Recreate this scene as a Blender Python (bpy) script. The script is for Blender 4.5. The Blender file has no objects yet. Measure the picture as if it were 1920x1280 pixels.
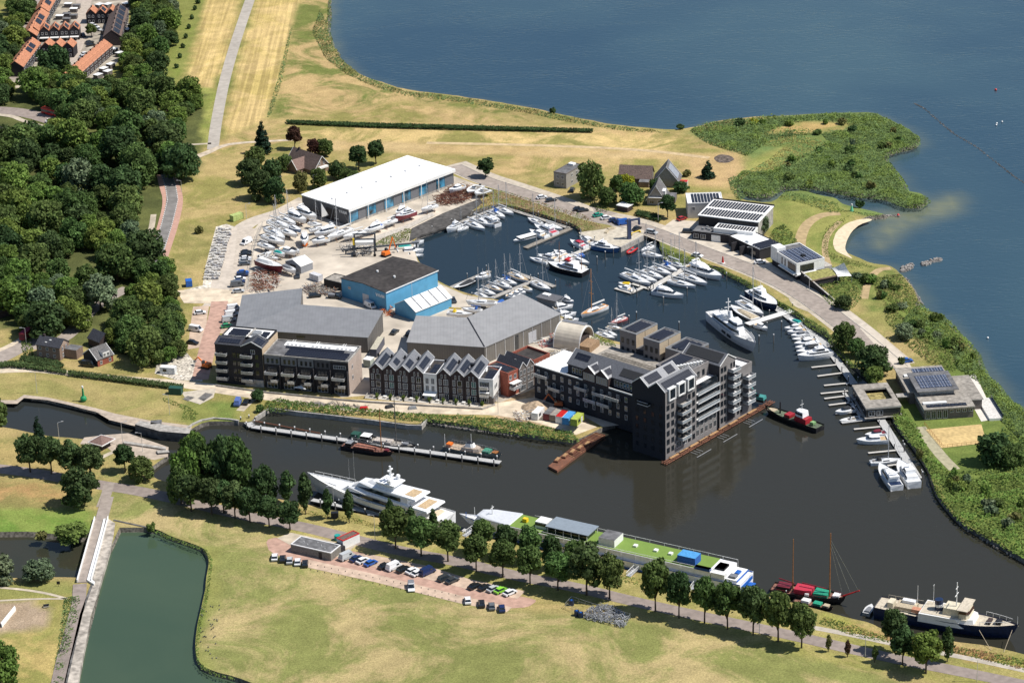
import bpy,math,random
import numpy as np
from mathutils import Vector,Matrix,noise as mnoise
from mathutils.geometry import delaunay_2d_cdt
scene=bpy.context.scene
COL=scene.collection
FPX,PITCH,ROLL,CAMH=5200.0,math.radians(23),math.radians(1.75),400.0
CF=Vector((0,math.cos(PITCH),-math.sin(PITCH)))
_r0=Vector((1,0,0));_u0=_r0.cross(CF)
CR=math.cos(ROLL)*_r0-math.sin(ROLL)*_u0
CU=math.sin(ROLL)*_r0+math.cos(ROLL)*_u0
cd=bpy.data.cameras.new('camera');cam=bpy.data.objects.new('camera',cd);COL.objects.link(cam)
cd.sensor_width=36;cd.lens=FPX/1920*36;cd.clip_start=5;cd.clip_end=20000
m=Matrix((CR,CU,-CF)).transposed().to_4x4();m.translation=Vector((0,0,CAMH));cam.matrix_world=m
scene.camera=cam
SUN_EL=math.radians(56);SUN_AZ=math.atan2(-0.13,1.0)
sd=Vector((math.cos(SUN_EL)*math.cos(SUN_AZ),math.cos(SUN_EL)*math.sin(SUN_AZ),math.sin(SUN_EL)))
sl=bpy.data.lights.new('sun','SUN');sl.energy=4.8;sl.angle=math.radians(0.5);sl.color=(1.0,0.95,0.88)
so=bpy.data.objects.new('sun',sl);COL.objects.link(so);so.rotation_euler=sd.to_track_quat('Z','Y').to_euler()
so.location=(0,900,300)
w=bpy.data.worlds.new('World');scene.world=w;w.use_nodes=True
nt=w.node_tree;bg=nt.nodes['Background'];sky=nt.nodes.new('ShaderNodeTexSky');sky.sky_type='NISHITA'
sky.sun_disc=False;sky.sun_elevation=SUN_EL;sky.sun_rotation=math.atan2(sd.x,sd.y)
sky.altitude=300;sky.dust_density=0.6;sky.ozone_density=1.2
nt.links.new(sky.outputs[0],bg.inputs[0]);bg.inputs[1].default_value=0.085
vs=scene.view_settings;vs.view_transform='Standard';vs.look='None';vs.exposure=0.30;vs.gamma=1
scene.cycles.max_bounces=5;scene.cycles.transparent_max_bounces=4
LZ=1.5
def G(px,py,z=LZ):
 "the point of the plane z seen at photograph pixel (px, py)"
 d=CF+(px-960)/FPX*CR-(py-640)/FPX*CU
 t=(z-CAMH)/d.z
 return Vector((d.x*t,d.y*t))
def G3(px,py,z=LZ):
 g=G(px,py,z);return Vector((g.x,g.y,z))
def Z(crop,pts):
 "points measured in an enlarged crop -> photograph pixels"
 ox,oy,s=crop;return[(ox+x/s,oy+y/s)for x,y in pts]
rnd=random.Random(5)
MATS={}
def mat(name,col,rough=0.7,var=0.12,scale=1.5,metal=0.0,bump=0.0,spec=0.35,stretch=None,col2=None,scale2=None,var2=0.0,objrand=0.0):
 if name in MATS:return MATS[name]
 m=bpy.data.materials.new(name);m.use_nodes=True;n=m.node_tree.nodes;L=m.node_tree.links
 b=n['Principled BSDF'];b.inputs['Roughness'].default_value=rough;b.inputs['Metallic'].default_value=metal
 b.inputs['Specular IOR Level'].default_value=spec
 tc=n.new('ShaderNodeTexCoord');src=tc.outputs['Object']
 if stretch:
  mp=n.new('ShaderNodeMapping');mp.inputs['Scale'].default_value=stretch;L.new(src,mp.inputs[0]);src=mp.outputs[0]
 nz=n.new('ShaderNodeTexNoise');nz.inputs['Scale'].default_value=scale;nz.inputs['Detail'].default_value=6
 L.new(src,nz.inputs['Vector'])
 mx=n.new('ShaderNodeMix');mx.data_type='RGBA'
 c=(*col,1);c2=(*col2,1)if col2 else tuple(max(0,v*(1-2.2*var))for v in col)+(1,)
 c1=c if col2 else tuple(min(1,v*(1+1.2*var))for v in col)+(1,)
 mx.inputs[6].default_value=c1;mx.inputs[7].default_value=c2
 rp=n.new('ShaderNodeMapRange');rp.inputs[1].default_value=0.3;rp.inputs[2].default_value=0.7
 L.new(nz.outputs[0],rp.inputs[0]);L.new(rp.outputs[0],mx.inputs[0]);out=mx.outputs[2]
 if var2:
  n2=n.new('ShaderNodeTexNoise');n2.inputs['Scale'].default_value=scale2 or scale*.12;n2.inputs['Detail'].default_value=3
  L.new(tc.outputs['Object'],n2.inputs['Vector'])
  r2=n.new('ShaderNodeMapRange');r2.inputs[1].default_value=.3;r2.inputs[2].default_value=.7;r2.inputs[3].default_value=1-var2;r2.inputs[4].default_value=1+var2
  L.new(n2.outputs[0],r2.inputs[0]);hv=n.new('ShaderNodeHueSaturation');L.new(out,hv.inputs['Color']);L.new(r2.outputs[0],hv.inputs['Value']);out=hv.outputs[0]
 if objrand:
  oi=n.new('ShaderNodeObjectInfo');r3=n.new('ShaderNodeMapRange');r3.inputs[3].default_value=1-objrand;r3.inputs[4].default_value=1+objrand
  L.new(oi.outputs['Random'],r3.inputs[0]);h3=n.new('ShaderNodeHueSaturation');L.new(out,h3.inputs['Color']);L.new(r3.outputs[0],h3.inputs['Value'])
  r4=n.new('ShaderNodeMath');r4.operation='MULTIPLY_ADD';r4.inputs[1].default_value=.06*objrand/.25;r4.inputs[2].default_value=.5-.03*objrand/.25
  wn=n.new('ShaderNodeTexWhiteNoise');wn.noise_dimensions='1D';L.new(oi.outputs['Random'],wn.inputs['W']);L.new(wn.outputs[0],r4.inputs[0]);L.new(r4.outputs[0],h3.inputs['Hue']);out=h3.outputs[0]
 L.new(out,b.inputs['Base Color'])
 if bump:
  bp=n.new('ShaderNodeBump');bp.inputs['Strength'].default_value=bump;bp.inputs['Distance'].default_value=.2
  L.new(nz.outputs[0],bp.inputs['Height']);L.new(bp.outputs[0],b.inputs['Normal'])
 MATS[name]=m;return m
def stripes(name,col,col2,per,axis=0,rough=.5,duty=.12,metal=0,spec=.4,per2=None):
 "a panel pattern: dark lines every `per` metres along an object axis (and per2 across)"
 if name in MATS:return MATS[name]
 m=bpy.data.materials.new(name);m.use_nodes=True;n=m.node_tree.nodes;L=m.node_tree.links
 b=n['Principled BSDF'];b.inputs['Roughness'].default_value=rough;b.inputs['Metallic'].default_value=metal;b.inputs['Specular IOR Level'].default_value=spec
 tc=n.new('ShaderNodeTexCoord');sp=n.new('ShaderNodeSeparateXYZ');L.new(tc.outputs['Object'],sp.inputs[0])
 def line(ax,p,d):
  a=n.new('ShaderNodeMath');a.operation='DIVIDE';a.inputs[1].default_value=p;L.new(sp.outputs[ax],a.inputs[0])
  f=n.new('ShaderNodeMath');f.operation='FRACT';L.new(a.outputs[0],f.inputs[0])
  g=n.new('ShaderNodeMath');g.operation='LESS_THAN';g.inputs[1].default_value=d;L.new(f.outputs[0],g.inputs[0]);return g.outputs[0]
 o=line(axis,per,duty)
 if per2:
  o2=line(1-axis if axis<2 else 0,per2[0],per2[1]);mxm=n.new('ShaderNodeMath');mxm.operation='MAXIMUM';L.new(o,mxm.inputs[0]);L.new(o2,mxm.inputs[1]);o=mxm.outputs[0]
 nz=n.new('ShaderNodeTexNoise');nz.inputs['Scale'].default_value=.35;nz.inputs['Detail'].default_value=5;L.new(tc.outputs['Object'],nz.inputs[0])
 mx=n.new('ShaderNodeMix');mx.data_type='RGBA';mx.inputs[6].default_value=(*col,1);mx.inputs[7].default_value=(*col2,1);L.new(o,mx.inputs[0])
 hv=n.new('ShaderNodeHueSaturation');r2=n.new('ShaderNodeMapRange');r2.inputs[1].default_value=.3;r2.inputs[2].default_value=.7;r2.inputs[3].default_value=.9;r2.inputs[4].default_value=1.08
 L.new(nz.outputs[0],r2.inputs[0]);L.new(r2.outputs[0],hv.inputs['Value']);L.new(mx.outputs[2],hv.inputs['Color']);L.new(hv.outputs[0],b.inputs['Base Color'])
 MATS[name]=m;return m
class MB:
 def __init__(s):s.v=[];s.f=[];s.m=[];s.mats=[]
 def mi(s,mt):
  if mt not in s.mats:s.mats.append(mt)
  return s.mats.index(mt)
 def face(s,pts,mt):
  i=len(s.v);s.v+=[tuple(p)for p in pts];s.f.append(tuple(range(i,i+len(pts))));s.m.append(s.mi(mt))
 def loft(s,rings,mt,cap0=True,cap1=True,closed=True,capm=None):
  i0=len(s.v);n=len(rings[0]);k=s.mi(mt)
  for r in rings:s.v+=[tuple(p)for p in r]
  for a in range(len(rings)-1):
   for j in range(n if closed else n-1):
    j2=(j+1)%n
    s.f.append((i0+a*n+j,i0+a*n+j2,i0+(a+1)*n+j2,i0+(a+1)*n+j));s.m.append(k)
  kc=s.mi(capm)if capm else k
  if cap0:s.f.append(tuple(i0+j for j in reversed(range(n))));s.m.append(kc)
  if cap1:s.f.append(tuple(i0+(len(rings)-1)*n+j for j in range(n)));s.m.append(kc)
  return s
 def prism(s,poly,z0,z1,mt,top=None,inset=0):
  c=(sum(p[0]for p in poly)/len(poly),sum(p[1]for p in poly)/len(poly))
  def ins(p):
   d=math.hypot(p[0]-c[0],p[1]-c[1])or 1;k=max(0,1-inset/d);return(c[0]+(p[0]-c[0])*k,c[1]+(p[1]-c[1])*k,z1)
  return s.loft([[(p[0],p[1],z0)for p in poly],[ins(p)for p in poly]],mt,capm=top)
 def box(s,x0,x1,y0,y1,z0,z1,mt,top=None,tx=0,ty=0):
  i=len(s.v)
  s.v+=[(x0,y0,z0),(x1,y0,z0),(x1,y1,z0),(x0,y1,z0),(x0+tx,y0+ty,z1),(x1-tx,y0+ty,z1),(x1-tx,y1-ty,z1),(x0+tx,y1-ty,z1)]
  k=s.mi(mt);kt=s.mi(top)if top else k
  for q,kk in(((3,2,1,0),k),((4,5,6,7),kt),((0,1,5,4),k),((1,2,6,5),k),((2,3,7,6),k),((3,0,4,7),k)):
   s.f.append(tuple(i+a for a in q));s.m.append(kk)
  return s
 def tube(s,p,q,r,mt,n=5,r2=None):
  p=Vector(p);q=Vector(q);d=(q-p).normalized();a=d.orthogonal().normalized();b=d.cross(a);r2=r if r2 is None else r2
  s.loft([[p+(a*math.cos(t)+b*math.sin(t))*r for t in[2*math.pi*j/n for j in range(n)]],[q+(a*math.cos(t)+b*math.sin(t))*r2 for t in[2*math.pi*j/n for j in range(n)]]],mt);return s
 def sphere(s,c,r,mt,n=8,k=5,sz=1):
  rings=[]
  for a in range(1,k):
   t=math.pi*a/k;rings.append([(c[0]+r*math.sin(t)*math.cos(2*math.pi*j/n),c[1]+r*math.sin(t)*math.sin(2*math.pi*j/n),c[2]-r*sz*math.cos(t))for j in range(n)])
  s.loft(rings,mt);return s
 def mesh(s,name):
  me=bpy.data.meshes.new(name);me.from_pydata(s.v,[],s.f)
  for mt in s.mats:me.materials.append(mt)
  me.polygons.foreach_set('material_index',s.m);me.update();return me
 def build(s,name,parent=None,smooth=False):
  me=s.mesh(name)
  if smooth:me.polygons.foreach_set('use_smooth',[True]*len(me.polygons))
  o=bpy.data.objects.new(name,me);COL.objects.link(o)
  if parent is not None:o.parent=parent
  return o
def tag(o,label=None,cat=None,group=None,kind=None):
 if label:o['label']=label
 if cat:o['category']=cat
 if group:o['group']=group
 if kind:o['kind']=kind
 return o
def thing(name,label,cat,x,y,z=LZ,rz=0,group=None,sc=None):
 o=bpy.data.objects.new(name,None);COL.objects.link(o);o.location=(x,y,z);o.rotation_euler.z=rz
 o.empty_display_size=.5
 if sc:o.scale=sc if hasattr(sc,'__len__')else(sc,sc,sc)
 return tag(o,label,cat,group)
def inst(me,name,parent,loc=(0,0,0),rz=0,sc=None):
 o=bpy.data.objects.new(name,me);COL.objects.link(o);o.parent=parent;o.location=loc;o.rotation_euler.z=rz
 if sc:o.scale=sc
 return o
def struct(o):o['kind']='structure';return o
ORD=['first','second','third','fourth','fifth','sixth','seventh','eighth','ninth','tenth','eleventh','twelfth','thirteenth','fourteenth','fifteenth','sixteenth','seventeenth','eighteenth','nineteenth','twentieth']
white=mat('white_paint',(.78,.78,.76),.35,.05,1.2,spec=.5,var2=.05)
gel=mat('white_gelcoat',(.80,.81,.82),.22,.06,1.0,spec=.5)
cream=mat('cream_paint',(.62,.56,.42),.6,.08)
glass=mat('dark_glass',(.015,.022,.03),.08,.3,.8,spec=.8)
glassb=mat('blue_glass',(.05,.22,.36),.12,.5,.25,spec=.8)
black=mat('black_paint',(.02,.02,.023),.45,.2)
rubber=mat('rubber',(.018,.018,.018),.8,.2)
navy=mat('navy_paint',(.012,.025,.07),.35,.2,spec=.5)
steel=mat('grey_steel',(.32,.33,.34),.45,.15,2,metal=.3)
alu=mat('aluminium',(.62,.63,.65),.35,.1,2,metal=.5)
wood=mat('weathered_wood',(.27,.24,.20),.85,.25,2,stretch=(1,6,1),var2=.15)
deckwood=mat('dock_planks',(.36,.34,.31),.85,.18,1.4,stretch=(6,1,1),var2=.12)
teak=mat('teak',(.50,.37,.22),.7,.15,2)
varnish=mat('varnished_wood',(.35,.14,.04),.4,.2,2)
mastwood=mat('mast_wood',(.30,.13,.05),.5,.2,2)
rust=mat('rusty_steel',(.22,.09,.05),.85,.35,1.2,col2=(.10,.05,.035),var2=.2)
bluecov=mat('blue_canvas',(.03,.12,.42),.8,.15,3)
redcov=mat('red_canvas',(.45,.03,.06),.8,.15,3)
greencov=mat('green_canvas',(.02,.28,.17),.8,.15,3)
greycov=mat('grey_canvas',(.18,.19,.21),.85,.15,3)
blackcov=mat('black_canvas',(.03,.032,.036),.85,.15,3)
tancov=mat('tan_canvas',(.45,.38,.27),.85,.15,3)
yellow=mat('yellow_paint',(.75,.52,.02),.5,.1)
orange=mat('orange_paint',(.75,.17,.02),.5,.1)
red=mat('red_paint',(.50,.02,.02),.4,.12)
maroon=mat('maroon_paint',(.16,.02,.03),.4,.15)
green=mat('green_paint',(.02,.26,.10),.5,.12)
lime=mat('lime_paint',(.22,.55,.04),.45,.1)
teal=mat('teal_paint',(.02,.30,.27),.5,.12)
blue=mat('blue_paint',(.02,.12,.45),.4,.12)
astro=mat('artificial_turf',(.16,.25,.05),.9,.06,3,var2=.06)
solar=stripes('solar_panel',(.014,.017,.028),(.07,.075,.085),1.0,0,.38,.05,spec=.25,per2=(1.65,.03))
solarb=stripes('blue_solar_panel',(.04,.055,.10),(.40,.42,.46),1.0,0,.35,.10,spec=.3,per2=(1.65,.06))
roofgrey=stripes('grey_metal_roof',(.20,.205,.215),(.165,.17,.18),1.2,0,.55,.08)
roofgrey2=stripes('warm_grey_metal_roof',(.27,.27,.272),(.22,.22,.225),1.2,0,.55,.08)
cladgrey=stripes('grey_ribbed_cladding',(.115,.11,.105),(.085,.08,.075),.6,0,.6,.25)
cladwarm=stripes('taupe_cladding',(.16,.15,.135),(.12,.11,.1),.9,0,.6,.15)
cladblue=stripes('blue_ribbed_cladding',(.10,.33,.52),(.07,.26,.43),.5,0,.55,.25)
claddk=stripes('dark_panel_cladding',(.085,.09,.105),(.065,.07,.08),1.6,0,.55,.08)
roofwhite=mat('white_roof_membrane',(.82,.82,.81),.6,.03,.15,var2=.03,scale2=.05)
roofbit=mat('bitumen_roof',(.045,.04,.038),.9,.2,.6,var2=.25,scale2=.12)
roofbit2=mat('grey_bitumen_roof',(.14,.14,.145),.9,.2,.6,var2=.2,scale2=.12)
roofsand=mat('gravel_roof',(.30,.275,.24),.95,.2,.7,var2=.15,scale2=.15)
slate=mat('dark_slate',(.05,.052,.062),.6,.25,2.5)
tilegrey=mat('grey_roof_tiles',(.13,.125,.125),.8,.2,2.0,var2=.12,scale2=.3)
tilebrown=mat('brown_roof_tiles',(.14,.10,.085),.85,.2,2.0,var2=.12,scale2=.3)
tileorange=mat('orange_roof_tiles',(.46,.20,.11),.8,.22,2.0,var2=.15,scale2=.3)
brickdk=mat('dark_brick',(.055,.04,.04),.85,.25,3,var2=.12,scale2=.3)
brickblk=mat('black_brick',(.032,.03,.034),.85,.25,3)
brickred=mat('red_brick',(.30,.09,.06),.85,.2,3,var2=.12,scale2=.3)
brickbrown=mat('brown_brick',(.24,.17,.13),.85,.2,3,var2=.12,scale2=.3)
brickgrey=mat('grey_brown_brick',(.16,.14,.13),.85,.2,3,var2=.12,scale2=.3)
bricksand=mat('sand_brick',(.50,.39,.27),.85,.12,3,var2=.08,scale2=.3)
concrete=mat('concrete',(.36,.34,.31),.9,.18,.8,bump=.1,var2=.12,scale2=.1)
concdk=mat('dark_concrete',(.13,.125,.12),.9,.3,.5,var2=.2)
frame=mat('window_frame_white',(.7,.7,.7),.5,.05)
railglass=mat('balcony_glass',(.30,.33,.35),.25,.1,1,spec=.6)
asphalt=mat('asphalt',(.20,.19,.18),.95,.12,.35,var2=.12,scale2=.05,bump=.05)
asphwarm=mat('brick_road',(.31,.265,.23),.95,.10,.5,var2=.10,scale2=.05)
asphmauve=mat('mauve_brick_road',(.265,.22,.195),.95,.10,.5,var2=.10,scale2=.05)
pathlt=mat('pale_path',(.46,.40,.31),.95,.12,.4,var2=.12,scale2=.06)
sandpave=mat('sandy_pavement',(.58,.49,.37),.95,.14,.3,var2=.12,scale2=.05)
yardconc=mat('yard_concrete',(.50,.44,.36),.95,.14,.12,var2=.16,scale2=.04)
redbrick=mat('pink_brick_paving',(.43,.275,.215),.95,.12,.5,var2=.10,scale2=.06)
redbrick2=mat('pale_brick_bays',(.50,.38,.29),.95,.12,.5,var2=.08,scale2=.06)
bikered=mat('red_bike_lane',(.45,.27,.21),.95,.08,.6)
rubble=mat('rubble_ground',(.55,.50,.42),.95,.4,1.2,var2=.2,bump=.4)
sand=mat('beach_sand',(.62,.52,.36),.95,.08,.6,var2=.08)
dirt=mat('dirt',(.40,.29,.17),.95,.2,.8,var2=.15,bump=.3)
darkslab=mat('dark_rubber_slope',(.085,.08,.075),.9,.25,.5,var2=.25,scale2=.08)
lot=mat('sand_lot',(.52,.38,.17),.95,.12,.8,var2=.1)
whiteline=mat('road_marking',(.7,.7,.68),.8,.1)
def leafmat(name,c,tr=.25,rand=.2):
 m=mat(name,c,.75,.22,.35,spec=.12,objrand=rand)
 n=m.node_tree.nodes;L=m.node_tree.links;b=n['Principled BSDF'];src=b.inputs['Base Color'].links[0].from_socket
 at=n.new('ShaderNodeAttribute');at.attribute_name='lf';hv=n.new('ShaderNodeHueSaturation');L.new(src,hv.inputs['Color']);L.new(at.outputs['Fac'],hv.inputs['Value'])
 L.new(hv.outputs[0],b.inputs['Base Color'])
 t=n.new('ShaderNodeBsdfTranslucent');L.new(hv.outputs[0],t.inputs[0]);mx=n.new('ShaderNodeMixShader');mx.inputs[0].default_value=tr
 L.new(b.outputs[0],mx.inputs[1]);L.new(t.outputs[0],mx.inputs[2]);L.new(mx.outputs[0],n['Material Output'].inputs[0]);return m
lf_dark=leafmat('dark_leaves',(.074,.122,.044),.35);lf_mid=leafmat('green_leaves',(.108,.168,.050),.35);lf_light=leafmat('light_leaves',(.165,.24,.055),.35)
lf_fir=leafmat('conifer_needles',(.018,.040,.022),.1,.1);lf_red=leafmat('reddish_leaves',(.085,.045,.030));lf_yel=leafmat('yellow_leaves',(.30,.33,.03))
lf_silver=leafmat('silver_leaves',(.15,.20,.11));lf_reed=leafmat('reed_leaves',(.21,.30,.115),.45,0);lf_shrub=leafmat('shrub_leaves',(.18,.25,.065),.4,0)
lf_dry=leafmat('dry_grass_blades',(.34,.30,.10),.2,0);lf_olive=leafmat('olive_scrub',(.16,.16,.055),.2,0);lf_heath=leafmat('russet_scrub',(.24,.15,.07),.2,0)
bark=mat('bark',(.09,.065,.045),.95,.3,3)
HAR=[(933,388),(963,393),(1000,403),(1047,418),(1077,427),(1088,436),(1092,446),(1117,457),(1164,469),(1204,449),(1206,441),(1240,449),(1234,462),(1248,485),(1295,500),(1352,507),(1366,520),(1394,531),(1412,544),(1438,561),(1478,581),(1499,594),(1517,612),(1553,631),(1560,650),(1588,679),(1606,697),(1630,715),(1655,740),(1668,770),(1677,800),(1707,836),(1737,881),(1746,907),(1756,935),(1793,980),(1821,999),(1851,1015),(1884,1034),(1920,1057),(2060,1130),(2060,1275),(1920,1233),(1851,1217),(1790,1210),(1664,1191),(1631,1174),(1598,1167),(1547,1153),(1470,1132),(1391,1114),(1295,1098),(1203,1081),(1100,1060),(1000,1035),(886,1007),(800,992),(710,978),(663,967),(604,962),(578,952),(540,945),(480,935),(420,925),(350,915),(302,908),(284,897),(280,888),(300,872),(316,862),(316,846),(280,838),(240,829),(200,836),(145,828),(88,824),(12,807),(-60,800),(-60,752),(0,757),(31,758),(45,748),(84,754),(126,764),(179,775),(211,781),(201,791),(253,802),(348,819),(361,811),(385,798),(420,797),(472,799),(480,788),(504,770),(624,784),(764,802),(789,803),(799,790),(811,794),(886,805),(916,810),(980,820),(1013,826),(1070,833),(1085,832),(1135,806),(1180,796),(1280,760),(1300,700),(1210,655),(1155,647),(1119,634),(1105,622),(1083,609),(1050,598),(1000,585),(929,567),(870,555),(827,536),(800,515),(783,490),(775,462),(787,448),(837,432),(882,403)]
LAKE=[(620,-320),(622,-40),(621,30),(618,60),(628,90),(645,118),(675,142),(710,155),(760,172),(860,184),(930,195),(1000,207),(1060,220),(1140,236),(1200,244),(1260,248),(1300,243),(1340,232),(1400,224),(1480,221),(1560,216),(1640,215),(1665,226),(1700,243),(1722,262),(1722,278),(1665,292),(1662,302),(1680,325),(1698,350),(1702,362),(1735,369),(1742,380),(1726,391),(1700,391),(1658,374),(1602,371),(1549,360),(1510,354),(1467,356),(1444,371),(1425,372),(1398,370),(1390,350),(1386,366),(1394,380),(1438,384),(1454,377),(1468,364),(1510,362),(1540,370),(1569,376),(1580,386),(1600,392),(1654,404),(1668,409),(1645,412),(1631,412),(1612,421),(1597,434),(1588,450),(1584,465),(1587,475),(1608,488),(1635,498),(1671,502),(1690,514),(1700,524),(1717,545),(1730,571),(1722,578),(1736,587),(1766,594),(1784,613),(1808,637),(1835,664),(1838,678),(1850,703),(1865,718),(1891,748),(1918,772),(1990,830),(2150,930),(3200,1100),(3200,-320)]
POND=[(215,998),(273,997),(295,1001),(323,1015),(359,1027),(381,1036),(389,1050),(390,1064),(381,1122),(370,1168),(365,1208),(366,1240),(377,1256),(402,1268),(440,1277),(500,1300),(470,1420),(100,1420),(144,1280)]
MOAT=[(-60,1007),(0,1007),(61,1006),(93,1010),(158,1017),(176,1002),(200,998),(206,1010),(190,1060),(180,1095),(151,1088),(108,1087),(22,1089),(-60,1092)]
DITCH=[(-60,240),(10,243),(18,250),(16,262),(-10,272),(-60,275)]
def wpoly(px,z=0):return[G(x,y,z)for x,y in px]
def area2(P):return sum(P[i].x*P[(i+1)%len(P)].y-P[(i+1)%len(P)].x*P[i].y for i in range(len(P)))
def smooth_poly(P,it=1):
 for _ in range(it):
  Q=[]
  for i in range(len(P)):
   a=P[i];b=P[(i+1)%len(P)]
   if(b-a).length>400:Q+=[a,b]
   else:Q+=[a.lerp(b,.2),a.lerp(b,.8)]
  P=Q
 return P
def offset(P,d):
 "grow the outline by d metres"
 s=1 if area2(P)>0 else-1;n=len(P);out=[]
 for i in range(n):
  a=P[i]-P[i-1];b=P[(i+1)%n]-P[i];a=a.normalized()if a.length>1e-6 else Vector((0,0));b=b.normalized()if b.length>1e-6 else a
  na=Vector((a.y,-a.x))*s;nb=Vector((b.y,-b.x))*s;q=(na+nb);q=q.normalized()if q.length>1e-3 else na
  k=1/max(.5,q.dot(na));out.append(P[i]+q*d*k)
 return out
def jitter(P,step,amp,sd):
 "subdivide a natural shoreline and make it ragged"
 out=[]
 for i in range(len(P)):
  a=P[i];b=P[(i+1)%len(P)];L_=(b-a).length;n=max(1,min(40,int(L_/step)))if L_<400 else 1
  for k in range(n):
   p=a.lerp(b,k/n);v=mnoise.noise(Vector((p.x*.12+sd,p.y*.12,0)))*amp+mnoise.noise(Vector((p.x*.45+sd,p.y*.45,3)))*amp*.5
   t=(b-a).normalized();out.append(p+Vector((-t.y,t.x))*v)
 return out
waters={'harbour':(smooth_poly(wpoly(HAR)),.25,.0),'lake':(jitter(smooth_poly(wpoly(LAKE)),3,.9,1),1.2,0),'pond':(jitter(smooth_poly(wpoly(POND)),4,.25,7),.4,0),'moat':(jitter(smooth_poly(wpoly(MOAT)),4,.3,9),.8,0),'ditch':(smooth_poly(wpoly(DITCH)),.8,0)}
def inpoly(X,Y,P):
 inside=np.zeros(X.shape,bool);n=len(P)
 for i in range(n):
  x1,y1=P[i][0],P[i][1];x2,y2=P[(i+1)%n][0],P[(i+1)%n][1]
  if y1==y2:continue
  c=((y1>Y)!=(y2>Y));inside^=c&(X<(x2-x1)*(Y-y1)/(y2-y1)+x1)
 return inside
def polydist(X,Y,P):
 d=np.full(X.shape,1e9);n=len(P)
 for i in range(n):
  x1,y1=P[i][0],P[i][1];x2,y2=P[(i+1)%n][0],P[(i+1)%n][1];dx,dy=x2-x1,y2-y1;L2=dx*dx+dy*dy+1e-9
  t=np.clip(((X-x1)*dx+(Y-y1)*dy)/L2,0,1);d=np.minimum(d,np.hypot(X-x1-t*dx,Y-y1-t*dy))
 return d
def sdist(X,Y,P):
 d=polydist(X,Y,P);return np.where(inpoly(X,Y,P),-d,d)
tops={k:offset(v[0],v[1])for k,v in waters.items()}
def build_ground():
 coords=[];edges=[]
 def ring(P):
  i0=len(coords);coords.extend([Vector((p[0],p[1]))for p in P]);n=len(P);edges.extend([(i0+i,i0+(i+1)%n)for i in range(n)])
 ring([(-9000,-2000),(9000,-2000),(9000,16000),(-9000,16000)])
 for P in tops.values():ring(P)
 st=3.2;xs=np.arange(-300,330,st);ys=np.arange(670,1480,st);X,Y=np.meshgrid(xs,ys);rs=np.random.RandomState(3)
 X=X+rs.uniform(-.8,.8,X.shape);Y=Y+rs.uniform(-.8,.8,Y.shape);half=160+(Y-690)*.17
 keep=(X>-half*1.02-8)&(X<half*1.02+8)
 for P in tops.values():keep&=~inpoly(X,Y,P);keep&=polydist(X,Y,P)>1.0
 coords.extend([Vector((a,b))for a,b in zip(X[keep],Y[keep])])
 v,e,f,*_=delaunay_2d_cdt(coords,edges,[],0,1e-5)
 V=np.array([(p.x,p.y)for p in v]);F=np.array([t for t in f if len(t)==3]);c=V[F].mean(1);k=np.ones(len(F),bool)
 for P in tops.values():k&=~inpoly(c[:,0],c[:,1],P)
 return V,F[k]
GV,GF=build_ground()
tan=(.43,.31,.145);dry=(.37,.285,.125);olive=(.235,.215,.07);grass=(.145,.165,.045);lush=(.115,.165,.035);reed=(.14,.20,.065);gold=(.52,.385,.17);earth=(.40,.27,.15);dk=(.05,.06,.025)
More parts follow.
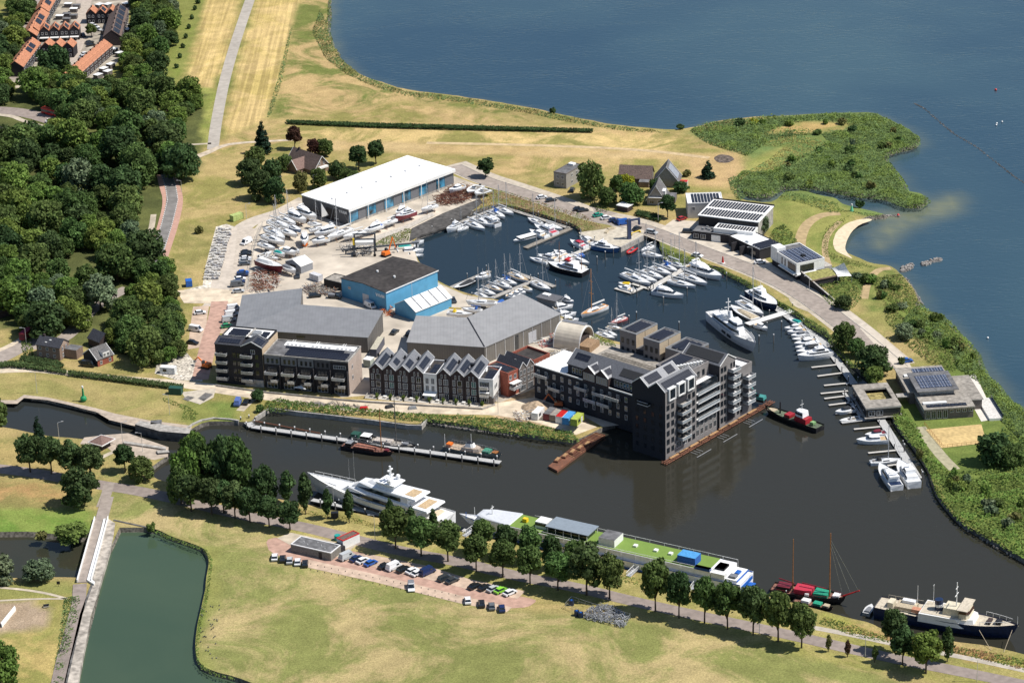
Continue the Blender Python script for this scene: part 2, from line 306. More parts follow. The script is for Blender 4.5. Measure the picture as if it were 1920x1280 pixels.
ZONES=[([(-80,-60),(700,-60),(700,60),(560,330),(300,340),(-80,340)],olive,grass,4),([(520,-60),(622,-60),(640,110),(760,178),(1000,215),(1060,260),(900,262),(540,225),(505,215),(530,120)],grass,tan,6),([(395,-40),(462,-40),(420,120),(396,165),(345,160),(350,130),(372,60)],gold,(.44,.33,.13),2),([(490,-40),(560,-40),(548,60),(500,225),(430,255),(418,240),(440,150)],gold,(.43,.33,.12),3),([(330,0),(392,-40),(370,60),(348,140),(305,178),(310,110)],(.165,.195,.045),(.20,.21,.06),2),([(345,165),(400,165),(412,180),(392,270),(345,275),(330,220)],(.30,.30,.09),(.22,.25,.06),3),([(505,225),(760,190),(1050,235),(1300,250),(1400,300),(1390,360),(1290,345),(1140,320),(930,330),(850,300),(760,285),(520,290),(380,310),(360,290)],tan,olive,5),([(545,232),(900,240),(1110,250),(1290,262),(1290,285),(900,272),(560,262)],gold,olive,2.5),([(560,262),(900,272),(1290,285),(1380,300),(1380,330),(1280,300),(900,290),(700,285),(560,280)],(.46,.34,.17),tan,3),([(360,295),(450,290),(560,300),(560,385),(470,400),(400,440),(345,520),(320,560),(300,480),(345,400)],olive,dry,5),([(255,400),(285,345),(310,360),(300,440),(265,440)],(.18,.20,.055),olive,3),([(345,430),(405,415),(395,500),(370,510),(335,500)],(.22,.20,.07),(.33,.27,.11),4),([(1290,250),(1500,210),(1760,200),(1760,400),(1640,410),(1490,370),(1380,360),(1400,290)],reed,(.15,.19,.055),4),([(1500,228),(1590,232),(1590,245),(1500,250),(1430,250)],(.42,.30,.12),(.22,.22,.07),2),([(1400,300),(1475,275),(1480,290),(1430,320),(1380,335)],(.30,.29,.09),(.20,.22,.06),3),([(1300,290),(1380,285),(1400,310),(1370,350),(1290,340)],(.43,.30,.15),tan,4),([(1450,365),(1560,375),(1600,400),(1600,430),(1560,500),(1440,480),(1440,400)],(.165,.20,.05),(.25,.25,.075),4),([(1440,480),(1600,480),(1680,505),(1730,590),(1700,640),(1600,620),(1520,580),(1560,520)],(.27,.25,.085),(.15,.18,.05),4),([(1530,560),(1600,560),(1720,660),(1760,720),(1700,690),(1600,600)],(.25,.235,.08),dry,4),([(1660,560),(1760,590),(1850,680),(1925,760),(2100,900),(2100,1200),(1900,1040),(1780,960),(1700,830),(1660,760),(1780,720),(1760,680)],(.12,.165,.04),(.16,.20,.05),3),([(1190,430),(1250,455),(1330,495),(1420,540),(1520,600),(1620,690),(1600,700),(1480,590),(1340,515),(1230,480)],(.20,.21,.06),(.16,.19,.05),2),([(905,350),(1000,370),(1100,415),(1190,440),(1090,440),(930,385)],(.26,.19,.11),(.15,.17,.05),1.5),([(-80,690),(0,690),(300,735),(350,745),(345,790),(270,790),(210,775),(100,745),(-80,750)],(.33,.27,.11),(.25,.23,.08),2),([(350,745),(440,755),(445,795),(380,800),(340,790)],(.14,.18,.045),(.2,.21,.06),2),([(-80,815),(220,835),(300,850),(290,920),(200,950),(-80,930)],(.35,.27,.11),(.20,.20,.07),3),([(-80,905),(90,905),(150,940),(120,960),(-80,950)],(.36,.23,.10),(.22,.19,.07),3),([(-80,945),(130,955),(178,960),(170,1005),(-80,1005)],(.13,.21,.04),(.18,.23,.055),3),([(-80,1090),(150,1090),(160,1110),(130,1150),(110,1280),(60,1420),(-80,1420)],(.40,.31,.12),(.24,.23,.07),4),([(-80,1130),(60,1125),(95,1150),(80,1175),(0,1190),(-80,1190)],(.36,.28,.20),(.33,.25,.17),1.5),([(-80,1092),(130,1090),(150,1112),(0,1118),(-80,1118)],(.18,.20,.06),(.22,.22,.07),1.5),([(195,925),(320,940),(500,985),(520,1030),(700,1085),(1000,1150),(1200,1160),(1500,1220),(1760,1290),(1760,1420),(300,1420),(360,1250),(390,1060),(360,1020),(290,1000),(215,990),(190,960)],(.38,.305,.145),(.20,.21,.068),3),([(270,990),(330,1005),(400,1030),(412,1060),(400,1130),(385,1180),(382,1240),(400,1262),(500,1290),(380,1290),(340,1230),(360,1150),(370,1060),(340,1030)],(.17,.20,.05),(.23,.23,.07),3),([(480,950),(700,985),(900,1020),(1200,1095),(1500,1165),(1920,1245),(2050,1290),(2050,1330),(1500,1230),(1200,1150),(1000,1120),(700,1050),(500,990)],(.36,.30,.12),(.24,.23,.07),3),([(1545,1150),(1670,1195),(1800,1215),(1920,1235),(2050,1270),(2050,1300),(1900,1255),(1780,1225),(1660,1205),(1540,1165)],(.28,.27,.07),(.34,.20,.09),1.5),([(0,130),(60,130),(330,165),(385,175),(372,320),(335,340),(300,440),(260,460),(330,560),(330,700),(200,660),(-80,600),(-80,250)],(.075,.085,.03),(.11,.12,.04),2),]
def val_noise(X,Y,s,sd):
 out=np.empty(len(X))
 for i in range(len(X)):out[i]=mnoise.noise(Vector((X[i]*s+sd,Y[i]*s+sd*2,sd)))
 return out
def ground_mesh():
 V,F=GV,GF;n=len(V);X,Y=V[:,0],V[:,1]
 me=bpy.data.meshes.new('ground');co=np.zeros((n,3));co[:,:2]=V;co[:,2]=LZ
 c1=np.tile(np.array(olive),(n,1));c2=np.tile(np.array(dry),(n,1))
 mow=np.zeros(n)
 wob=np.array([mnoise.noise(Vector((X[i]*.08,Y[i]*.08,0)))*3+mnoise.noise(Vector((X[i]*.3,Y[i]*.3,4)))*1.2 for i in range(n)])
 for px,a,b,fe in ZONES:
  P=[G(x,y)for x,y in px];xs=[p.x for p in P];ys=[p.y for p in P]
  sel=np.where((X>min(xs)-fe*2)&(X<max(xs)+fe*2)&(Y>min(ys)-fe*2)&(Y<max(ys)+fe*2))[0]
  if not len(sel):continue
  d=sdist(X[sel],Y[sel],P)+wob[sel]*min(1,fe/3);wt=np.clip(.5-d/(fe*1.2),0,1)[:,None]
  mow[sel]=mow[sel]*(1-wt[:,0])+wt[:,0]*(.75 if a==gold and px[0][0]<500 else 0)
  c1[sel]=c1[sel]*(1-wt)+np.array(a)*wt;c2[sel]=c2[sel]*(1-wt)+np.array(b)*wt
 me.vertices.add(n);me.vertices.foreach_set('co',co.ravel())
 me.loops.add(len(F)*3);me.loops.foreach_set('vertex_index',F.ravel());me.polygons.add(len(F));me.polygons.foreach_set('loop_start',np.arange(len(F))*3)
 me.update(calc_edges=True);me.validate()
 for nm,c in(('soil_a',c1),('soil_b',c2)):
  at=me.attributes.new(nm,'FLOAT_COLOR','POINT');at.data.foreach_set('color',np.hstack([c,np.ones((n,1))]).ravel())
 at=me.attributes.new('mown','FLOAT','POINT');at.data.foreach_set('value',mow)
 o=bpy.data.objects.new('ground',me);COL.objects.link(o);struct(o)
 m=bpy.data.materials.new('grassland');m.use_nodes=True;N=m.node_tree.nodes;L=m.node_tree.links;b=N['Principled BSDF'];b.inputs['Roughness'].default_value=.95;b.inputs['Specular IOR Level'].default_value=.1
 tc=N.new('ShaderNodeTexCoord')
 def nz(sc,det,lo,hi,st=None,a=.35,b=.65,rot=.12):
  t=N.new('ShaderNodeTexNoise');t.inputs['Scale'].default_value=sc;t.inputs['Detail'].default_value=det;src=tc.outputs['Object']
  if st:mp=N.new('ShaderNodeMapping');mp.inputs['Scale'].default_value=st;mp.inputs['Rotation'].default_value=(0,0,rot);L.new(src,mp.inputs[0]);src=mp.outputs[0]
  L.new(src,t.inputs['Vector']);r=N.new('ShaderNodeMapRange');r.inputs[1].default_value=a;r.inputs[2].default_value=b;r.inputs[3].default_value=lo;r.inputs[4].default_value=hi
  L.new(t.outputs[0],r.inputs[0]);return r.outputs[0],t
 A=N.new('ShaderNodeAttribute');A.attribute_name='soil_a';B=N.new('ShaderNodeAttribute');B.attribute_name='soil_b'
 f1,f1t=nz(.030,9,0,1,None,.44,.56);f1t.inputs['Distortion'].default_value=.7;f1t.inputs['Roughness'].default_value=.72;mx=N.new('ShaderNodeMix');mx.data_type='RGBA';L.new(f1,mx.inputs[0]);L.new(A.outputs[0],mx.inputs[6]);L.new(B.outputs[0],mx.inputs[7])
 out=mx.outputs[2]
 for sc,det,lo,hi,st in((.012,3,.95,1.05,None),(.18,7,.88,1.10,None),(1.3,5,.86,1.12,None),(3.0,4,.82,1.15,None)):
  f,t=nz(sc,det,lo,hi,st);h=N.new('ShaderNodeHueSaturation');L.new(out,h.inputs['Color']);L.new(f,h.inputs['Value']);out=h.outputs[0]
 q_=G(468,0)-G(399,280);f,_t=nz(.55,5,.72,1.22,(1,.02,1),.4,.6,-math.pi/2+math.atan2(q_.y,q_.x)if 0 else-(math.atan2(q_.y,q_.x)-math.pi/2));MW=N.new('ShaderNodeAttribute');MW.attribute_name='mown';mm_=N.new('ShaderNodeMix');mm_.inputs[2].default_value=1;L.new(MW.outputs['Fac'],mm_.inputs[0]);L.new(f,mm_.inputs[3]);h=N.new('ShaderNodeHueSaturation');L.new(out,h.inputs['Color']);L.new(mm_.outputs[0],h.inputs['Value']);out=h.outputs[0]
 L.new(out,b.inputs['Base Color']);bp=N.new('ShaderNodeBump');bp.inputs['Strength'].default_value=.5;bp.inputs['Distance'].default_value=.3;L.new(t.outputs[0],bp.inputs['Height']);L.new(bp.outputs[0],b.inputs['Normal'])
 me.materials.append(m);return o
ground=ground_mesh()
bankm=mat('bank_stone',(.16,.145,.12),.95,.35,1.2,var2=.25,bump=.4);quaym=mat('quay_wall',(.17,.155,.135),.9,.3,.8,var2=.25)
for k,(P,wdt,_)in waters.items():
 T=tops[k];I=offset(P,-.25 if k=='harbour' else-1.2);mb=MB();mm=quaym if k=='harbour' else bankm
 ring=lambda Q,z:[(p[0],p[1],z)for p in Q]
 mb.loft([ring(T,LZ),ring(P,.05),ring(I,-1.2)],mm,False,False)
 struct(mb.build('bank'))
def watermat(name,c1,c2,sc,mixsc,rough,bump,wave=None,patch=None,spec=.5,grad=False):
 m=bpy.data.materials.new(name);m.use_nodes=True;N=m.node_tree.nodes;L=m.node_tree.links;b=N['Principled BSDF']
 b.inputs['Roughness'].default_value=rough;b.inputs['IOR'].default_value=1.33;b.inputs['Specular IOR Level'].default_value=spec
 tc=N.new('ShaderNodeTexCoord');n1=N.new('ShaderNodeTexNoise');n1.inputs['Scale'].default_value=mixsc;n1.inputs['Detail'].default_value=3;n1.inputs['Distortion'].default_value=1.0;L.new(tc.outputs['Object'],n1.inputs['Vector'])
 r=N.new('ShaderNodeMapRange');r.inputs[1].default_value=.35;r.inputs[2].default_value=.65;L.new(n1.outputs[0],r.inputs[0])
 mx=N.new('ShaderNodeMix');mx.data_type='RGBA';mx.inputs[6].default_value=(*c1,1);mx.inputs[7].default_value=(*c2,1);L.new(r.outputs[0],mx.inputs[0]);out=mx.outputs[2]
 if grad:
  sx=N.new('ShaderNodeSeparateXYZ');L.new(tc.outputs['Object'],sx.inputs[0]);r.inputs[1].default_value=985;r.inputs[2].default_value=850;ad=N.new('ShaderNodeMath');ad.operation='MULTIPLY_ADD';ad.inputs[1].default_value=120;L.new(n1.outputs[0],ad.inputs[0]);L.new(sx.outputs[1],ad.inputs[2]);su=N.new('ShaderNodeMath');su.inputs[1].default_value=-60;L.new(ad.outputs[0],su.inputs[0]);L.new(su.outputs[0],r.inputs[0])
 if patch:
  at=N.new('ShaderNodeAttribute');at.attribute_name='shoal';n3=N.new('ShaderNodeTexNoise');n3.inputs['Scale'].default_value=.06;n3.inputs['Detail'].default_value=6;L.new(tc.outputs['Object'],n3.inputs['Vector'])
  ad=N.new('ShaderNodeMath');ad.operation='MULTIPLY_ADD';ad.inputs[1].default_value=.9;L.new(n3.outputs[0],ad.inputs[0]);sb=N.new('ShaderNodeMath');sb.operation='SUBTRACT';sb.inputs[1].default_value=.45;L.new(at.outputs['Fac'],sb.inputs[0]);L.new(sb.outputs[0],ad.inputs[2])
  ml=N.new('ShaderNodeMath');ml.operation='MULTIPLY';ml.use_clamp=True;L.new(ad.outputs[0],ml.inputs[0]);L.new(at.outputs['Fac'],ml.inputs[1])
  m2=N.new('ShaderNodeMix');m2.data_type='RGBA';m2.inputs[7].default_value=(*patch,1);L.new(ml.outputs[0],m2.inputs[0]);L.new(out,m2.inputs[6]);out=m2.outputs[2]
 L.new(out,b.inputs['Base Color'])
 mp=N.new('ShaderNodeMapping');mp.inputs['Rotation'].default_value=(0,0,-.5);mp.inputs['Scale'].default_value=(1,2.4,1)if wave else(1,1,1);L.new(tc.outputs['Object'],mp.inputs[0])
 n2=N.new('ShaderNodeTexNoise');n2.inputs['Scale'].default_value=sc;n2.inputs['Detail'].default_value=4;n2.inputs['Distortion'].default_value=.4;L.new(mp.outputs[0],n2.inputs['Vector'])
 n4=N.new('ShaderNodeTexNoise');n4.inputs['Scale'].default_value=.02;n4.inputs['Detail'].default_value=3;n4.inputs['Distortion'].default_value=1.5;L.new(mp.outputs[0],n4.inputs['Vector'])
 r4=N.new('ShaderNodeMapRange');r4.inputs[1].default_value=.35;r4.inputs[2].default_value=.65;r4.inputs[3].default_value=.35;r4.inputs[4].default_value=1.1;L.new(n4.outputs[0],r4.inputs[0])
 bp=N.new('ShaderNodeBump');bp.inputs['Distance'].default_value=.4;ms=N.new('ShaderNodeMath');ms.operation='MULTIPLY';ms.inputs[1].default_value=bump;L.new(r4.outputs[0],ms.inputs[0]);L.new(ms.outputs[0],bp.inputs['Strength'])
 L.new(n2.outputs[0],bp.inputs['Height']);L.new(bp.outputs[0],b.inputs['Normal']);return m
WM={'harbour':watermat('harbour_water',(.014,.026,.036),(.029,.028,.021),.35,.008,.10,.12,spec=.45,grad=True),'lake':watermat('lake_water',(.021,.053,.084),(.040,.082,.105),.25,.0045,.12,.55,wave=True,patch=(.20,.20,.10)),'pond':watermat('pond_water',(.044,.074,.046),(.052,.082,.050),.5,.02,.08,.06),'moat':watermat('moat_water',(.035,.034,.022),(.028,.032,.022),.5,.03,.06,.06),'ditch':watermat('ditch_water',(.03,.035,.03),(.03,.035,.03),.5,.03,.06,.06)}
def water_sheet(k):
 P=offset(waters[k][0],wdt0.get(k,2));coords=[Vector(p)for p in P];n=len(P);edges=[(i,(i+1)%n)for i in range(n)]
 xs=[p.x for p in P];ys=[p.y for p in P]
 if k in('lake','harbour'):
  st=6;X,Y=np.meshgrid(np.arange(max(min(xs),-320),min(max(xs),420),st),np.arange(max(min(ys),650),min(max(ys),1600),st));q=inpoly(X,Y,P)&(polydist(X,Y,P)>2)
  coords+=[Vector((a,b))for a,b in zip(X[q],Y[q])]
 v,e,f,*_=delaunay_2d_cdt(coords,edges,[],1,1e-5)
 V=np.array([(p.x,p.y)for p in v]);F=[t for t in f if len(t)==3];c=V[np.array(F)].mean(1);kk=inpoly(c[:,0],c[:,1],P);F=[t for t,b in zip(F,kk)if b]
 me=bpy.data.meshes.new(k+'_water');me.from_pydata([(a,b,0)for a,b in V],[],F);me.materials.append(WM[k]);me.update()
 if k=='lake':
  sh=np.zeros(len(V))
  for px,fe,am in SHOALS:sh=np.maximum(sh,am*np.clip(.5-sdist(V[:,0],V[:,1],[G(x,y,0)for x,y in px])/fe,0,1))
  d=polydist(V[:,0],V[:,1],waters['lake'][0]);sh=np.maximum(sh,np.clip(.55-d/16,0,.55))
  at=me.attributes.new('shoal','FLOAT','POINT');at.data.foreach_set('value',sh)
 o=bpy.data.objects.new('water',me);COL.objects.link(o);struct(o)
wdt0={'harbour':.2,'lake':1.0,'pond':.3,'moat':.7,'ditch':.7}
SHOALS=[([(1600,392),(1700,392),(1770,362),(1800,360),(1820,378),(1812,400),(1750,415),(1700,440),(1660,475),(1620,470),(1625,440),(1640,415)],14,.8)]
for k in waters:water_sheet(k)
def poly_sheet(name,px,m,z=.02,sm=0):
 P=[G(x,y)for x,y in px]
 if sm:P=smooth_poly(P,sm)
 if area2(P)<0:P.reverse()
 n=len(P);v,e,f,*_=delaunay_2d_cdt([Vector(p)for p in P],[(i,(i+1)%n)for i in range(n)],[],1,1e-5)
 me=bpy.data.meshes.new(name);me.from_pydata([(p.x,p.y,LZ+z)for p in v],[],[t for t in f]);me.materials.append(m);me.update()
 o=bpy.data.objects.new(name,me);COL.objects.link(o);return struct(o)
def strip(name,px,width,m,z=.03,sm=2,kerb=False,z0=LZ):
 P=[G(x,y,z0)for x,y in px]
 for _ in range(sm):
  Q=[P[0]]
  for a,b in zip(P,P[1:]):Q+=[a.lerp(b,.25),a.lerp(b,.75)]
  P=Q+[P[-1]]
 ws=width if hasattr(width,'__len__')else(width,width);mb=MB();L_,R_=[],[]
 for i,p in enumerate(P):
  t=(P[min(i+1,len(P)-1)]-P[max(i-1,0)]).normalized();nn=Vector((-t.y,t.x));w_=(ws[0]+(ws[1]-ws[0])*i/(len(P)-1))/2;L_.append(p+nn*w_);R_.append(p-nn*w_)
 for i in range(len(P)-1):mb.face([(R_[i].x,R_[i].y,z0+z),(R_[i+1].x,R_[i+1].y,z0+z),(L_[i+1].x,L_[i+1].y,z0+z),(L_[i].x,L_[i].y,z0+z)],m)
 o=mb.build(name)
 if kerb:
  kb=MB()
  for S,sg in((L_,1),(R_,-1)):
   for i in range(len(P)-1):
    a,b=S[i],S[i+1];t=(b-a).normalized();nn=Vector((-t.y,t.x))*sg*.25
    kb.loft([[(a.x,a.y,z0),(a.x,a.y,z0+.14),(a.x+nn.x,a.y+nn.y,z0+.14),(a.x+nn.x,a.y+nn.y,z0)],[(b.x,b.y,z0),(b.x,b.y,z0+.14),(b.x+nn.x,b.y+nn.y,z0+.14),(b.x+nn.x,b.y+nn.y,z0)]],concrete)
  struct(kb.build('kerb'))
 return struct(o)
strip('road',[(492,-60),(468,0),(425,130),(405,230),(399,280)],5.2,mat('dike_road',(.38,.345,.30),.95,.08,.4,var2=.06),.02,2)
strip('path',[(366,295),(392,285),(410,276),(440,268),(560,262)],(4.5,2),mat('gravel_path',(.5,.42,.32),.95,.14,.5),.04)
strip('path',[(800,268),(1000,272),(1200,280),(1330,296)],3,mat('worn_track',(.50,.38,.22),.95,.12,.5),.02)
strip('path',[(345,272),(396,269)],2,pathlt,.02)
strip('path',[(312,326),(318,350),(326,375),(316,420),(300,468),(285,510)],8.6,bikered,.02,2)
strip('road',[(312,326),(320,350),(324,375),(313,420),(298,468),(282,510)],4.8,asphalt,.05,2)
strip('path',[(288,402),(284,430),(272,465)],2.4,pathlt,.02)
strip('road',[(240,540),(200,560),(165,585),(120,640),(60,650)],6,asphwarm,.03,2)
strip('road',[(-40,690),(20,660),(55,640),(70,610)],9,asphwarm,.04,2)
strip('pavement',[(-40,672),(20,648),(45,632)],2.5,sandpave,.06)
strip('road',[(-60,205),(40,208),(130,235)],10,asphmauve,.04,2)
strip('pavement',[(-60,212),(20,216),(45,228),(110,245)],3,pathlt,.06)
strip('path',[(205,350),(215,330),(210,345)],2,pathlt,.02)
poly_sheet('pavement',[(20,155),(30,100),(75,20),(90,-30),(245,-30),(240,60),(225,110),(200,145),(120,160)],mat('estate_ground',(.34,.30,.24),.95,.25,.25,var2=.15),.015)
strip('road',[(20,150),(35,70),(60,20),(80,-30)],5,asphwarm,.03)
strip('road',[(120,140),(138,95),(150,60),(160,-20)],(8,8),mat('estate_paving',(.42,.36,.30),.95,.1,.6),.03,1)
strip('pavement',[(15,165),(60,160),(90,150)],4,pathlt,.05)
poly_sheet('pavement',[(476,430),(500,402),(560,370),(655,395),(850,330),(905,350),(915,362),(880,385),(830,400),(770,430),(775,462),(783,490),(800,515),(827,536),(870,555),(929,567),(1000,585),(1060,600),(1105,640),(1090,680),(1040,760),(700,740),(640,745),(440,600),(452,545),(470,470)],yardconc,.02)
strip('road',[(570,383),(520,400),(470,415),(440,440),(425,480),(412,560),(400,575)],(7.0,9.0),mat('pale_concrete_road',(.50,.44,.37),.95,.08,.4,var2=.06),.04,2,kerb=False)
poly_sheet('path',[(405,425),(425,420),(440,425),(420,470),(408,540),(395,545),(385,560),(345,552),(335,546),(380,535),(385,500)],mat('rubble_strip',(.60,.55,.46),.95,.3,.8,var2=.12),.03)
poly_sheet('path',[(330,545),(395,540),(470,548),(450,575),(420,570),(345,568)],sandpave,.05)
strip('road',[(412,565),(405,600),(392,640),(380,690),(375,712)],(6.5,6),redbrick,.06,2)
poly_sheet('parking',[(362,575),(392,573),(388,600),(383,650),(352,655),(356,620)],redbrick2,.05)
poly_sheet('parking',[(445,430),(478,428),(470,470),(462,545),(430,545),(440,480)],mat('parking_paving',(.48,.42,.35),.95,.1,.5),.05)
poly_sheet('parking',[(420,572),(455,575),(440,625),(405,625)],redbrick2,.04)
poly_sheet('path',[(300,650),(345,655),(375,690),(380,715),(330,712),(290,700)],rubble,.03)
poly_sheet('pavement',[(-20,690),(40,683),(120,694),(230,705),(330,712),(405,720),(500,735),(640,748),(900,760),(1000,745),(1025,720),(1060,760),(1090,790),(1120,800),(1080,815),(1000,790),(930,778),(780,775),(650,770),(500,750),(440,742),(330,725),(200,712),(60,697),(-20,700)],sandpave,.04)
poly_sheet('path',[(900,770),(1010,725),(1090,770),(1110,800),(1060,810),(960,795)],dirt,.03)
for q_ in([(352,742),(365,745),(352,752),(342,748)],[(371,747),(385,736),(400,739),(382,752)]):poly_sheet('paving_slab',q_,concdk,.07)
strip('path',[(450,770),(470,750),(490,738)],3,pathlt,.05)
poly_sheet('pavement',[(340,735),(405,728),(400,745),(375,758),(350,750)],mat('slab_terrace',(.48,.43,.35),.95,.1,.6),.05)
poly_sheet('pavement',[(783,489),(800,513),(827,533),(870,552),(929,564),(1000,582),(1050,595),(1083,606),(1040,640),(900,620),(780,560)],yardconc,.015)
poly_sheet('pavement',[(1085,612),(1108,620),(1130,640),(1210,655),(1290,700),(1270,760),(1180,795),(1130,800),(1060,760),(1040,680)],yardconc,.01)
LR=[(850,312),(905,338),(960,355),(1050,385),(1110,408),(1180,420),(1240,440),(1300,465),(1360,487),(1420,510),(1470,532),(1520,562),(1565,595),(1610,630),(1650,665),(1680,690)]
strip('pavement',[(x,y-4)for x,y in LR],(13,15),mat('light_kerbside_paving',(.47,.41,.33),.95,.1,.5),.02,2)
strip('road',LR,(7.5,9),asphwarm,.05,2,kerb=True)
poly_sheet('parking',[(955,350),(1100,392),(1200,425),(1195,440),(1100,408),(1060,398),(950,362)],mat('roadside_bays',(.43,.385,.32),.95,.1,.5),.035)
poly_sheet('pavement',[(1240,428),(1262,412),(1310,415),(1330,445),(1400,455),(1440,490),(1500,525),(1560,560),(1640,620),(1600,610),(1480,530),(1400,495),(1300,455)],mat('clubhouse_paving',(.52,.46,.38),.95,.1,.4,var2=.08),.03)
poly_sheet('pavement',[(1110,388),(1160,400),(1120,410)],asphwarm,.06)
poly_sheet('pavement',[(1612,615),(1632,612),(1700,672),(1710,690),(1680,690)],mat('pale_concrete_apron',(.52,.46,.38),.95,.06,.4),.06)
strip('path',[(1482,552),(1490,570),(1510,580),(1540,587),(1580,620)],2.6,pathlt,.04)
strip('path',[(1505,480),(1498,455),(1510,420),(1540,402),(1575,400)],4.5,mat('dune_path',(.40,.30,.16),.95,.12,.5),.02)
strip('path',[(1555,500),(1545,470),(1550,440),(1575,415)],2.5,MATS['dune_path'],.02)
strip('path',[(1620,560),(1625,530),(1645,505),(1670,503)],3.2,MATS['dune_path'],.02)
poly_sheet('beach',[(1632,410),(1612,411),(1588,418),(1568,434),(1561,455),(1566,470),(1580,477),(1600,486),(1590,476),(1584,466),(1588,450),(1597,434),(1612,421),(1636,413)],sand,.03,1)
poly_sheet('path',[(1735,805),(1840,795),(1850,830),(1765,840)],lot,.04)
poly_sheet('pavement',[(1815,705),(1828,700),(1868,785),(1840,790),(1815,745)],mat('terrace_slabs',(.62,.58,.52),.9,.06,.8),.06)
strip('path',[(1725,800),(1760,850),(1790,880)],4,mat('garden_path',(.36,.33,.22),.95,.12,.6),.03)
poly_sheet('path',[(1337,296),(1350,289),(1370,292),(1378,299),(1365,306),(1345,305)],mat('fire_pit_ground',(.14,.11,.09),.95,.4,1.0),.03,1)
poly_sheet('pavement',[(1085,436),(1145,428),(1175,425),(1208,432),(1206,442),(1164,466),(1118,455),(1092,444)],mat('crane_quay_paving',(.50,.45,.36),.95,.14,.6),.06)
QR=[(-60,872),(60,885),(180,908),(250,918),(330,935),(450,965),(560,985),(660,1010),(760,1035),(860,1052),(960,1078),(1080,1100),(1200,1130),(1330,1158),(1460,1185),(1570,1210),(1680,1235),(1800,1258),(1930,1285),(2050,1310)]
strip('road',QR,(6.5,5.2),asphmauve,.04,2)
strip('path',[(1520,1175),(1600,1190),(1700,1212),(1800,1230),(1930,1258),(2050,1285)],2.4,MATS['roadside_bays'],.03,2)
poly_sheet('parking',[(498,1012),(520,1006),(700,1040),(760,1062),(860,1095),(990,1120),(1008,1125),(990,1138),(950,1140),(860,1125),(700,1085),(560,1055),(505,1035)],redbrick,.03,1)
poly_sheet('parking',[(640,1036),(700,1040),(800,1060),(880,1085),(985,1108),(970,1122),(880,1105),(780,1080),(700,1062),(640,1048)],redbrick2,.05)
poly_sheet('parking',[(575,1048),(700,1075),(860,1115),(960,1138),(950,1147),(860,1130),(700,1090),(570,1062)],redbrick2,.05)
poly_sheet('pavement',[(520,1008),(545,998),(640,1018),(680,1012),(640,1045),(560,1030)],pathlt,.035)
strip('path',[(205,905),(200,925),(190,950)],3.5,asphwarm,.05)
strip('path',[(-40,1098),(40,1104),(90,1112),(125,1122)],1.2,pathlt,.05)
strip('path',[(-40,1128),(60,1122),(125,1122)],1.0,pathlt,.05)
poly_sheet('pavement',[(-40,750),(30,750),(45,740),(90,745),(180,765),(215,775),(280,788),(360,798),(358,808),(250,798),(205,787),(180,772),(90,750),(45,746),(32,757),(-40,756)],mat('quay_paving',(.42,.35,.28),.95,.12,.5),.05)
poly_sheet('pavement',[(150,832),(158,820),(175,818),(200,815),(240,812),(316,838),(315,856),(290,862),(215,850),(200,838)],MATS['quay_paving'],.05)
strip('path',[(165,870),(205,850),(225,842)],2,pathlt,.06)
def leaf_quads(pts,nrm,size,rs,jit=.6,asp=.75):
 "one leaf-clump quad at each point"
 n=len(pts);d=nrm+rs.normal(0,jit,(n,3));d/=np.linalg.norm(d,axis=1)[:,None]+1e-9
 a=np.cross(d,rs.normal(0,1,(n,3)));a/=np.linalg.norm(a,axis=1)[:,None]+1e-9;b=np.cross(d,a)
 s=(size*rs.uniform(.6,1.3,n))[:,None];a=a*s;b=b*s*asp
 return np.stack([pts-a-b*.6,pts+a-b,pts+a*.7+b,pts-a+b*.8],1).reshape(-1,3)
def quads_mesh(name,V,mt,lf):
 n=len(V)//4;me=bpy.data.meshes.new(name);me.vertices.add(len(V));me.vertices.foreach_set('co',V.ravel().astype(np.float32))
 me.loops.add(n*4);me.loops.foreach_set('vertex_index',np.arange(n*4));me.polygons.add(n);me.polygons.foreach_set('loop_start',np.arange(n)*4);me.update(calc_edges=True)
 at=me.attributes.new('lf','FLOAT','FACE');at.data.foreach_set('value',lf.astype(np.float32));me.materials.append(mt);return me
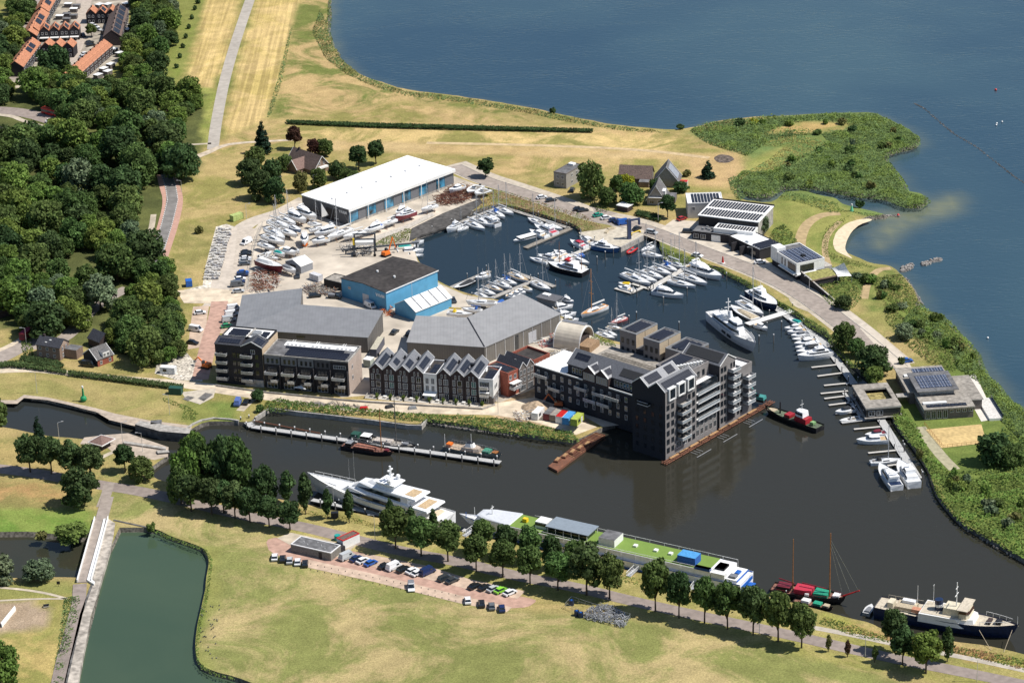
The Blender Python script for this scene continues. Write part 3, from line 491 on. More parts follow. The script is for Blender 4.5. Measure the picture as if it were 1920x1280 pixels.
def crown_mesh(seed,shape,mt,n=2600):
 "crown for a tree of height 1 m and radius 1 m (scaled later): z from trunk top to 1"
 rs=np.random.RandomState(seed);lobes=[]
 if shape=='round':
  lobes.append((0,0,.62,.62,.26))
  for k in range(15):
   t=k*2.4+rs.uniform(0,1);z=.41+.46*((k+.5)/15)+rs.uniform(-.05,.05);r=.62*math.sqrt(max(.05,1-((z-.55)/.48)**2))*rs.uniform(.8,1.05);lobes.append((r*math.cos(t),r*math.sin(t),z,rs.uniform(.30,.46),rs.uniform(.09,.145)))
  lobes.append((.05,0,.87,.38,.13))
 elif shape=='broad':
  lobes.append((0,0,.55,.7,.3))
  for k in range(20):
   t=k*2.4+rs.uniform(0,1);z=.18+.65*((k+.5)/20)+rs.uniform(-.05,.05);r=.68*math.sqrt(max(.05,1-((z-.42)/.55)**2))*rs.uniform(.8,1.1);lobes.append((r*math.cos(t),r*math.sin(t),z,rs.uniform(.28,.44),rs.uniform(.10,.17)))
  lobes.append((-.05,0,.85,.35,.15))
 elif shape=='narrow':
  for k in range(11):
   z=.22+.72*k/10;r=.5*math.sin(math.pi*min(1,(k+1.6)/12))*rs.uniform(.5,1);t=rs.uniform(0,6.28);lobes.append((r*math.cos(t)*.6,r*math.sin(t)*.6,z,.62*math.sin(math.pi*(k+1.5)/13)+.12,.1))
 elif shape=='cone':
  for k in range(14):
   z=.1+.84*k/13;R_=.85*(1-(z-.08)/.95)**.8
   for q in range(5 if k<10 else 2):
    t=rs.uniform(0,6.28);lobes.append((R_*.6*math.cos(t),R_*.6*math.sin(t),z+rs.uniform(-.02,.02),R_*.42+.06,.055))
 elif shape=='bush':
  for k in range(9):
   t=k*2.4;r=rs.uniform(.1,.6);lobes.append((r*math.cos(t),r*math.sin(t),rs.uniform(.3,.62),rs.uniform(.35,.5),rs.uniform(.25,.38)))
 lobes=np.array(lobes);vol=lobes[:,3]**2;cnt=(vol/vol.sum()*n).astype(int)+4;P=[];N=[];Lf=[]
 for(x,y,z,r,h),c in zip(lobes,cnt):
  d=rs.normal(0,1,(c,3));d/=np.linalg.norm(d,axis=1)[:,None];rr=rs.uniform(.72,1.06,c)[:,None];bumps=1+.12*np.sin(d[:,:1]*7+x*9)*np.cos(d[:,1:2]*8+z*20)
  P.append(np.array([x,y,z])+d*rr*bumps*np.array([r,r,h]));N.append(d*np.array([1,1,1.0])+np.array([0,0,.25]));Lf.append(rs.uniform(.72,1.3,c)*rs.uniform(.85,1.18))
 return np.concatenate(P),np.concatenate(N),np.concatenate(Lf),rs
CROWNS={};TRUNKS={}
def crown(shape,mt,var,R,H,leaf=.42,n=2600):
 k=(shape,mt.name,var)
 if k not in CROWNS:
  P,N,Lf,rs=crown_mesh(hash(shape)%100 if False else(len(shape)*7+var*13),shape,mt,n)
  P=P*np.array([R,R,H]);N=N*np.array([1/R,1/R,1/H*1.6]);N/=np.linalg.norm(N,axis=1)[:,None]
  CROWNS[k]=(quads_mesh('crown',leaf_quads(P,N,leaf,rs),mt,Lf),R,H)
 return CROWNS[k]
def trunk_mesh(shape):
 if shape in TRUNKS:return TRUNKS[shape]
 mb=MB();rr=random.Random(3);top=.55 if shape!='cone' else .9
 mb.tube((0,0,-.03),(0.05,0,.3),.30,bark,7,.2);mb.tube((.05,0,.3),(0,.1,top),.2,bark,6,.08)
 if shape!='cone':
  for k in range(6):
   t=k*1.05;mb.tube((.04,0,.26+.03*k),(1.6*math.cos(t),1.6*math.sin(t),.48+.04*k),.1,bark,5,.04)
 TRUNKS[shape]=mb.mesh('trunk');return TRUNKS[shape]
def tree(base,H,R,shape='round',mt=None,label='',group=None,cat='tree',name='tree',var=None,z=LZ,seen=False):
 mt=mt or lf_mid;var=rnd.randrange(4)if var is None else var
 me,r0,h0=crown(shape,mt,var,{'round':4.6,'broad':5.5,'narrow':2.4,'cone':4,'bush':2.2}[shape],{'round':14,'broad':12,'narrow':10,'cone':13,'bush':2.6}[shape],{'bush':.30,'narrow':.33,'cone':.34}.get(shape,.42),{'bush':500,'narrow':1100,'broad':3000}.get(shape,2600))
 t=thing(name,label,cat,base[0],base[1],z,rnd.uniform(0,6.28),group)
 inst(me,'crown',t,sc=(R/r0,R/r0,H/h0))
 if shape!='bush':inst(trunk_mesh(shape),'trunk',t,sc=(max(.5,R/4.6),max(.5,R/4.6),H))
 return t
def T(px,py,H,R,shape,mt,label,**k):return tree(G(px,py),H,R,shape,mt,label,**k)
AV=[(1100,1116,17,5.6),(1143,1121,15,4.8),(1229,1146,17.5,4.6),(1273,1158,15.5,4.0),(1321,1168,15.5,4.3),(1364,1179,16,4.4),(1412,1189,16,4.6),(1459,1202,16.5,4.7),(1503,1214,14.5,4.2)]
for i,(x,y,h,r)in enumerate(AV):
 T(x,y,h,r,'round',lf_mid if i%3 else lf_dark,f'{ORD[i]} of nine round avenue trees between cruise ship and lawn, from left',group='avenue trees along the south quay',cat='tree',name='avenue_tree')
for i,(x,y,h,r)in enumerate([(893,1071,12.5,4.3),(943,1082,13,4.3),(994,1096,13.5,4.3),(1046,1106,13,4.6)]):
 T(x,y,h,r,'round',lf_mid,f'{ORD[i]} of four round clear trunked trees behind the parked cars',group='avenue trees along the south quay',name='avenue_tree')
for i,(x,y,h,r)in enumerate([(905,1038,12,4.0),(950,1046,11.5,3.7),(993,1055,12.5,4),(1035,1068,12,3.5),(1078,1080,12.5,4)]):
 T(x,y,h,r,'round',lf_dark if i%2 else lf_mid,f'{ORD[i]} from left of five waterside trees beside the cruise ship bow',group='avenue trees along the south quay',name='avenue_tree')
for i,(x,y,h,r)in enumerate([(742,1028,14.5,5.2),(790,1042,13.5,5.0),(840,1052,14,5.2)]):
 T(x,y,h,r,'round',lf_mid,f'{ORD[i]} of three big spreading trees at the superyacht stern, from left',group='big trees by the car park',name='avenue_tree')
for i,(x,y,h,r)in enumerate([(540,945,12,3.0),(573,964,14.5,2.9),(615,972,10.5,2.1),(655,980,11.5,2.3),(733,1000,12,2.1),(772,1010,11,2.4),(814,1020,12,2.0)]):
 T(x,y,h,r,'narrow',lf_dark,f'{ORD[i]} of the slim upright trees before the white superyacht, from left',group='slim trees before the superyacht',name='slim_tree')
for i,(x,y,h,r)in enumerate([(359,958,13,4.8),(397,964,13,4.6),(420,962,12,4.5),(441,972,12.5,4.4),(469,979,12.5,4.3),(505,988,11,4.2),(544,994,10.5,4.0),(352,935,19,5.2),(385,925,21,5.6),(420,925,21,5.5),(450,930,20,5.6),(365,912,19,5.5),(435,905,17,5),(497,942,14,4.4),(340,945,14,4.5)]):
 T(x,y,h,r,'broad' if i>6 else 'round',[lf_mid,lf_dark,lf_mid,lf_light][i%4]if i>6 else lf_dark,(f'{ORD[i]} dark tree in the front line of the dense clump by the lock' if i<7 else f'{ORD[i-7]} tall broad tree behind the front line of the lock clump'),group='tree clump between lock and superyacht',name='broad_tree')
for i,(x,y,h,r)in enumerate([(57,885,14,4.8),(97,888,13.5,4.8),(135,896,13,4.6),(172,900,13,4.8)]):
 T(x,y,h,r,'round',lf_dark,f'{ORD[i]} from the left of four round trees shading the road south of the left canal',group='round trees south of the left canal',name='broad_tree')
T(152,948,14,6.2,'broad',lf_dark,'large dark spreading tree beside the start of the white railed footbridge',name='broad_tree')
T(235,884,10,3.8,'round',lf_dark,'round dark tree on the lock island, left of a paler one',name='broad_tree')
T(266,900,9,4.2,'broad',lf_mid,'low paler green tree on the lock island beside a dark round one',name='broad_tree')
T(73,828,9.5,2.9,'cone',lf_fir,'small dark conifer on the south bank of the left canal',name='conifer')
T(-6,828,16,5,'round',lf_mid,'green tree cut by the left edge of the photo beside the canal',name='broad_tree')
T(2,1290,15,6,'broad',lf_light,'leafy tree in the bottom left corner of the photo',name='broad_tree')
T(75,1088,7,5,'broad',lf_silver,'round silvery willow at the water edge near the pond dam',name='willow')
T(-8,1092,9,6,'broad',lf_silver,'silvery willow cut by the left edge of the photo at the water',name='willow')
T(135,1014,6,5.5,'broad',lf_shrub,'wide pale green willow shrub on the bank left of the footbridge',name='willow')
T(78,1012,3.6,2.4,'bush',lf_olive,'small half bare bush leaning over the moat water',name='bush')
T(284,996,3.4,1.6,'bush',lf_shrub,'small shrub at the corner of the green pond',name='bush')
T(1692,1245,12,4.0,'round',lf_dark,'dark tree left of the bright green tree near the navy coaster',name='avenue_tree')
T(1676,1222,14,3.8,'round',lf_dark,'dark tree behind another, hiding the stern of the navy coaster mooring',name='avenue_tree')
T(1736,1262,13.5,4.8,'round',lf_light,'bright green tree at the road by the navy coaster',name='avenue_tree')
T(1776,1240,11,2.4,'narrow',lf_dark,'small slim dark tree on the bank right of the bright green tree',name='slim_tree')
for i,(x,y,mt_)in enumerate([(1553,1221,lf_olive),(1589,1231,lf_red),(1640,1241,lf_mid)]):
 T(x,y,5.5,1.1,'narrow',mt_,['thin olive sapling on the lawn edge','thin purple red sapling on the lawn edge','thin green sapling on the lawn edge near the road'][i],group='saplings on the lawn edge',name='sapling')
M_=[(493,288,15,4.8,'cone',lf_fir,'big dark pyramidal conifer at the field edge north of the farmhouse'),(553,280,11,3.6,'round',lf_red,'reddish brown tree behind the brown roofed farmhouse'),(590,292,8,3.4,'broad',lf_red,'dark purple tree just right of the farmhouse roof'),(610,292,8,3.8,'broad',lf_mid,'green tree behind the farmhouse gable'),(673,318,11,4.4,'round',lf_dark,'left of two dark round trees behind the white roofed hall'),(705,308,11,4.0,'round',lf_dark,'right of two dark round trees behind the white roofed hall'),(632,335,8,4.2,'broad',lf_dark,'bushy tree right of the farmhouse gable'),(655,345,7,4.5,'broad',lf_mid,'spreading tree between farmhouse and white hall'),(598,352,9,3.6,'broad',lf_mid,'tree in front of the farmhouse wing'),(565,360,9,3.4,'broad',lf_olive,'olive tree on the farmhouse drive'),(478,312,9,5,'broad',lf_mid,'pale wide tree on the north side of the clump left of the farmhouse'),(470,345,12,5.6,'broad',lf_dark,'dark big tree on the left of the farmhouse clump'),(488,372,13,5.6,'broad',lf_dark,'dark big tree at the front of the farmhouse clump'),(515,380,11,4.8,'broad',lf_dark,'dark tree at the road end of the farmhouse clump'),(508,345,11,5,'broad',lf_dark,'dark tree in the middle of the farmhouse clump'),(535,320,7,3.6,'broad',lf_mid,'low tree close to the left side of the farmhouse'),(911,332,8.5,3.9,'round',lf_dark,'lone round tree beside the lake road behind the boatyard'),(1108,372,17,5.8,'broad',lf_mid,'very big green tree right of the grey box house on the lake road'),(1140,385,8,4,'broad',lf_mid,'smaller tree at the foot of the very big tree'),(1173,352,6,4.2,'broad',lf_yel,'bright yellow tree in the garden before the long brown roof'),(1185,385,10,5.4,'broad',lf_mid,'green garden tree below the yellow tree'),(1155,358,7,3,'broad',lf_mid,'green tree left of the yellow tree'),(1252,408,10,3.8,'round',lf_dark,'dark round tree beside the clubhouse drive'),(1275,360,4.5,3.6,'broad',lf_dark,'low dark rounded tree between the houses and clubhouse'),(1287,330,3.2,2.2,'bush',lf_olive,'small olive bush behind the steep roofed house'),(1327,333,7.6,4.0,'cone',lf_fir,'isolated dark conifer on the dry grass near the fire pit'),(1230,360,6,3,'broad',lf_mid,'tree between the two steep roofed houses'),(1582,655,10,4.6,'broad',lf_mid,'green tree on the harbour bank above the empty berths'),(1605,668,7,3.6,'broad',lf_mid,'smaller tree on the harbour bank right of a bigger one'),(1637,705,12,6.3,'broad',lf_dark,'large dark tree beside the entrance of the grey clubhouse on stilts'),(1638,720,7,3.6,'broad',lf_shrub,'light green tree in front of the large dark tree near the stilt pavilion'),(1695,635,6,3.8,'broad',lf_silver,'silvery round tree on the point between road and lake'),(1580,578,5,3.6,'broad',lf_dark,'dark shrub like tree at the low end of the ramp wall'),(1690,682,3,1.4,'bush',lf_dark,'small clipped bush beside the blue parked car'),(1862,868,11,6,'broad',lf_dark,'large dark tree right of the fenced sand garden'),(1895,872,8,5,'broad',lf_mid,'tree at the right edge beyond the fenced sand garden'),(1428,438,8,3.2,'broad',lf_silver,'grey green tree at the right end of the solar roofed clubhouse'),(483,752,4.5,2.4,'broad',lf_dark,'small dark tree on the quay before the tall apartment block'),(486,772,3.2,1.8,'bush',lf_mid,'bush between quay tree and the canal wall'),(1386,236,4,3,'bush',lf_dark,'dark round bush near the lake on the reed point'),(1414,233,3,2.4,'bush',lf_yel,'small yellow green bush near the lake on the reed point'),(1036,212,2.8,1.8,'bush',lf_dark,'isolated bush on the lake shore'),(1275,242,2.4,2.4,'bush',lf_dark,'lone bush on the lake shore left of the reed point'),(1612,388,3.2,2.4,'bush',lf_dark,'dark bush near the small green beacon'),(1600,246,3,2.6,'bush',lf_dark,'dark shrub on top of the reed point'),(1590,322,3,2.8,'bush',lf_dark,'dark shrub amid the reeds of the point'),(373,437,3.5,2,'bush',lf_olive,'thin bush beside the pale stone stacks')]
for x,y,h,r,s,mt_,lb in M_:T(x,y,h,r,s,mt_,lb,name={'cone':'conifer','bush':'bush'}.get(s,'broad_tree'),cat='bush' if s=='bush' else 'tree')
for i,y in enumerate([5,17,34,52,70,88,107,126]):
 T(371.5-i*5.7,y+2,2.6,1.5,'bush',lf_dark,f'{ORD[i]} small clipped tree counting down the grass strip beside the golden field',group='small trees beside the golden field',name='clipped_tree',cat='tree')
WOODS=[([(0,262),(60,252),(110,250),(190,262),(240,258),(296,300),(292,328),(262,340),(248,365),(240,400),(244,425),(262,452),(266,480),(215,500),(170,505),(130,490),(60,500),(0,500)],6.9,'wood','wood left of the cycle road','trees of the wood left of the cycle road'),([(0,500),(60,500),(100,490),(150,520),(215,500),(262,480),(300,475),(325,500),(320,535),(280,560),(240,535),(200,555),(150,590),(110,612),(60,600),(30,590),(0,540)],6.5,'wood','wood above small houses','trees above the two small houses'),([(215,590),(250,560),(300,555),(335,560),(338,600),(332,650),(290,670),(250,665),(225,640),(200,615)],5.4,'wood','clump beside brick car park','trees between small houses and brick car park'),([(45,140),(100,125),(170,150),(235,150),(330,180),(382,165),(375,195),(345,225),(330,250),(350,290),(352,320),(325,315),(300,285),(230,245),(135,215),(95,190),(50,170)],6.4,'wood','wood above the bus road','trees between estate and bus road'),([(255,-10),(320,-10),(335,20),(320,50),(330,65),(300,90),(310,115),(290,130),(295,160),(240,150),(232,105),(250,60)],5.4,'wood','belt right of estate','trees in the belt right of the estate'),([(22,0),(60,0),(55,20),(30,48),(20,40)],4.4,'wood','belt left of estate','trees left of the estate street'),([(-5,45),(20,48),(38,70),(20,110),(8,125),(-5,120)],4.8,'wood','left edge near estate','trees at the left edge near the estate'),([(-5,135),(15,140),(22,170),(-5,178)],4.6,'wood','left edge above road','trees at the left edge above the road')]
CLEAR=[(G(208,338),10),(G(214,352),9),(G(143,503),12),(G(190,420),7),(G(60,470),8),(G(200,558),9),(G(190,568),7),(G(120,330),7),(G(225,545),9)]
for poly,R0_,_,lb,gr in WOODS:
 P=[G(x,y,7)for x,y in poly];xs=[p.x for p in P];ys=[p.y for p in P];placed=[];allw=[];rr=random.Random(len(lb));tries=0
 while tries<2500:
  tries+=1;x=rr.uniform(min(xs),max(xs));y=rr.uniform(min(ys),max(ys));r=R0_*rr.choice([.62,.8,.95,1.05,1.25])*rr.uniform(.9,1.1)
  if not inpoly(np.array([x]),np.array([y]),P)[0]:continue
  if any((x-q.x)**2+(y-q.y)**2<w_*w_ for q,w_ in CLEAR):continue
  if any((x-a)**2+(y-b)**2<((r+c)*.77)**2 for a,b,c in placed):continue
  placed.append((x,y,r));h=min(17,r*rr.uniform(1.8,2.3))
  mt_=rr.choice([lf_dark,lf_mid,lf_mid,lf_mid,lf_light,lf_light]if 'brick car park' not in lb else[lf_mid,lf_light,lf_mid,lf_dark])
  if rr.random()<.02:mt_=lf_silver
  allw.append((x,y,r,h,mt_))
 allw.sort(key=lambda q:-q[1]);rowsz=max(1,int(len(allw)**.5));tn={'dark_leaves':'dark','green_leaves':'mid green','light_leaves':'light green','silver_leaves':'silvery'}
 for q0 in range(0,len(allw),rowsz):
  rw=sorted(allw[q0:q0+rowsz])
  for j,(x,y,r,h,mt_)in enumerate(rw):tree((x,y),h,r,'broad',mt_,f'{tn[mt_.name]} tree, {ORD[j]} from left in the {ORD[q0//rowsz]} row, {lb}',group=gr,name='broad_tree')
for area,px,nb in(('on the reed point',[(1340,236),(1480,226),(1640,222),(1700,260),(1655,300),(1690,355),(1600,364),(1500,350),(1400,340),(1480,300),(1560,260),(1440,240)],22),('on the green bank right of the lower jetty',[(1690,790),(1750,870),(1850,915),(1915,950),(1915,1030),(1830,985),(1770,920),(1710,840)],16),('in the reed belt by the lake',[(1700,600),(1770,605),(1825,670),(1880,760),(1850,740),(1790,665),(1730,640)],12),('on the shrub point',[(1600,520),(1680,515),(1720,565),(1680,590),(1640,560)],12)):
 P=[G(x,y)for x,y in px];xs=[p.x for p in P];ys=[p.y for p in P];rr=random.Random(nb);got=[]
 while len(got)<nb:
  x,y=rr.uniform(min(xs),max(xs)),rr.uniform(min(ys),max(ys))
  if inpoly(np.array([x]),np.array([y]),P)[0]:got.append((x,y))
 for j,(x,y)in enumerate(sorted(got)):mt_=rr.choice([lf_mid,lf_mid,lf_light,lf_olive,lf_silver,lf_light]);tree((x,y),rr.uniform(2.6,4.2),rr.uniform(1.4,3.2),'bush',mt_,f"{ORD[j] if j < 20 else ['last but one','last'][j-20]} scrub bush {area}, counting from the left",'scrub bushes '+area,'bush','bush')
def veg(name,px,dens,h,size,mts,label,cat='reeds',seed=1,clump=.25,z=LZ,holes=(),hedge=False):
 if hedge or name=='hedge' and cat=='hedge':hedge=True;dens*=5;size*=.8;mts=[lf_dark]
 P=[G(x,y,z)for x,y in px]
 if name=='reeds' and seed in(2,4):P=offset(P,1.3)
 if not hedge:dens*=1.7;size*=.72
 xs=[p.x for p in P];ys=[p.y for p in P];rs=np.random.RandomState(seed);A=(max(xs)-min(xs))*(max(ys)-min(ys));n=int(A*dens)
 X=rs.uniform(min(xs),max(xs),n);Y=rs.uniform(min(ys),max(ys),n);k=inpoly(X,Y,P)
 for hp in holes:k&=~inpoly(X+rs.normal(0,.8,n),Y+rs.normal(0,.8,n),[G(a,b)for a,b in hp])
 X,Y=X[k],Y[k];n=len(X)
 nv=np.array([mnoise.noise(Vector((a*clump,b*clump,seed)))+.6*mnoise.noise(Vector((a*clump*3,b*clump*3,seed)))for a,b in zip(X,Y)])
 d=polydist(X,Y,P);edge=np.clip(d/1.2,.25,1);big=np.array([mnoise.noise(Vector((a*.035,b*.035,seed+5)))for a,b in zip(X,Y)]);hh=h*(.62+.75*nv+.6*big)*edge if not hedge else np.full(n,h);hh=np.maximum(hh,h*.12)
 Zc=z+hh*rs.uniform(.35,1,n)
 pts=np.stack([X,Y,Zc],1);N=np.stack([rs.normal(0,.5,n),rs.normal(0,.5,n)-.2,np.full(n,1.0)],1)
 V=leaf_quads(pts,N,size,rs,.35);lf=(1+.35*nv)*rs.uniform(.8,1.2,n)
 which=(nv+rs.normal(0,.15,n)>.12).astype(int)if len(mts)>1 else np.zeros(n,int)
 me=quads_mesh(name,V,mts[0],np.clip(lf,.5,1.6))
 for q in mts[1:]:me.materials.append(q)
 me.polygons.foreach_set('material_index',which.astype(np.int32));o=bpy.data.objects.new(name,me);COL.objects.link(o)
 return tag(o,label,cat,kind='stuff')
veg('reeds',[(1300,245),(1340,233),(1400,226),(1480,222),(1560,217),(1638,216),(1662,227),(1698,244),(1720,262),(1720,276),(1664,290),(1660,300),(1678,325),(1696,350),(1700,364),(1733,370),(1740,379),(1725,389),(1700,389),(1658,373),(1602,369),(1549,357),(1467,354),(1444,368),(1425,370),(1400,366),(1375,345),(1395,325),(1450,325),(1500,300),(1560,268),(1545,250),(1480,255),(1440,262),(1400,290),(1340,272),(1320,262)],3.2,2.3,.42,[lf_reed,lf_shrub],'dense green reeds and scrub covering the point in the lake',seed=2,clump=.11,holes=([(1475,232),(1530,226),(1592,231),(1600,243),(1540,252),(1480,247),(1430,258)],[(1520,262),(1535,258),(1546,268),(1538,284),(1515,300),(1490,316),(1488,312),(1512,294),(1530,280),(1532,268)]))
veg('scrub',[(1480,250),(1560,268),(1500,300),(1450,325),(1395,325),(1440,300),(1470,275),(1420,275)],1.6,.9,.35,[lf_dry,lf_reed],'paler low scrub in the middle of the reed point','scrub',3)
veg('reeds',[(1700,600),(1722,580),(1738,590),(1766,597),(1784,616),(1807,640),(1833,667),(1836,680),(1848,705),(1864,720),(1890,750),(1917,774),(1990,832),(2010,900),(1930,835),(1880,785),(1870,760),(1840,715),(1800,690),(1790,660),(1740,640),(1700,620)],3.2,2.4,.42,[lf_reed,lf_shrub],'tall green reed belt between the grey clubhouse and the lake',seed=4,clump=.12)
veg('scrub',[(1655,560),(1700,600),(1740,640),(1790,660),(1800,690),(1780,700),(1740,680),(1690,640),(1660,600)],1.6,1.4,.4,[lf_shrub,lf_olive],'yellow green scrub beside the pale concrete apron','scrub',5)
veg('scrub',[(1667,775),(1690,765),(1720,800),(1745,850),(1775,885),(1830,900),(1870,890),(1930,900),(2010,960),(2050,1120),(1950,1065),(1885,1030),(1852,1011),(1822,996),(1795,976),(1758,932),(1747,904),(1739,880),(1709,835),(1680,800)],2.2,2.3,.45,[lf_shrub,lf_light],'thick bright green undergrowth on the bank east of the last jetty','undergrowth',6,clump=.14)
veg('scrub',[(1780,885),(1845,880),(1860,870),(1880,800),(1930,840),(2010,900),(2010,960),(1930,905),(1870,895)],1.8,1.6,.42,[lf_shrub,lf_mid],'green undergrowth right of the fenced sand garden','undergrowth',16)
veg('hedge',[(1236,462),(1300,488),(1360,508),(1400,526),(1445,556),(1500,588),(1550,618),(1605,690),(1596,690),(1556,652),(1552,634),(1515,613),(1497,595),(1437,562),(1411,546),(1392,532),(1350,510),(1294,502),(1246,487)],4,1.3,.3,[lf_shrub,lf_mid],'row of low bushes along the east bank of the marina','bushes',7,clump=.3)
veg('scrub',[(620,-40),(612,40),(600,20),(585,60),(610,110),(650,140),(700,163),(760,180),(860,192),(930,203),(1000,215),(1060,228),(1140,242),(1200,248),(1260,250),(1140,235),(1060,219),(1000,206),(930,194),(860,183),(760,172),(710,154),(675,141),(647,117),(629,90),(619,60),(622,30)],1.8,1.4,.4,[lf_reed,lf_olive],'narrow line of reeds and bushes on the far lake shore','scrub',8,clump=.1)
veg('hedge',[(536,229),(700,235),(900,240),(1112,246),(1112,250),(900,246),(700,241),(540,234)],5,1.4,.35,[lf_reed],'long straight dark green hedge strip across the dry meadow','hedge',9)
veg('hedge',[(520,150),(545,50),(549,50),(530,150),(508,215),(500,222),(505,200)],2,1.0,.35,[lf_reed],'green ditch line of reeds beside the dike field','reeds',10)
veg('scrub',[(505,775),(560,770),(620,778),(700,780),(770,790),(800,790),(812,792),(885,802),(918,808),(980,818),(1015,823),(1070,830),(1088,828),(1075,812),(1000,795),(930,785),(800,777),(650,765),(530,750),(500,752),(492,765)],3.4,1.9,.38,[lf_shrub,lf_mid],'bushy green bank between the sandy quay road and the canal','undergrowth',11,clump=.3)
veg('scrub',[(910,352),(960,362),(1040,387),(1100,405),(1130,424),(1092,436),(1078,425),(1048,416),(1001,402),(965,392),(935,386),(900,395),(885,400),(905,375)],1.8,.8,.28,[lf_heath,lf_shrub],'brown and green scrub on the slope between lake road and marina','scrub',12,clump=.3)
veg('scrub',[(705,455),(760,425),(772,432),(768,450),(730,462),(700,462)],3,1.2,.32,[lf_shrub,lf_olive],'patch of bushes between the boat hoist and the dark slope','bushes',13)
veg('scrub',[(1450,430),(1470,420),(1490,440),(1500,470),(1480,480),(1450,470),(1440,450)],2.2,1.8,.36,[lf_mid,lf_shrub],'dark green shrubs behind the clubhouse','bushes',14)
veg('scrub',[(1555,500),(1590,510),(1620,520),(1615,560),(1600,580),(1560,575),(1530,545),(1520,530),(1565,530)],2.0,1.6,.38,[lf_shrub,lf_mid],'garden shrubs right of the ramp wall','bushes',15)
veg('scrub',[(1640,520),(1690,515),(1716,548),(1728,572),(1700,590),(1660,560),(1640,545)],2.2,1.5,.38,[lf_shrub,lf_olive],'green shrubs on the point beside the rocks','bushes',17)
veg('scrub',[(1562,432),(1552,455),(1558,472),(1580,482),(1640,500),(1600,505),(1545,480),(1540,450),(1550,425),(1580,408),(1600,402)],1.6,.7,.3,[lf_shrub,lf_olive],'dune plants behind the small beach','scrub',18)
veg('scrub',[(1470,358),(1510,366),(1570,380),(1575,392),(1640,408),(1655,404),(1600,396),(1560,400),(1500,380),(1460,372)],1.8,1.2,.35,[lf_reed,lf_shrub],'reeds on the near bank of the narrow creek','reeds',19)
veg('scrub',[(120,1120),(150,1115),(150,1150),(135,1200),(120,1290),(95,1290),(110,1200)],3,1.1,.32,[lf_reed,lf_mid],'green hedge row beside the paved dam path','hedge',20)
veg('scrub',[(290,1000),(325,1014),(360,1026),(383,1035),(392,1050),(392,1064),(383,1122),(372,1168),(367,1208),(368,1240),(379,1255),(402,1267),(440,1275),(440,1270),(404,1262),(384,1250),(373,1238),(373,1208),(378,1168),(390,1122),(398,1064),(398,1048),(388,1030),(360,1020),(325,1008),(295,995)],5,.8,.25,[lf_shrub,lf_light],'fringe of bright plants round the green pond','fringe',21)
veg('grass',[(560,962),(640,975),(715,992),(712,985),(663,968),(604,963),(560,952)],3,.7,.3,[lf_dry,lf_shrub],'dry yellow tall grass on the bank by the superyacht mooring','grass',22)
veg('grass',[(840,1010),(886,1010),(1000,1040),(1100,1066),(1203,1085),(1295,1102),(1391,1118),(1470,1136),(1470,1145),(1295,1115),(1100,1078),(990,1055),(880,1030)],2.5,.7,.3,[lf_dry,lf_shrub],'dry and green tall grass on the bank along the cruise ship','grass',23)
veg('grass',[(1545,1155),(1598,1170),(1664,1194),(1668,1205),(1600,1192),(1535,1168)],4,.9,.3,[lf_shrub,lf_dry],'tall yellow green grass on the bank left of the navy coaster','grass',24)
veg('grass',[(1785,1211),(1851,1220),(1920,1236),(2050,1278),(2040,1290),(1920,1256),(1850,1238),(1780,1222)],4,.8,.3,[lf_shrub,lf_heath],'green and russet plants on the bank below the navy coaster','grass',25)
veg('hedge',[(0,684),(30,681),(80,689),(125,698),(125,704),(80,697),(20,690),(0,692)],6,1.5,.3,[lf_mid],'clipped dark hedge west of a gap along the canal lawn','hedge',26)
veg('hedge',[(128,699),(200,707),(300,720),(345,726),(343,733),(290,727),(200,715),(128,706)],6,1.5,.3,[lf_mid],'long clipped dark hedge along the canal lawn','hedge',27)
veg('hedge',[(60,672),(110,680),(122,688),(112,692),(60,683),(38,678),(40,670)],5,1.2,.3,[lf_mid],'low garden hedge before the brown house','hedge',28)
veg('scrub',[(40,625),(60,640),(64,670),(45,668),(40,650)],3,2.2,.35,[lf_shrub,lf_mid],'garden shrubs left of the brown house','bushes',29)
veg('scrub',[(1095,345),(1130,355),(1145,400),(1120,398),(1100,375)],1.5,1.8,.36,[lf_mid],'garden shrubs under the very big tree','bushes',30)
veg('hedge',[(1195,398),(1230,404),(1240,410),(1238,418),(1200,408),(1190,404)],5,1.4,.3,[lf_shrub],'garden hedge along the lake road before the gabled house','hedge',31)
veg('scrub',[(305,745),(350,760),(372,775),(365,790),(340,785),(345,768),(305,752)],3,.9,.3,[lf_shrub],'low green shrubs beside the dark green shed','bushes',32)
veg('hedge',[(1365,335),(1385,330),(1390,350),(1400,368),(1385,378),(1372,360)],3,1.6,.36,[lf_reed],'reeds at the head of the creek behind the clubhouse','reeds',33)
veg('scrub',[(1110,622),(1122,630),(1150,640),(1155,650),(1125,646),(1108,635)],3,1.2,.32,[lf_shrub],'green shrubs between the arched hut and the cube apartments','bushes',34)
WINC={}
def window_mesh(w,h,fm,gm,mull):
 k=(round(w,2),round(h,2),fm.name,gm.name,mull)
 if k not in WINC:
  mb=MB();t=.09
  mb.box(-w/2,w/2,-.03,.02,0,h,gm)
  for a,b,c,d in((-w/2,-w/2+t,0,h),(w/2-t,w/2,0,h),(-w/2+t,w/2-t,0,t),(-w/2+t,w/2-t,h-t,h)):mb.box(a,b,-.08,-.03,c,d,fm)
  for i in range(1,mull):x=-w/2+w*i/mull;mb.box(x-.04,x+.04,-.075,-.03,t,h-t,fm)
  WINC[k]=mb.mesh('window')
 return WINC[k]
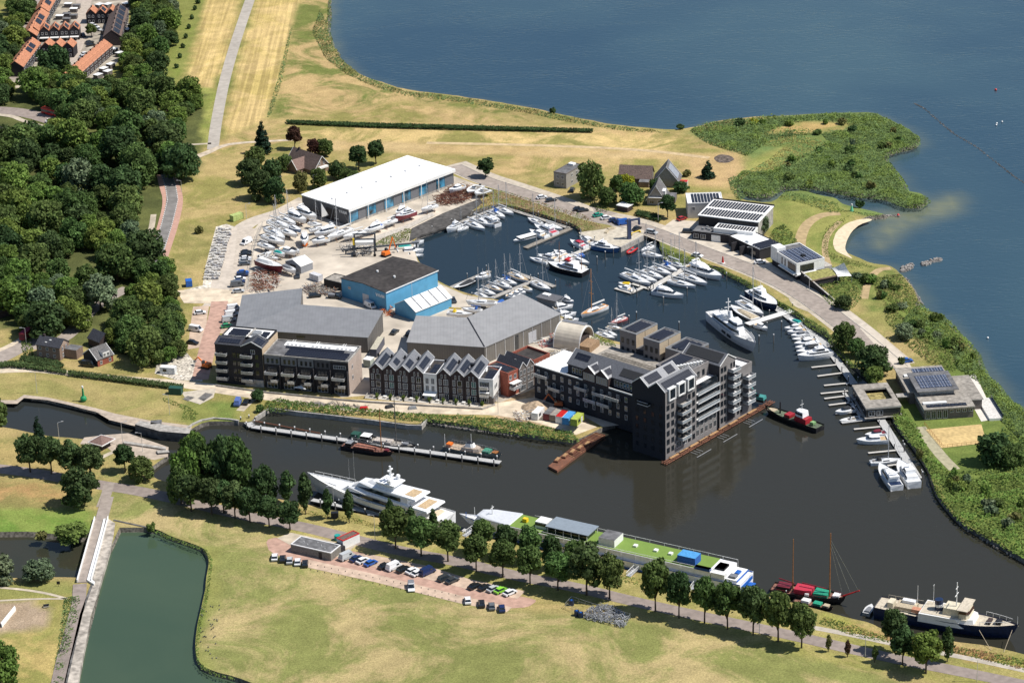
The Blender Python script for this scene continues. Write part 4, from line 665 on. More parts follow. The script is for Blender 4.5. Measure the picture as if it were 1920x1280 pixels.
class Bld:
 def __init__(s,name,label,cat,A,B,zA,group=None,base=LZ,D=None):
  a=G(*A,zA);b=G(*B,zA);s.W=(b-a).length;s.a=a;s.rz=math.atan2(b.y-a.y,b.x-a.x);s.base=base;s.zA=zA
  s.u=(b-a).normalized();s.v=Vector((-s.u.y,s.u.x));s.D=s.loc(*D,zA)[1]if D else None
  s.o=thing(name,label,cat,a.x,a.y,base,s.rz,group)
 def loc(s,px,py,z):
  d=G(px,py,z)-s.a;return d.dot(s.u),d.dot(s.v)
 def mb(s):return MB()
 def add(s,mb,name,label=None,parent=None):
  o=mb.build(name,parent or s.o)
  if label:o['label']=label
  return o
 def box(s,name,x0,x1,y0,y1,z0,z1,m,top=None,label=None,parent=None):mb=MB();mb.box(x0,x1,y0,y1,z0,z1,m,top);return s.add(mb,name,label,parent)
 def flatroof(s,x0,x1,y0,y1,z,m,rim=None,par=.45,th=.3):
  mb=MB();mb.box(x0+th,x1-th,y0+th,y1-th,z-.05,z+.05,m);rim=rim or concrete
  mb.box(x0-.05,x1+.05,y0-.05,y0+th,z-.1,z+par,rim);mb.box(x0-.05,x1+.05,y1-th,y1+.05,z-.1,z+par,rim)
  mb.box(x0-.05,x0+th,y0+th,y1-th,z-.1,z+par,rim);mb.box(x1-th,x1+.05,y0+th,y1-th,z-.1,z+par,rim);return s.add(mb,'roof')
 def win(s,face,us,zs,w,h,W=None,D=None,off=0,fm=None,gm=None,mull=2,parent=None,name='window'):
  me=window_mesh(w,h,fm or frame,gm or glass,mull)
  for z in zs:
   for u in us:
    if face=='f':p=(u,off-.01,z);r=0
    elif face=='r':p=(W+off+.01,u,z);r=math.pi/2
    elif face=='l':p=(off-.01,u,z);r=-math.pi/2
    else:p=(u,D+off+.01,z);r=math.pi
    inst(me,name,parent or s.o,p,r)
 def gable(s,x0,x1,y0,y1,ze,zr,axis,m,wall=None,oh=.3,th=.22,trim=None,ridge=None,name='roof'):
  "gable roof: ridge runs along axis ('x' or 'y')"
  mb=MB();
  if axis=='x':
   ym=ridge if ridge is not None else(y0+y1)/2;s0=(zr-ze)/(ym-y0);s1=(zr-ze)/(y1-ym)
   for ya,za,yb,zb in((y0-oh,ze-oh*s0,ym,zr),(y1+oh,ze-oh*s1,ym,zr)):
    mb.loft([[(x0-oh,ya,za),(x1+oh,ya,za),(x1+oh,ya,za+th),(x0-oh,ya,za+th)],[(x0-oh,yb,zb),(x1+oh,yb,zb),(x1+oh,yb,zb+th),(x0-oh,yb,zb+th)]],m)
   if wall:
    for x in(x0,x1-.2):s.add(MB().loft([[(x,y0,ze),(x,y1,ze),(x,ym,zr)],[(x+.2,y0,ze),(x+.2,y1,ze),(x+.2,ym,zr)]],wall),'gable_wall')
   if trim:
    tb=MB()
    for x in(x0-oh-.12,x1+oh-.02):
     for ya,za,yb,zb in((y0-oh,ze-oh*s0,ym,zr),(y1+oh,ze-oh*s1,ym,zr)):tb.loft([[(x,ya,za-.05),(x+.14,ya,za-.05),(x+.14,ya,za+th+.08),(x,ya,za+th+.08)],[(x,yb,zb-.05),(x+.14,yb,zb-.05),(x+.14,yb,zb+th+.08),(x,yb,zb+th+.08)]],trim)
    s.add(tb,'roof_trim')
  else:
   xm=ridge if ridge is not None else(x0+x1)/2;s0=(zr-ze)/(xm-x0);s1=(zr-ze)/(x1-xm)
   for xa,za,xb,zb in((x0-oh,ze-oh*s0,xm,zr),(x1+oh,ze-oh*s1,xm,zr)):
    mb.loft([[(xa,y0-oh,za),(xa,y1+oh,za),(xa,y1+oh,za+th),(xa,y0-oh,za+th)],[(xb,y0-oh,zb),(xb,y1+oh,zb),(xb,y1+oh,zb+th),(xb,y0-oh,zb+th)]],m)
   if wall:
    for y in(y0,y1-.2):s.add(MB().loft([[(x0,y,ze),(x1,y,ze),(xm,y,zr)],[(x0,y+.2,ze),(x1,y+.2,ze),(xm,y+.2,zr)]],wall),'gable_wall')
   if trim:
    tb=MB()
    for y in(y0-oh-.12,y1+oh-.02):
     for xa,za,xb,zb in((x0-oh,ze-oh*s0,xm,zr),(x1+oh,ze-oh*s1,xm,zr)):tb.loft([[(xa,y,za-.05),(xa,y+.14,za-.05),(xa,y+.14,za+th+.08),(xa,y,za+th+.08)],[(xb,y,zb-.05),(xb,y+.14,zb-.05),(xb,y+.14,zb+th+.08),(xb,y,zb+th+.08)]],trim)
    s.add(tb,'roof_trim')
  return s.add(mb,name)
 def slope_panel(s,x0,x1,y0,y1,zf,m,name='solar_panel',lift=.1,th=.08):
  "a slab whose height follows zf(x, y)"
  mb=MB();q=[(x0,y0),(x1,y0),(x1,y1),(x0,y1)]
  mb.loft([[(x,y,zf(x,y)+lift)for x,y in q],[(x,y,zf(x,y)+lift+th)for x,y in q]],m);return s.add(mb,name)
 def solar_rows(s,x0,x1,y0,y1,z,n,m=None,gap=.25,axis='x',tilt=.35):
  m=m or solar
  for i in range(n):
   mb=MB()
   if axis=='x':
    a=y0+(y1-y0)*i/n;b=a+(y1-y0)/n*(1-gap);mb.loft([[(x0,a,z+.15),(x1,a,z+.15),(x1,a,z+.22),(x0,a,z+.22)],[(x0,b,z+.15+tilt),(x1,b,z+.15+tilt),(x1,b,z+.22+tilt),(x0,b,z+.22+tilt)]],m)
   else:
    a=x0+(x1-x0)*i/n;b=a+(x1-x0)/n*(1-gap);mb.loft([[(a,y0,z+.15),(a,y1,z+.15),(a,y1,z+.22),(a,y0,z+.22)],[(b,y0,z+.15+tilt),(b,y1,z+.15+tilt),(b,y1,z+.22+tilt),(b,y0,z+.22+tilt)]],m)
   s.add(mb,'solar_panel')
def lin(a,b,n,inc=True):return[a+(b-a)*(i+.5)/n for i in range(n)]if not inc else[a+(b-a)*i/(n-1)for i in range(n)]
def balcony(b,x,y,z,w,d,rz=0,rail=None,floor=None,drop=None,parent=None,wing=True):
 k=('balc',round(w,1),round(d,1),(rail or glass).name,(floor or frame).name)
 if k not in WINC:
  mb=MB();f=floor or frame;r=rail or glass
  mb.box(-w/2,w/2,-d,0,0,.18,f);mb.box(-w/2,w/2,-d,-d+.06,.18,1.1,r);mb.box(-w/2,-w/2+.06,-d+.06,0,.18,1.1,r);mb.box(w/2-.06,w/2,-d+.06,0,.18,1.1,r)
  mb.box(-w/2-.02,w/2+.02,-d-.03,-d+.08,1.1,1.18,frame);WINC[k]=mb.mesh('balcony')
 o=inst(WINC[k],'balcony',parent or b.o,(x,y,z),rz);return o
def polyhall(name,label,cat,verts,z0,wallm,roofm,tris,trim=None,fold=None):
 "hall from roof-corner pixels with their own heights; tris index the roof faces"
 c=G(*verts[0][:2],verts[0][2]);o=thing(name,label,cat,c.x,c.y,z0,0)
 P=[G(x,y,z)for x,y,z in verts];mb=MB();n=len(P)
 for i in range(n):
  j=(i+1)%n;a,b=P[i]-c,P[j]-c;za,zb=verts[i][2]-z0,verts[j][2]-z0
  mb.face([(a.x,a.y,0),(b.x,b.y,0),(b.x,b.y,zb-.05),(a.x,a.y,za-.05)],wallm)
 mb.build('wall',o);rb=MB();cen=sum(P,Vector((0,0)))/n
 def R(i):p=P[i]-c;d=(P[i]-cen).normalized()*.35;return(p.x+d.x,p.y+d.y,verts[i][2]-z0)
 for t in tris:
  top=[R(i)for i in t];rb.loft([top,[(x,y,z+.25)for x,y,z in top]],roofm)
 rb.build('roof',o);return o,P,c
h=Bld('boat_hall','large hall with a flat white roof and blue glass panels, above the boat storage yard','hall',(652,393),(850,318),8.5,D=(557.6,369.3))
W_,D_=h.W,27.4;H_=7.0;h.box('wall',0,W_,0,D_,0,H_,claddk);h.box('plinth',-.05,W_+.05,-.12,-.003,0,1.0,concrete)
h.box('roof',-.3,W_+.3,-.9,D_+.3,H_+.003,H_+.35,white,roofwhite)
mb=MB();mb.box(-.3,W_+.3,-1.0,-.903,H_-.9,H_+.36,white);h.add(mb,'fascia')
n=12
for i in range(n):
 a=.6+(W_-1)*i/n;b_=.6+(W_-1)*(i+1)/n-.15
 if i%2==0:h.add(MB().box(a,b_,-.10,-.003,1.1,H_-.2,glassb),'window')
 else:h.add(MB().box(a,b_,-.14,-.003,1.0,H_-.5,mat('grey_panel',(.15,.155,.17),.5,.06)),'wall_panel')
for k in range(6):h.add(MB().box(.2+W_*k/6,.45+W_*k/6,-1.0,-.75,0,H_-.9,white),'column')
h.add(MB().box(-.12,-.003,8,13,0,5.2,black),'door')
for k in range(1,13):h.box('roof_seam',W_*k/13-.06,W_*k/13+.06,-.7,D_+.1,H_+.352,H_+.40,mat('roof_seam',(.62,.62,.61)))
for k in range(7):h.add(MB().box(4+k*8.6,5.2+k*8.6,13,14.2,H_+.352,H_+.8,frame),'roof_vent')
def vaan(b,x,y,z,s,face,depth=.05):
 "the four letters V Λ Λ N, drawn as strokes on a wall"
 mb=MB();g=s*.95
 L4=[[((0,1),(.35,0)),((.35,0),(.7,1))],[((0,0),(.35,1)),((.35,1),(.7,0))],[((0,0),(.35,1)),((.35,1),(.7,0))],[((0,0),(0,1)),((0,1),(.6,0)),((.6,0),(.6,1))]]
 for i,st in enumerate(L4):
  for(a,c_),(d,e)in st:
   o_=i*g;dx,dz=(d-a)*s,(e-c_)*s;ll=math.hypot(dx,dz);nx,nz=-dz/ll*.1*s,dx/ll*.1*s
   q=[(o_+a*s-nx,c_*s-nz),(o_+d*s-nx,e*s-nz),(o_+d*s+nx,e*s+nz),(o_+a*s+nx,c_*s+nz)]
   if face=='l':mb.loft([[(x-depth,y-u_,z+v_)for u_,v_ in q],[(x,y-u_,z+v_)for u_,v_ in q]],white)
   else:mb.loft([[(x+u_,y-depth,z+v_)for u_,v_ in q],[(x+u_,y,z+v_)for u_,v_ in q]],white)
 return b.add(mb,'lettering')
vaan(h,-.02,5.2,4.6,1.25,'l')
h=Bld('workshop_hall','sky blue hall with a near flat dark roof and white letters on its shaded wall','hall',(723.4,549),(820,507.7),9,D=(641,521.5))
W_,D_=h.W,23.8;H_=7.5;h.box('wall',0,W_,0,D_,0,H_,cladblue)
mb=MB();R_=lambda x,y:H_+.9*(1-abs(y-D_/2)/(D_/2))
for ya,yb in((-.3,D_/2),(D_/2,D_+.3)):
 mb.loft([[(-.3,ya,R_(0,max(0,ya))),(W_+.3,ya,R_(0,max(0,ya))),(W_+.3,yb,R_(0,min(D_,yb))),(-.3,yb,R_(0,min(D_,yb)))],[(-.3,ya,R_(0,max(0,ya))+.25),(W_+.3,ya,R_(0,max(0,ya))+.25),(W_+.3,yb,R_(0,min(D_,yb))+.25),(-.3,yb,R_(0,min(D_,yb))+.25)]],roofbit)
h.add(mb,'roof');wb=MB()
for x in(.001,W_-.2):wb.loft([[(x,0,H_),(x,D_,H_),(x,D_/2,H_+.9)],[(x+.2,0,H_),(x+.2,D_,H_),(x+.2,D_/2,H_+.9)]],cladblue)
h.add(wb,'gable_wall');h.add(MB().box(-.3,W_+.3,-.42,-.31,H_-.1,H_+.3,white),'roof_trim')
for y_ in(7,16):h.add(MB().tube((12,y_,H_+.5),(12,y_,H_+1.5),.45,white,8),'roof_vent')
h.add(MB().box(-.1,-.003,9.3,12.5,0,4.3,mat('pale_shutter',(.45,.46,.48),.5,.05)),'door');vaan(h,-.02,5.3,5.0,1.25,'l');h.add(MB().box(14,14.15,-.05,-.003,0,H_,alu),'downpipe')
h.win('l',[19.5],[4.2],1.4,1,gm=mat('tan_shutter',(.3,.22,.16)))
h=Bld('annex_hall','small blue gabled annex with a white roof striped by grey skylights','hall',(779.4,584.5),(846.2,557.6),5.5,D=(740,570.5))
W_,D_=h.W,max(8,h.D or 9);H_=4.0;h.box('wall',0,W_,0,D_,0,H_,cladblue);h.gable(0,W_,0,D_,H_,H_+3.2,'x',white,cladblue)
zf=lambda x,y:H_+3.2*(1-abs(y-D_/2)/(D_/2))+.22
for k in range(4):
 x=W_*(k+.7)/4.3
 for a,b_ in((-.2,D_*.27),(D_*.27+.15,D_/2-.1)):h.slope_panel(x,x+.6,a,b_,zf,greycov,'skylight',.03,.05)
h=Bld('dark_shed','low dark shed with a gravel roof against the left end of the blue hall','shed',(640,549),(612,533),4.5);h.rz
h=None
def simple_box(name,label,cat,A,B,zA,depth,H,wm,rm,group=None,base=LZ,rim=None,wins=(),par=.2):
 b=Bld(name,label,cat,A,B,zA,group,base);b.box('wall',0,b.W,0,depth,0,H,wm);b.flatroof(0,b.W,0,depth,H+.06,rm,rim or wm,par)
 for f,us,zs,w,hh in wins:b.win(f,us,zs,w,hh,W=b.W,D=depth)
 return b
for o in list(scene.objects):
 if o.get('label')=='low dark shed with a gravel roof against the left end of the blue hall':bpy.data.objects.remove(o)
simple_box('dark_shed','low dark shed with a gravel roof against the left end of the blue hall','shed',(607,524),(640,532),4.5,7,3,black,roofsand)
E1=(380,540,4.924)
def zz(c,x,y):return(c[0]+x/c[2],c[1]+y/c[2])
v=[(*zz(E1,310,385),7.5),(*zz(E1,700,405),7.5),(*zz(E1,1520,460),7.5),(*zz(E1,1660,212),9.7),(*zz(E1,905,160),9.7),(*zz(E1,920,10),8.6),(*zz(E1,370,72),7.5)]
o,P,c=polyhall('storage_hall','wide bent grey metal roofed hall behind the apartment block with many balconies','hall',v,LZ,cladgrey,roofgrey,[(1,2,3,4),(0,1,4),(0,4,5,6)])
for i,t in((0,.35),(0,.75)):
 a,b_=P[1]-c,P[2]-c;p=a.lerp(b_,.25 if i==0 and t==.35 else .68);mb=MB();mb.box(-1.6,1.6,-.08,.02,0,.9,glass);w_=mb.build('window',o);w_.location=(p.x,p.y,4.2);w_.rotation_euler.z=math.atan2((b_-a).y,(b_-a).x)
E2=(620,540,4.266)
v=[(*zz(E2,612,435),8),(*zz(E2,1230,475),8),(*zz(E2,1838,210),8),(*zz(E2,1520,50),10),(*zz(E2,1095,240),10),(*zz(E2,690,225),10)]
o,P,c=polyhall('storage_hall','light grey roofed hall bent around a dark fold line beside the marina','hall',v,LZ,cladwarm,roofgrey2,[(0,1,4,5),(1,2,3,4)])
a=P[1]-c;b_=P[4]-c;d=(b_-a).normalized();nn=Vector((-d.y,d.x))*.25;mb=MB();mb.loft([[(a.x-nn.x,a.y-nn.y,6.7),(a.x+nn.x,a.y+nn.y,6.7),(a.x+nn.x,a.y+nn.y,6.84),(a.x-nn.x,a.y-nn.y,6.84)],[(b_.x-nn.x,b_.y-nn.y,8.7),(b_.x+nn.x,b_.y+nn.y,8.7),(b_.x+nn.x,b_.y+nn.y,8.84),(b_.x-nn.x,b_.y-nn.y,8.84)]],black);mb.build('gutter',o)
a,b_=P[1]-c,P[2]-c;L_=(b_-a).length;ang=math.atan2((b_-a).y,(b_-a).x)
for k in range(9):
 p=a.lerp(b_,k/8.3+.02);w_=MB().box(-.12,.12,-.12,.0,0,6.3,alu).build('downpipe',o);w_.location=(p.x,p.y,0);w_.rotation_euler.z=ang
for t,w2,h2,mm,nm in((.41,2.2,5.5,glass,'window'),(.62,4.2,4.4,mat('pale_shutter',(.3,.3,.3)),'door')):
 p=a.lerp(b_,t);w_=MB().box(-w2/2,w2/2,-.1,.0,.3,.3+h2,mm).build(nm,o);w_.location=(p.x,p.y,0);w_.rotation_euler.z=ang
h=Bld('apartment_block','tall dark brick apartment block with two stacks of white balconies by the brick road','building',zz(E1,110,515),zz(E1,545,555),16.5)
W_,D_=h.W,15.5;H_=15.0;h.box('wall',0,W_,0,D_,0,H_,brickblk);h.box('side_wall',W_-.001,W_+.12,.1,D_-.1,0,H_,bricksand)
h.gable(W_*.56,W_,0,6.5,H_,H_+2.0,'y',slate,brickblk,.15,trim=white)
mb=MB();mb.loft([[(-.2,-.2,H_+.02),(W_*.56-.2,-.2,H_+.02),(W_*.56-.2,-.2,H_+.2),(-.2,-.2,H_+.2)],[(-.2,5,H_+1.2),(W_*.56-.2,5,H_+1.2),(W_*.56-.2,5,H_+1.4),(-.2,5,H_+1.4)]],slate);h.add(mb,'roof_slope')
h.slope_panel(1,W_*.5,.8,3.2,lambda x,y:H_+.2+.23*(y+.2),solar);h.slope_panel(W_*.82,W_-.4,.6,5,lambda x,y:H_+2.2-(x-W_*.78)*.5,solar)
h.flatroof(.1,W_-.1,6.6,D_-.1,H_+.3,roofwhite,black,.5);h.solar_rows(2,W_*.5,8,13.5,H_+.4,3)
h.solar_rows(W_*.78,W_-1.2,8,13,H_+.4,2);h.box('roof_hatch',W_*.6,W_*.75,9,12,H_+.35,H_+1.4,steel);h.box('roof_divider',W_*.53,W_*.56,7,D_-.5,H_+.35,H_+.9,concrete)
for x in(2.6,12.2):
 for z in(1.9,5.0,8.1,11.2):balcony(h,x,0,z,4.2,1.9,floor=concrete,rail=steel)
h.win('f',[2.2,7.2,8.9,11.6,15.8],[1.0,4.2,7.3,10.4],1.3,1.9,fm=black);h.win('f',[14.4],[12.4],1.6,1.6);h.win('r',lin(2,13,4),[4.5,7.5,10.5],1.0,1.7,W=W_+.12,fm=brickbrown)
h.box('entrance_wall',11,W_,-.5,-.003,0,2.6,concrete)
h=Bld('apartment_block','long low apartment block with five balcony bays and solar panel rows on its roof','building',(494,666),(652,680),14,D=(672,651))
W_,D_=h.W,14.2;H_=12.5;h.box('wall',0,W_,0,D_,0,H_,brickblk);h.box('side_wall',W_-.001,W_+.12,.1,D_-.1,0,H_,mat('dusty_pink_brick',(.42,.34,.29),.85,.12,3,var2=.08,scale2=.3));h.flatroof(0,W_+.12,0,D_,H_+.06,roofbit2,concrete,.45)
for i in range(5):
 x0=W_*i/5;x1=W_*(i+1)/5;xm=(x0+x1)/2
 if i<4:h.box('facade_panel',x0+.25,x1-.25,-.14,-.003,H_-3.1,H_-.1,mat('grey_facade_panel',(.17,.175,.19),.6,.08)if i<3 else mat('dark_facade_panel',(.07,.07,.08),.6,.1));h.win('f',[x0+1.6,x0+3.3,x0+5.0],[H_-2.6],.8,1.7,off=-.14,fm=black)
 else:h.win('f',[xm],[H_-2.7],4.6,1.3,mull=7)
 h.box('bay_divider',x1-.28,x1-.02,-1.2,-.003,0,H_-3.2,brickblk)
 balcony(h,xm-.2,0,6.0,4.6,2.3,rail=alu,floor=concrete);balcony(h,xm+.9,0,3.0,2.6,1.8,rail=alu,floor=concrete)
 h.win('f',[xm-.2],[6.3,3.3],3.6,2.2,mull=3,fm=black);h.win('f',[xm-.4],[.3],3.8,2.2,mull=3)
h.solar_rows(7.5,W_-1.3,1.2,7.0,H_+.1,3);h.solar_rows(5.5,W_-4,7.6,9.0,H_+.1,1)
for i,x in enumerate(lin(5,W_-3,16)):
 if i%6!=5:h.box('roof_unit',x,x+.9,10.4,11.6,H_+.1,H_+.6,frame)
h.box('light_roof_strip',4,W_-1,10.0,13.6,H_+.105,H_+.16,roofwhite)
for x in(6,15,25):
 for q in(0,.8):h.add(MB().tube((x+q,11,H_+.1),(x+q+.9,13,H_+1.3),.1,white,4),'flue')
h.win('r',[4.0],[4.5,8.5],1.3,1.6,W=W_+.12)
h.add(MB().loft([[(W_*.36,-2.6,2.2),(W_*.52,-2.4,1.9),(W_*.44,-.9,2.5)],[(W_*.36,-2.6,2.25),(W_*.52,-2.4,1.95),(W_*.44,-.9,2.55)]],white),'shade_sail')
FA,FB=zz(E2,305,625),zz(E2,1300,710);ZF=12
f0=Bld('tmp','x','x',FA,FB,ZF);frm=(f0.a,f0.u,f0.v,f0.rz,f0.W);bpy.data.objects.remove(f0.o)
def rowframe(name,label,cat,x,frm=frm,y=0,group=None):
 a,u,v,rz,W=frm;b=Bld.__new__(Bld);b.a=a+u*x+v*y;b.u,b.v,b.rz,b.base=u,v,rz,LZ;b.o=thing(name,label,cat,b.a.x,b.a.y,LZ,rz,group);return b
bx=[(q-305)/(1300-305)*frm[4]for q in(305,415,522,632,742,850,960,1070,1182,1300)]
HG='gabled terraced houses on the quay'
for i in range(9):
 x0,x1=bx[i],bx[i+1];w_=x1-x0-.12;gi={0:0,1:1,2:2,3:3,5:4,6:5,7:6}.get(i)
 if gi is not None:
  lab=f'{ORD[i]} house from left in the dark brick terrace, solar panel on its gabled roof'
  if i==2:lab='third house from the left in the dark brick terrace, pale rim around its roof panel'
  if i==7:lab='last gabled dark brick house before the white end house, dormer between two roof panels'
  b=rowframe('gabled_house',lab,'house',x0,group=HG);He=9.6;D2=14.0;b.box('wall',0,w_,0,D2,0,He,brickdk)
  b.gable(0,w_,0,D2,He,He+2.3,'y',mat('house_roof_slate',(.16,.165,.18),.55,.12,2),brickdk,.12,trim=white,ridge=w_*.5)
  zf=lambda x,y:He+2.3-abs(x-w_/2)*(2.3/(w_/2))+.22
  b.slope_panel(w_*.62,w_*.94,1.6 if i not in(1,)else 3,10.5 if i not in(1,2)else 7,zf,solar)
  if i==7:b.box('dormer',w_*.1,w_*.4,6,7.2,He+1.2,He+2.4,black)
  else:b.add(MB().box(-.1,.45,D2-4,D2-3.2,He+.2,He+1.5,black),'chimney')
  b.win('f',[w_*.36,w_*.64],[8.3],.55,1.5,mull=1);gm_=[glass,mat('teal_pane',(.10,.20,.19),.2,.1),mat('grey_pane',(.16,.17,.18),.2,.1)][i%3]
  b.win('f',[w_*.24],[5.7,2.9],.95,2.2,mull=1,gm=mat('grey_pane',(.16,.17,.18)));b.win('f',[w_*.66],[5.7,2.9],1.7,2.2,mull=2 if i%2 else 1,gm=gm_)
  b.win('f',[w_*.48],[.25],3.4,2.1,mull=5,name='glazed_door')
 elif i==4:
  b=rowframe('white_house','narrow white rendered house with flat roof amid the dark gabled terrace, awning below','house',x0,group=None);He=9.2;b.box('wall',0,w_,.02,12.5,0,He,white);b.flatroof(0,w_,.02,12.5,He+.05,roofbit,frame,.4)
  b.solar_rows(1.8,w_-.6,1.5,9,He+.1,2);b.win('f',[w_*.27,w_*.7],[5.7,2.9],1.2,2.2,off=.02,gm=mat('grey_pane',(.16,.17,.18)))
  b.add(MB().loft([[(.1,-.05,2.6),(w_-.1,-.05,2.6),(w_-.1,-.05,2.7),(.1,-.05,2.7)],[(.1,-2.3,2.1),(w_-.1,-2.3,2.1),(w_-.1,-2.3,2.2),(.1,-2.3,2.2)]],white),'awning');b.add(MB().tube((.6,6,He),(.6,6,He+1.2),.25,white),'flue')
 else:
  b=rowframe('white_house','white corner house with flat roof at the right end of the dark gabled terrace','house',x0);He=9.0;L2=7.5
  b.box('wall',0,w_,0,11.5,2.9,He,white);b.box('ground_floor',0,w_,.05,11.5,0,2.897,brickgrey);b.flatroof(0,w_,0,11.5,He+.05,roofbit,frame,.4)
  b.solar_rows(w_*.35,w_-.4,1,8,He+.1,3);b.add(MB().tube((.8,7,He),(.8,8.2,He+1.0),.35,white),'flue')
  b.box('recess_shade_panel',.4,w_*.72,-.04,.0,2.9,8.2,brickblk);balcony(b,w_*.38,0,5.6,3.1,1.2,rail=alu);balcony(b,w_*.38,0,2.8,3.1,1.2,rail=alu);b.win('f',[w_*.38],[6.4,.4],3.0,1.7,off=-.05,mull=4)  # flat black panel on the white wall: recess shade painted, no hollow
  b.add(MB().box(.4,w_*.75,-1.5,-.05,4.5,4.62,white),'awning')
  b.win('r',[2.2,4.1],[4.9],1.3,1.8,W=w_);b.win('r',[7.2],[6.6],1.0,1.6,W=w_);b.win('r',[3,6,9],[.4],1.6,1.9,W=w_)
SA,SB=zz(E2,1300,710),zz(E2,1745,510)
f0=Bld('tmp','x','x',SA,SB,ZF);frs=(f0.a,f0.u,f0.v,f0.rz,f0.W);bpy.data.objects.remove(f0.o)
b=rowframe('brick_house','red brick flat roofed house with an awning and balcony next to the white corner house','house',7.7,frs);b.box('wall',0,5.3,.3,11,0,8.8,brickred);b.flatroof(0,5.3,.3,11,8.85,roofbit,brickred,.3)
b.win('f',[1.2,3.6],[6.2],1.2,1.7,off=.3);b.win('f',[2.6],[3.4],3.4,2,off=.3,mull=3);balcony(b,2.6,.3,2.9,4.2,2.2,rail=alu,floor=frame);b.add(MB().box(.3,4.6,-2.0,.2,5.3,5.45,white),'awning');b.solar_rows(.6,4.6,2,9,8.9,3)
b=rowframe('twin_gable_house','grey brown brick house with two small pointed gables right of the red brick house','house',13.1,frs);b.box('wall',0,7.5,0,11,0,8.8,brickgrey)
for k in(0,1):b.gable(.05+3.75*k,3.7+3.75*k,0,11,8.8,11.0,'y',slate,brickgrey,.1,trim=frame)
b.win('f',[.9,2.7,4.8,6.6],[6.3,3.5],1.1,1.8);b.win('f',[1.8,5.6],[.3],2.6,2.2,mull=4);b.box('skylight',2.2,3.0,4,5,10.2,10.6,white)
b=rowframe('brick_house','red brick parapet block at the far right end of the terrace','house',20.7,frs);b.box('wall',0,8.3,0,10.8,2.9,8.98,brickred);b.box('ground_floor',0,8.3,.05,10.8,0,2.897,brickbrown);b.flatroof(0,8.3,0,10.8,9.03,roofbit,brickred,.9)
b.win('f',[1.2,2.9,4.8,6.6],[6.6,3.6],.9,1.9,mull=2);b.win('f',[1.6,5.4],[.4],1.2,2.0)
h=simple_box('utility_box','small pale utility hut with a white roof between apartment block and terrace','shed',zz(E1,1480,645),zz(E1,1545,655),5,3.2,2.8,mat('pale_green_wall',(.3,.34,.3)),roofwhite,rim=white)
CG=(980,560,3.878)
g=Bld('apartment_complex','very large dark brick apartment complex with gables and steel balconies, rising from the harbour','building',zz(CG,1040,1150),zz(CG,1675,795),1.5)
bg_=mat('greybrown_brick',(.225,.21,.205),.85,.15,3,var2=.08,scale2=.3);shadeb=mat('shade_dark_brick',(.030,.031,.038),.85,.2,3)  # second brick is near black: shade of the south-west side in its colour
roofd=mat('zinc_roof',(.13,.135,.15),.5,.12,2);roofm2=mat('light_zinc_roof',(.26,.265,.28),.5,.1,2)
def blk(x0,x1,y0,y1,z0,z1,face=bg_,sw=shadeb,top=None):
 mb=MB();mb.box(x0,x1,y0,y1,z0,z1,face,top);i=len(mb.m);k=mb.mi(sw);mb.m[-1]=k;return g.add(mb,'wall')  # left face gets the darker brick, its shade put into the colour
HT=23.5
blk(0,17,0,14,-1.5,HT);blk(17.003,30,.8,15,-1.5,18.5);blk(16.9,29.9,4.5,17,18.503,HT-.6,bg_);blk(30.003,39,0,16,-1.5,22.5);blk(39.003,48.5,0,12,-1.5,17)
for k in(0,1):
 y0=7*k;g.gable(0,17,y0+.02,y0+6.98,HT,HT+2.7,'x',roofm2 if k else roofd,bg_ if 0 else shadeb,.15,trim=white)
zf=lambda x,y:HT+2.7-abs((y%7)-3.5)*(2.7/3.5)+.22
g.slope_panel(1,16,.35,2.6,zf,solar);g.slope_panel(1.0,8,7.5,9.8,zf,solar);g.slope_panel(11.5,15.5,7.5,9.8,zf,solar)
for k in range(3):
 x0=1.4+5.1*k;w_=3.7;mb=MB()
 for a,b_,c,d in((x0,x0+.4,19.9,24.3),(x0+w_-.4,x0+w_,19.9,24.3),(x0+.4,x0+w_-.4,19.9,20.3),(x0+.4,x0+w_-.4,23.9,24.3)):mb.box(a,b_,-.7,1.2,c,d,white)
 fr_=g.add(mb,'dormer');g.add(MB().box(x0+.4,x0+w_-.4,-.45,1,20.3,23.9,glass),'glazing',parent=fr_);g.add(MB().box(x0,x0+w_,1.2,3,22,24.28,roofd),'dormer_roof',parent=fr_)
zs=[1.0,4.1,7.2,10.3,13.4,16.5]
g.win('f',[1.4,3.9],zs,1.5,1.9,fm=black);g.win('f',[13.0,15.4],zs,1.4,1.9,fm=black);g.win('f',[7.2,10.4],zs[:1],2.6,2.4,mull=3)
g.box('recess_shade_panel',5.9,11.9,-.03,.0,3.9,19,shadeb)  # flat dark panel behind the balconies, recess shade put into its colour
for z in(3.9,7.0,10.1,13.2,16.3):balcony(g,8.9,0,z,5.0,2.3,rail=railglass,floor=concrete)
g.win('f',[7.6,10.2],zs[1:-1],1.6,2.0,off=-.04,fm=black)
for z in(6.8,9.9,13.0,16.1):
 g.add(MB().box(17.4,29.6,-.6,.79,z,z+.35,frame),'balcony');g.add(MB().box(17.4,29.6,-.6,-.5,z+.36,z+1.2,railglass),'balustrade');g.add(MB().box(17.6,29.4,.70,.79,z+.36,z+2.7,glass),'window_band')
g.win('f',lin(18.6,28.4,5),[.6,3.7],1.5,2.3,off=.8,fm=mat('light_frame',(.5,.5,.48)))
g.box('terrace_floor',17.1,29.9,.9,4.4,18.503,18.58,roofwhite);g.add(MB().box(17.1,29.9,.82,.9,18.6,19.6,glass),'balustrade');g.win('f',[19,21.2,24,26.8],[19.3],1.3,2.2,off=4.5,fm=black)
g.flatroof(16.9,29.9,4.5,17,HT-.55,roofbit2,bg_,.35);g.solar_rows(18,29,10.5,16,HT-.5,4)
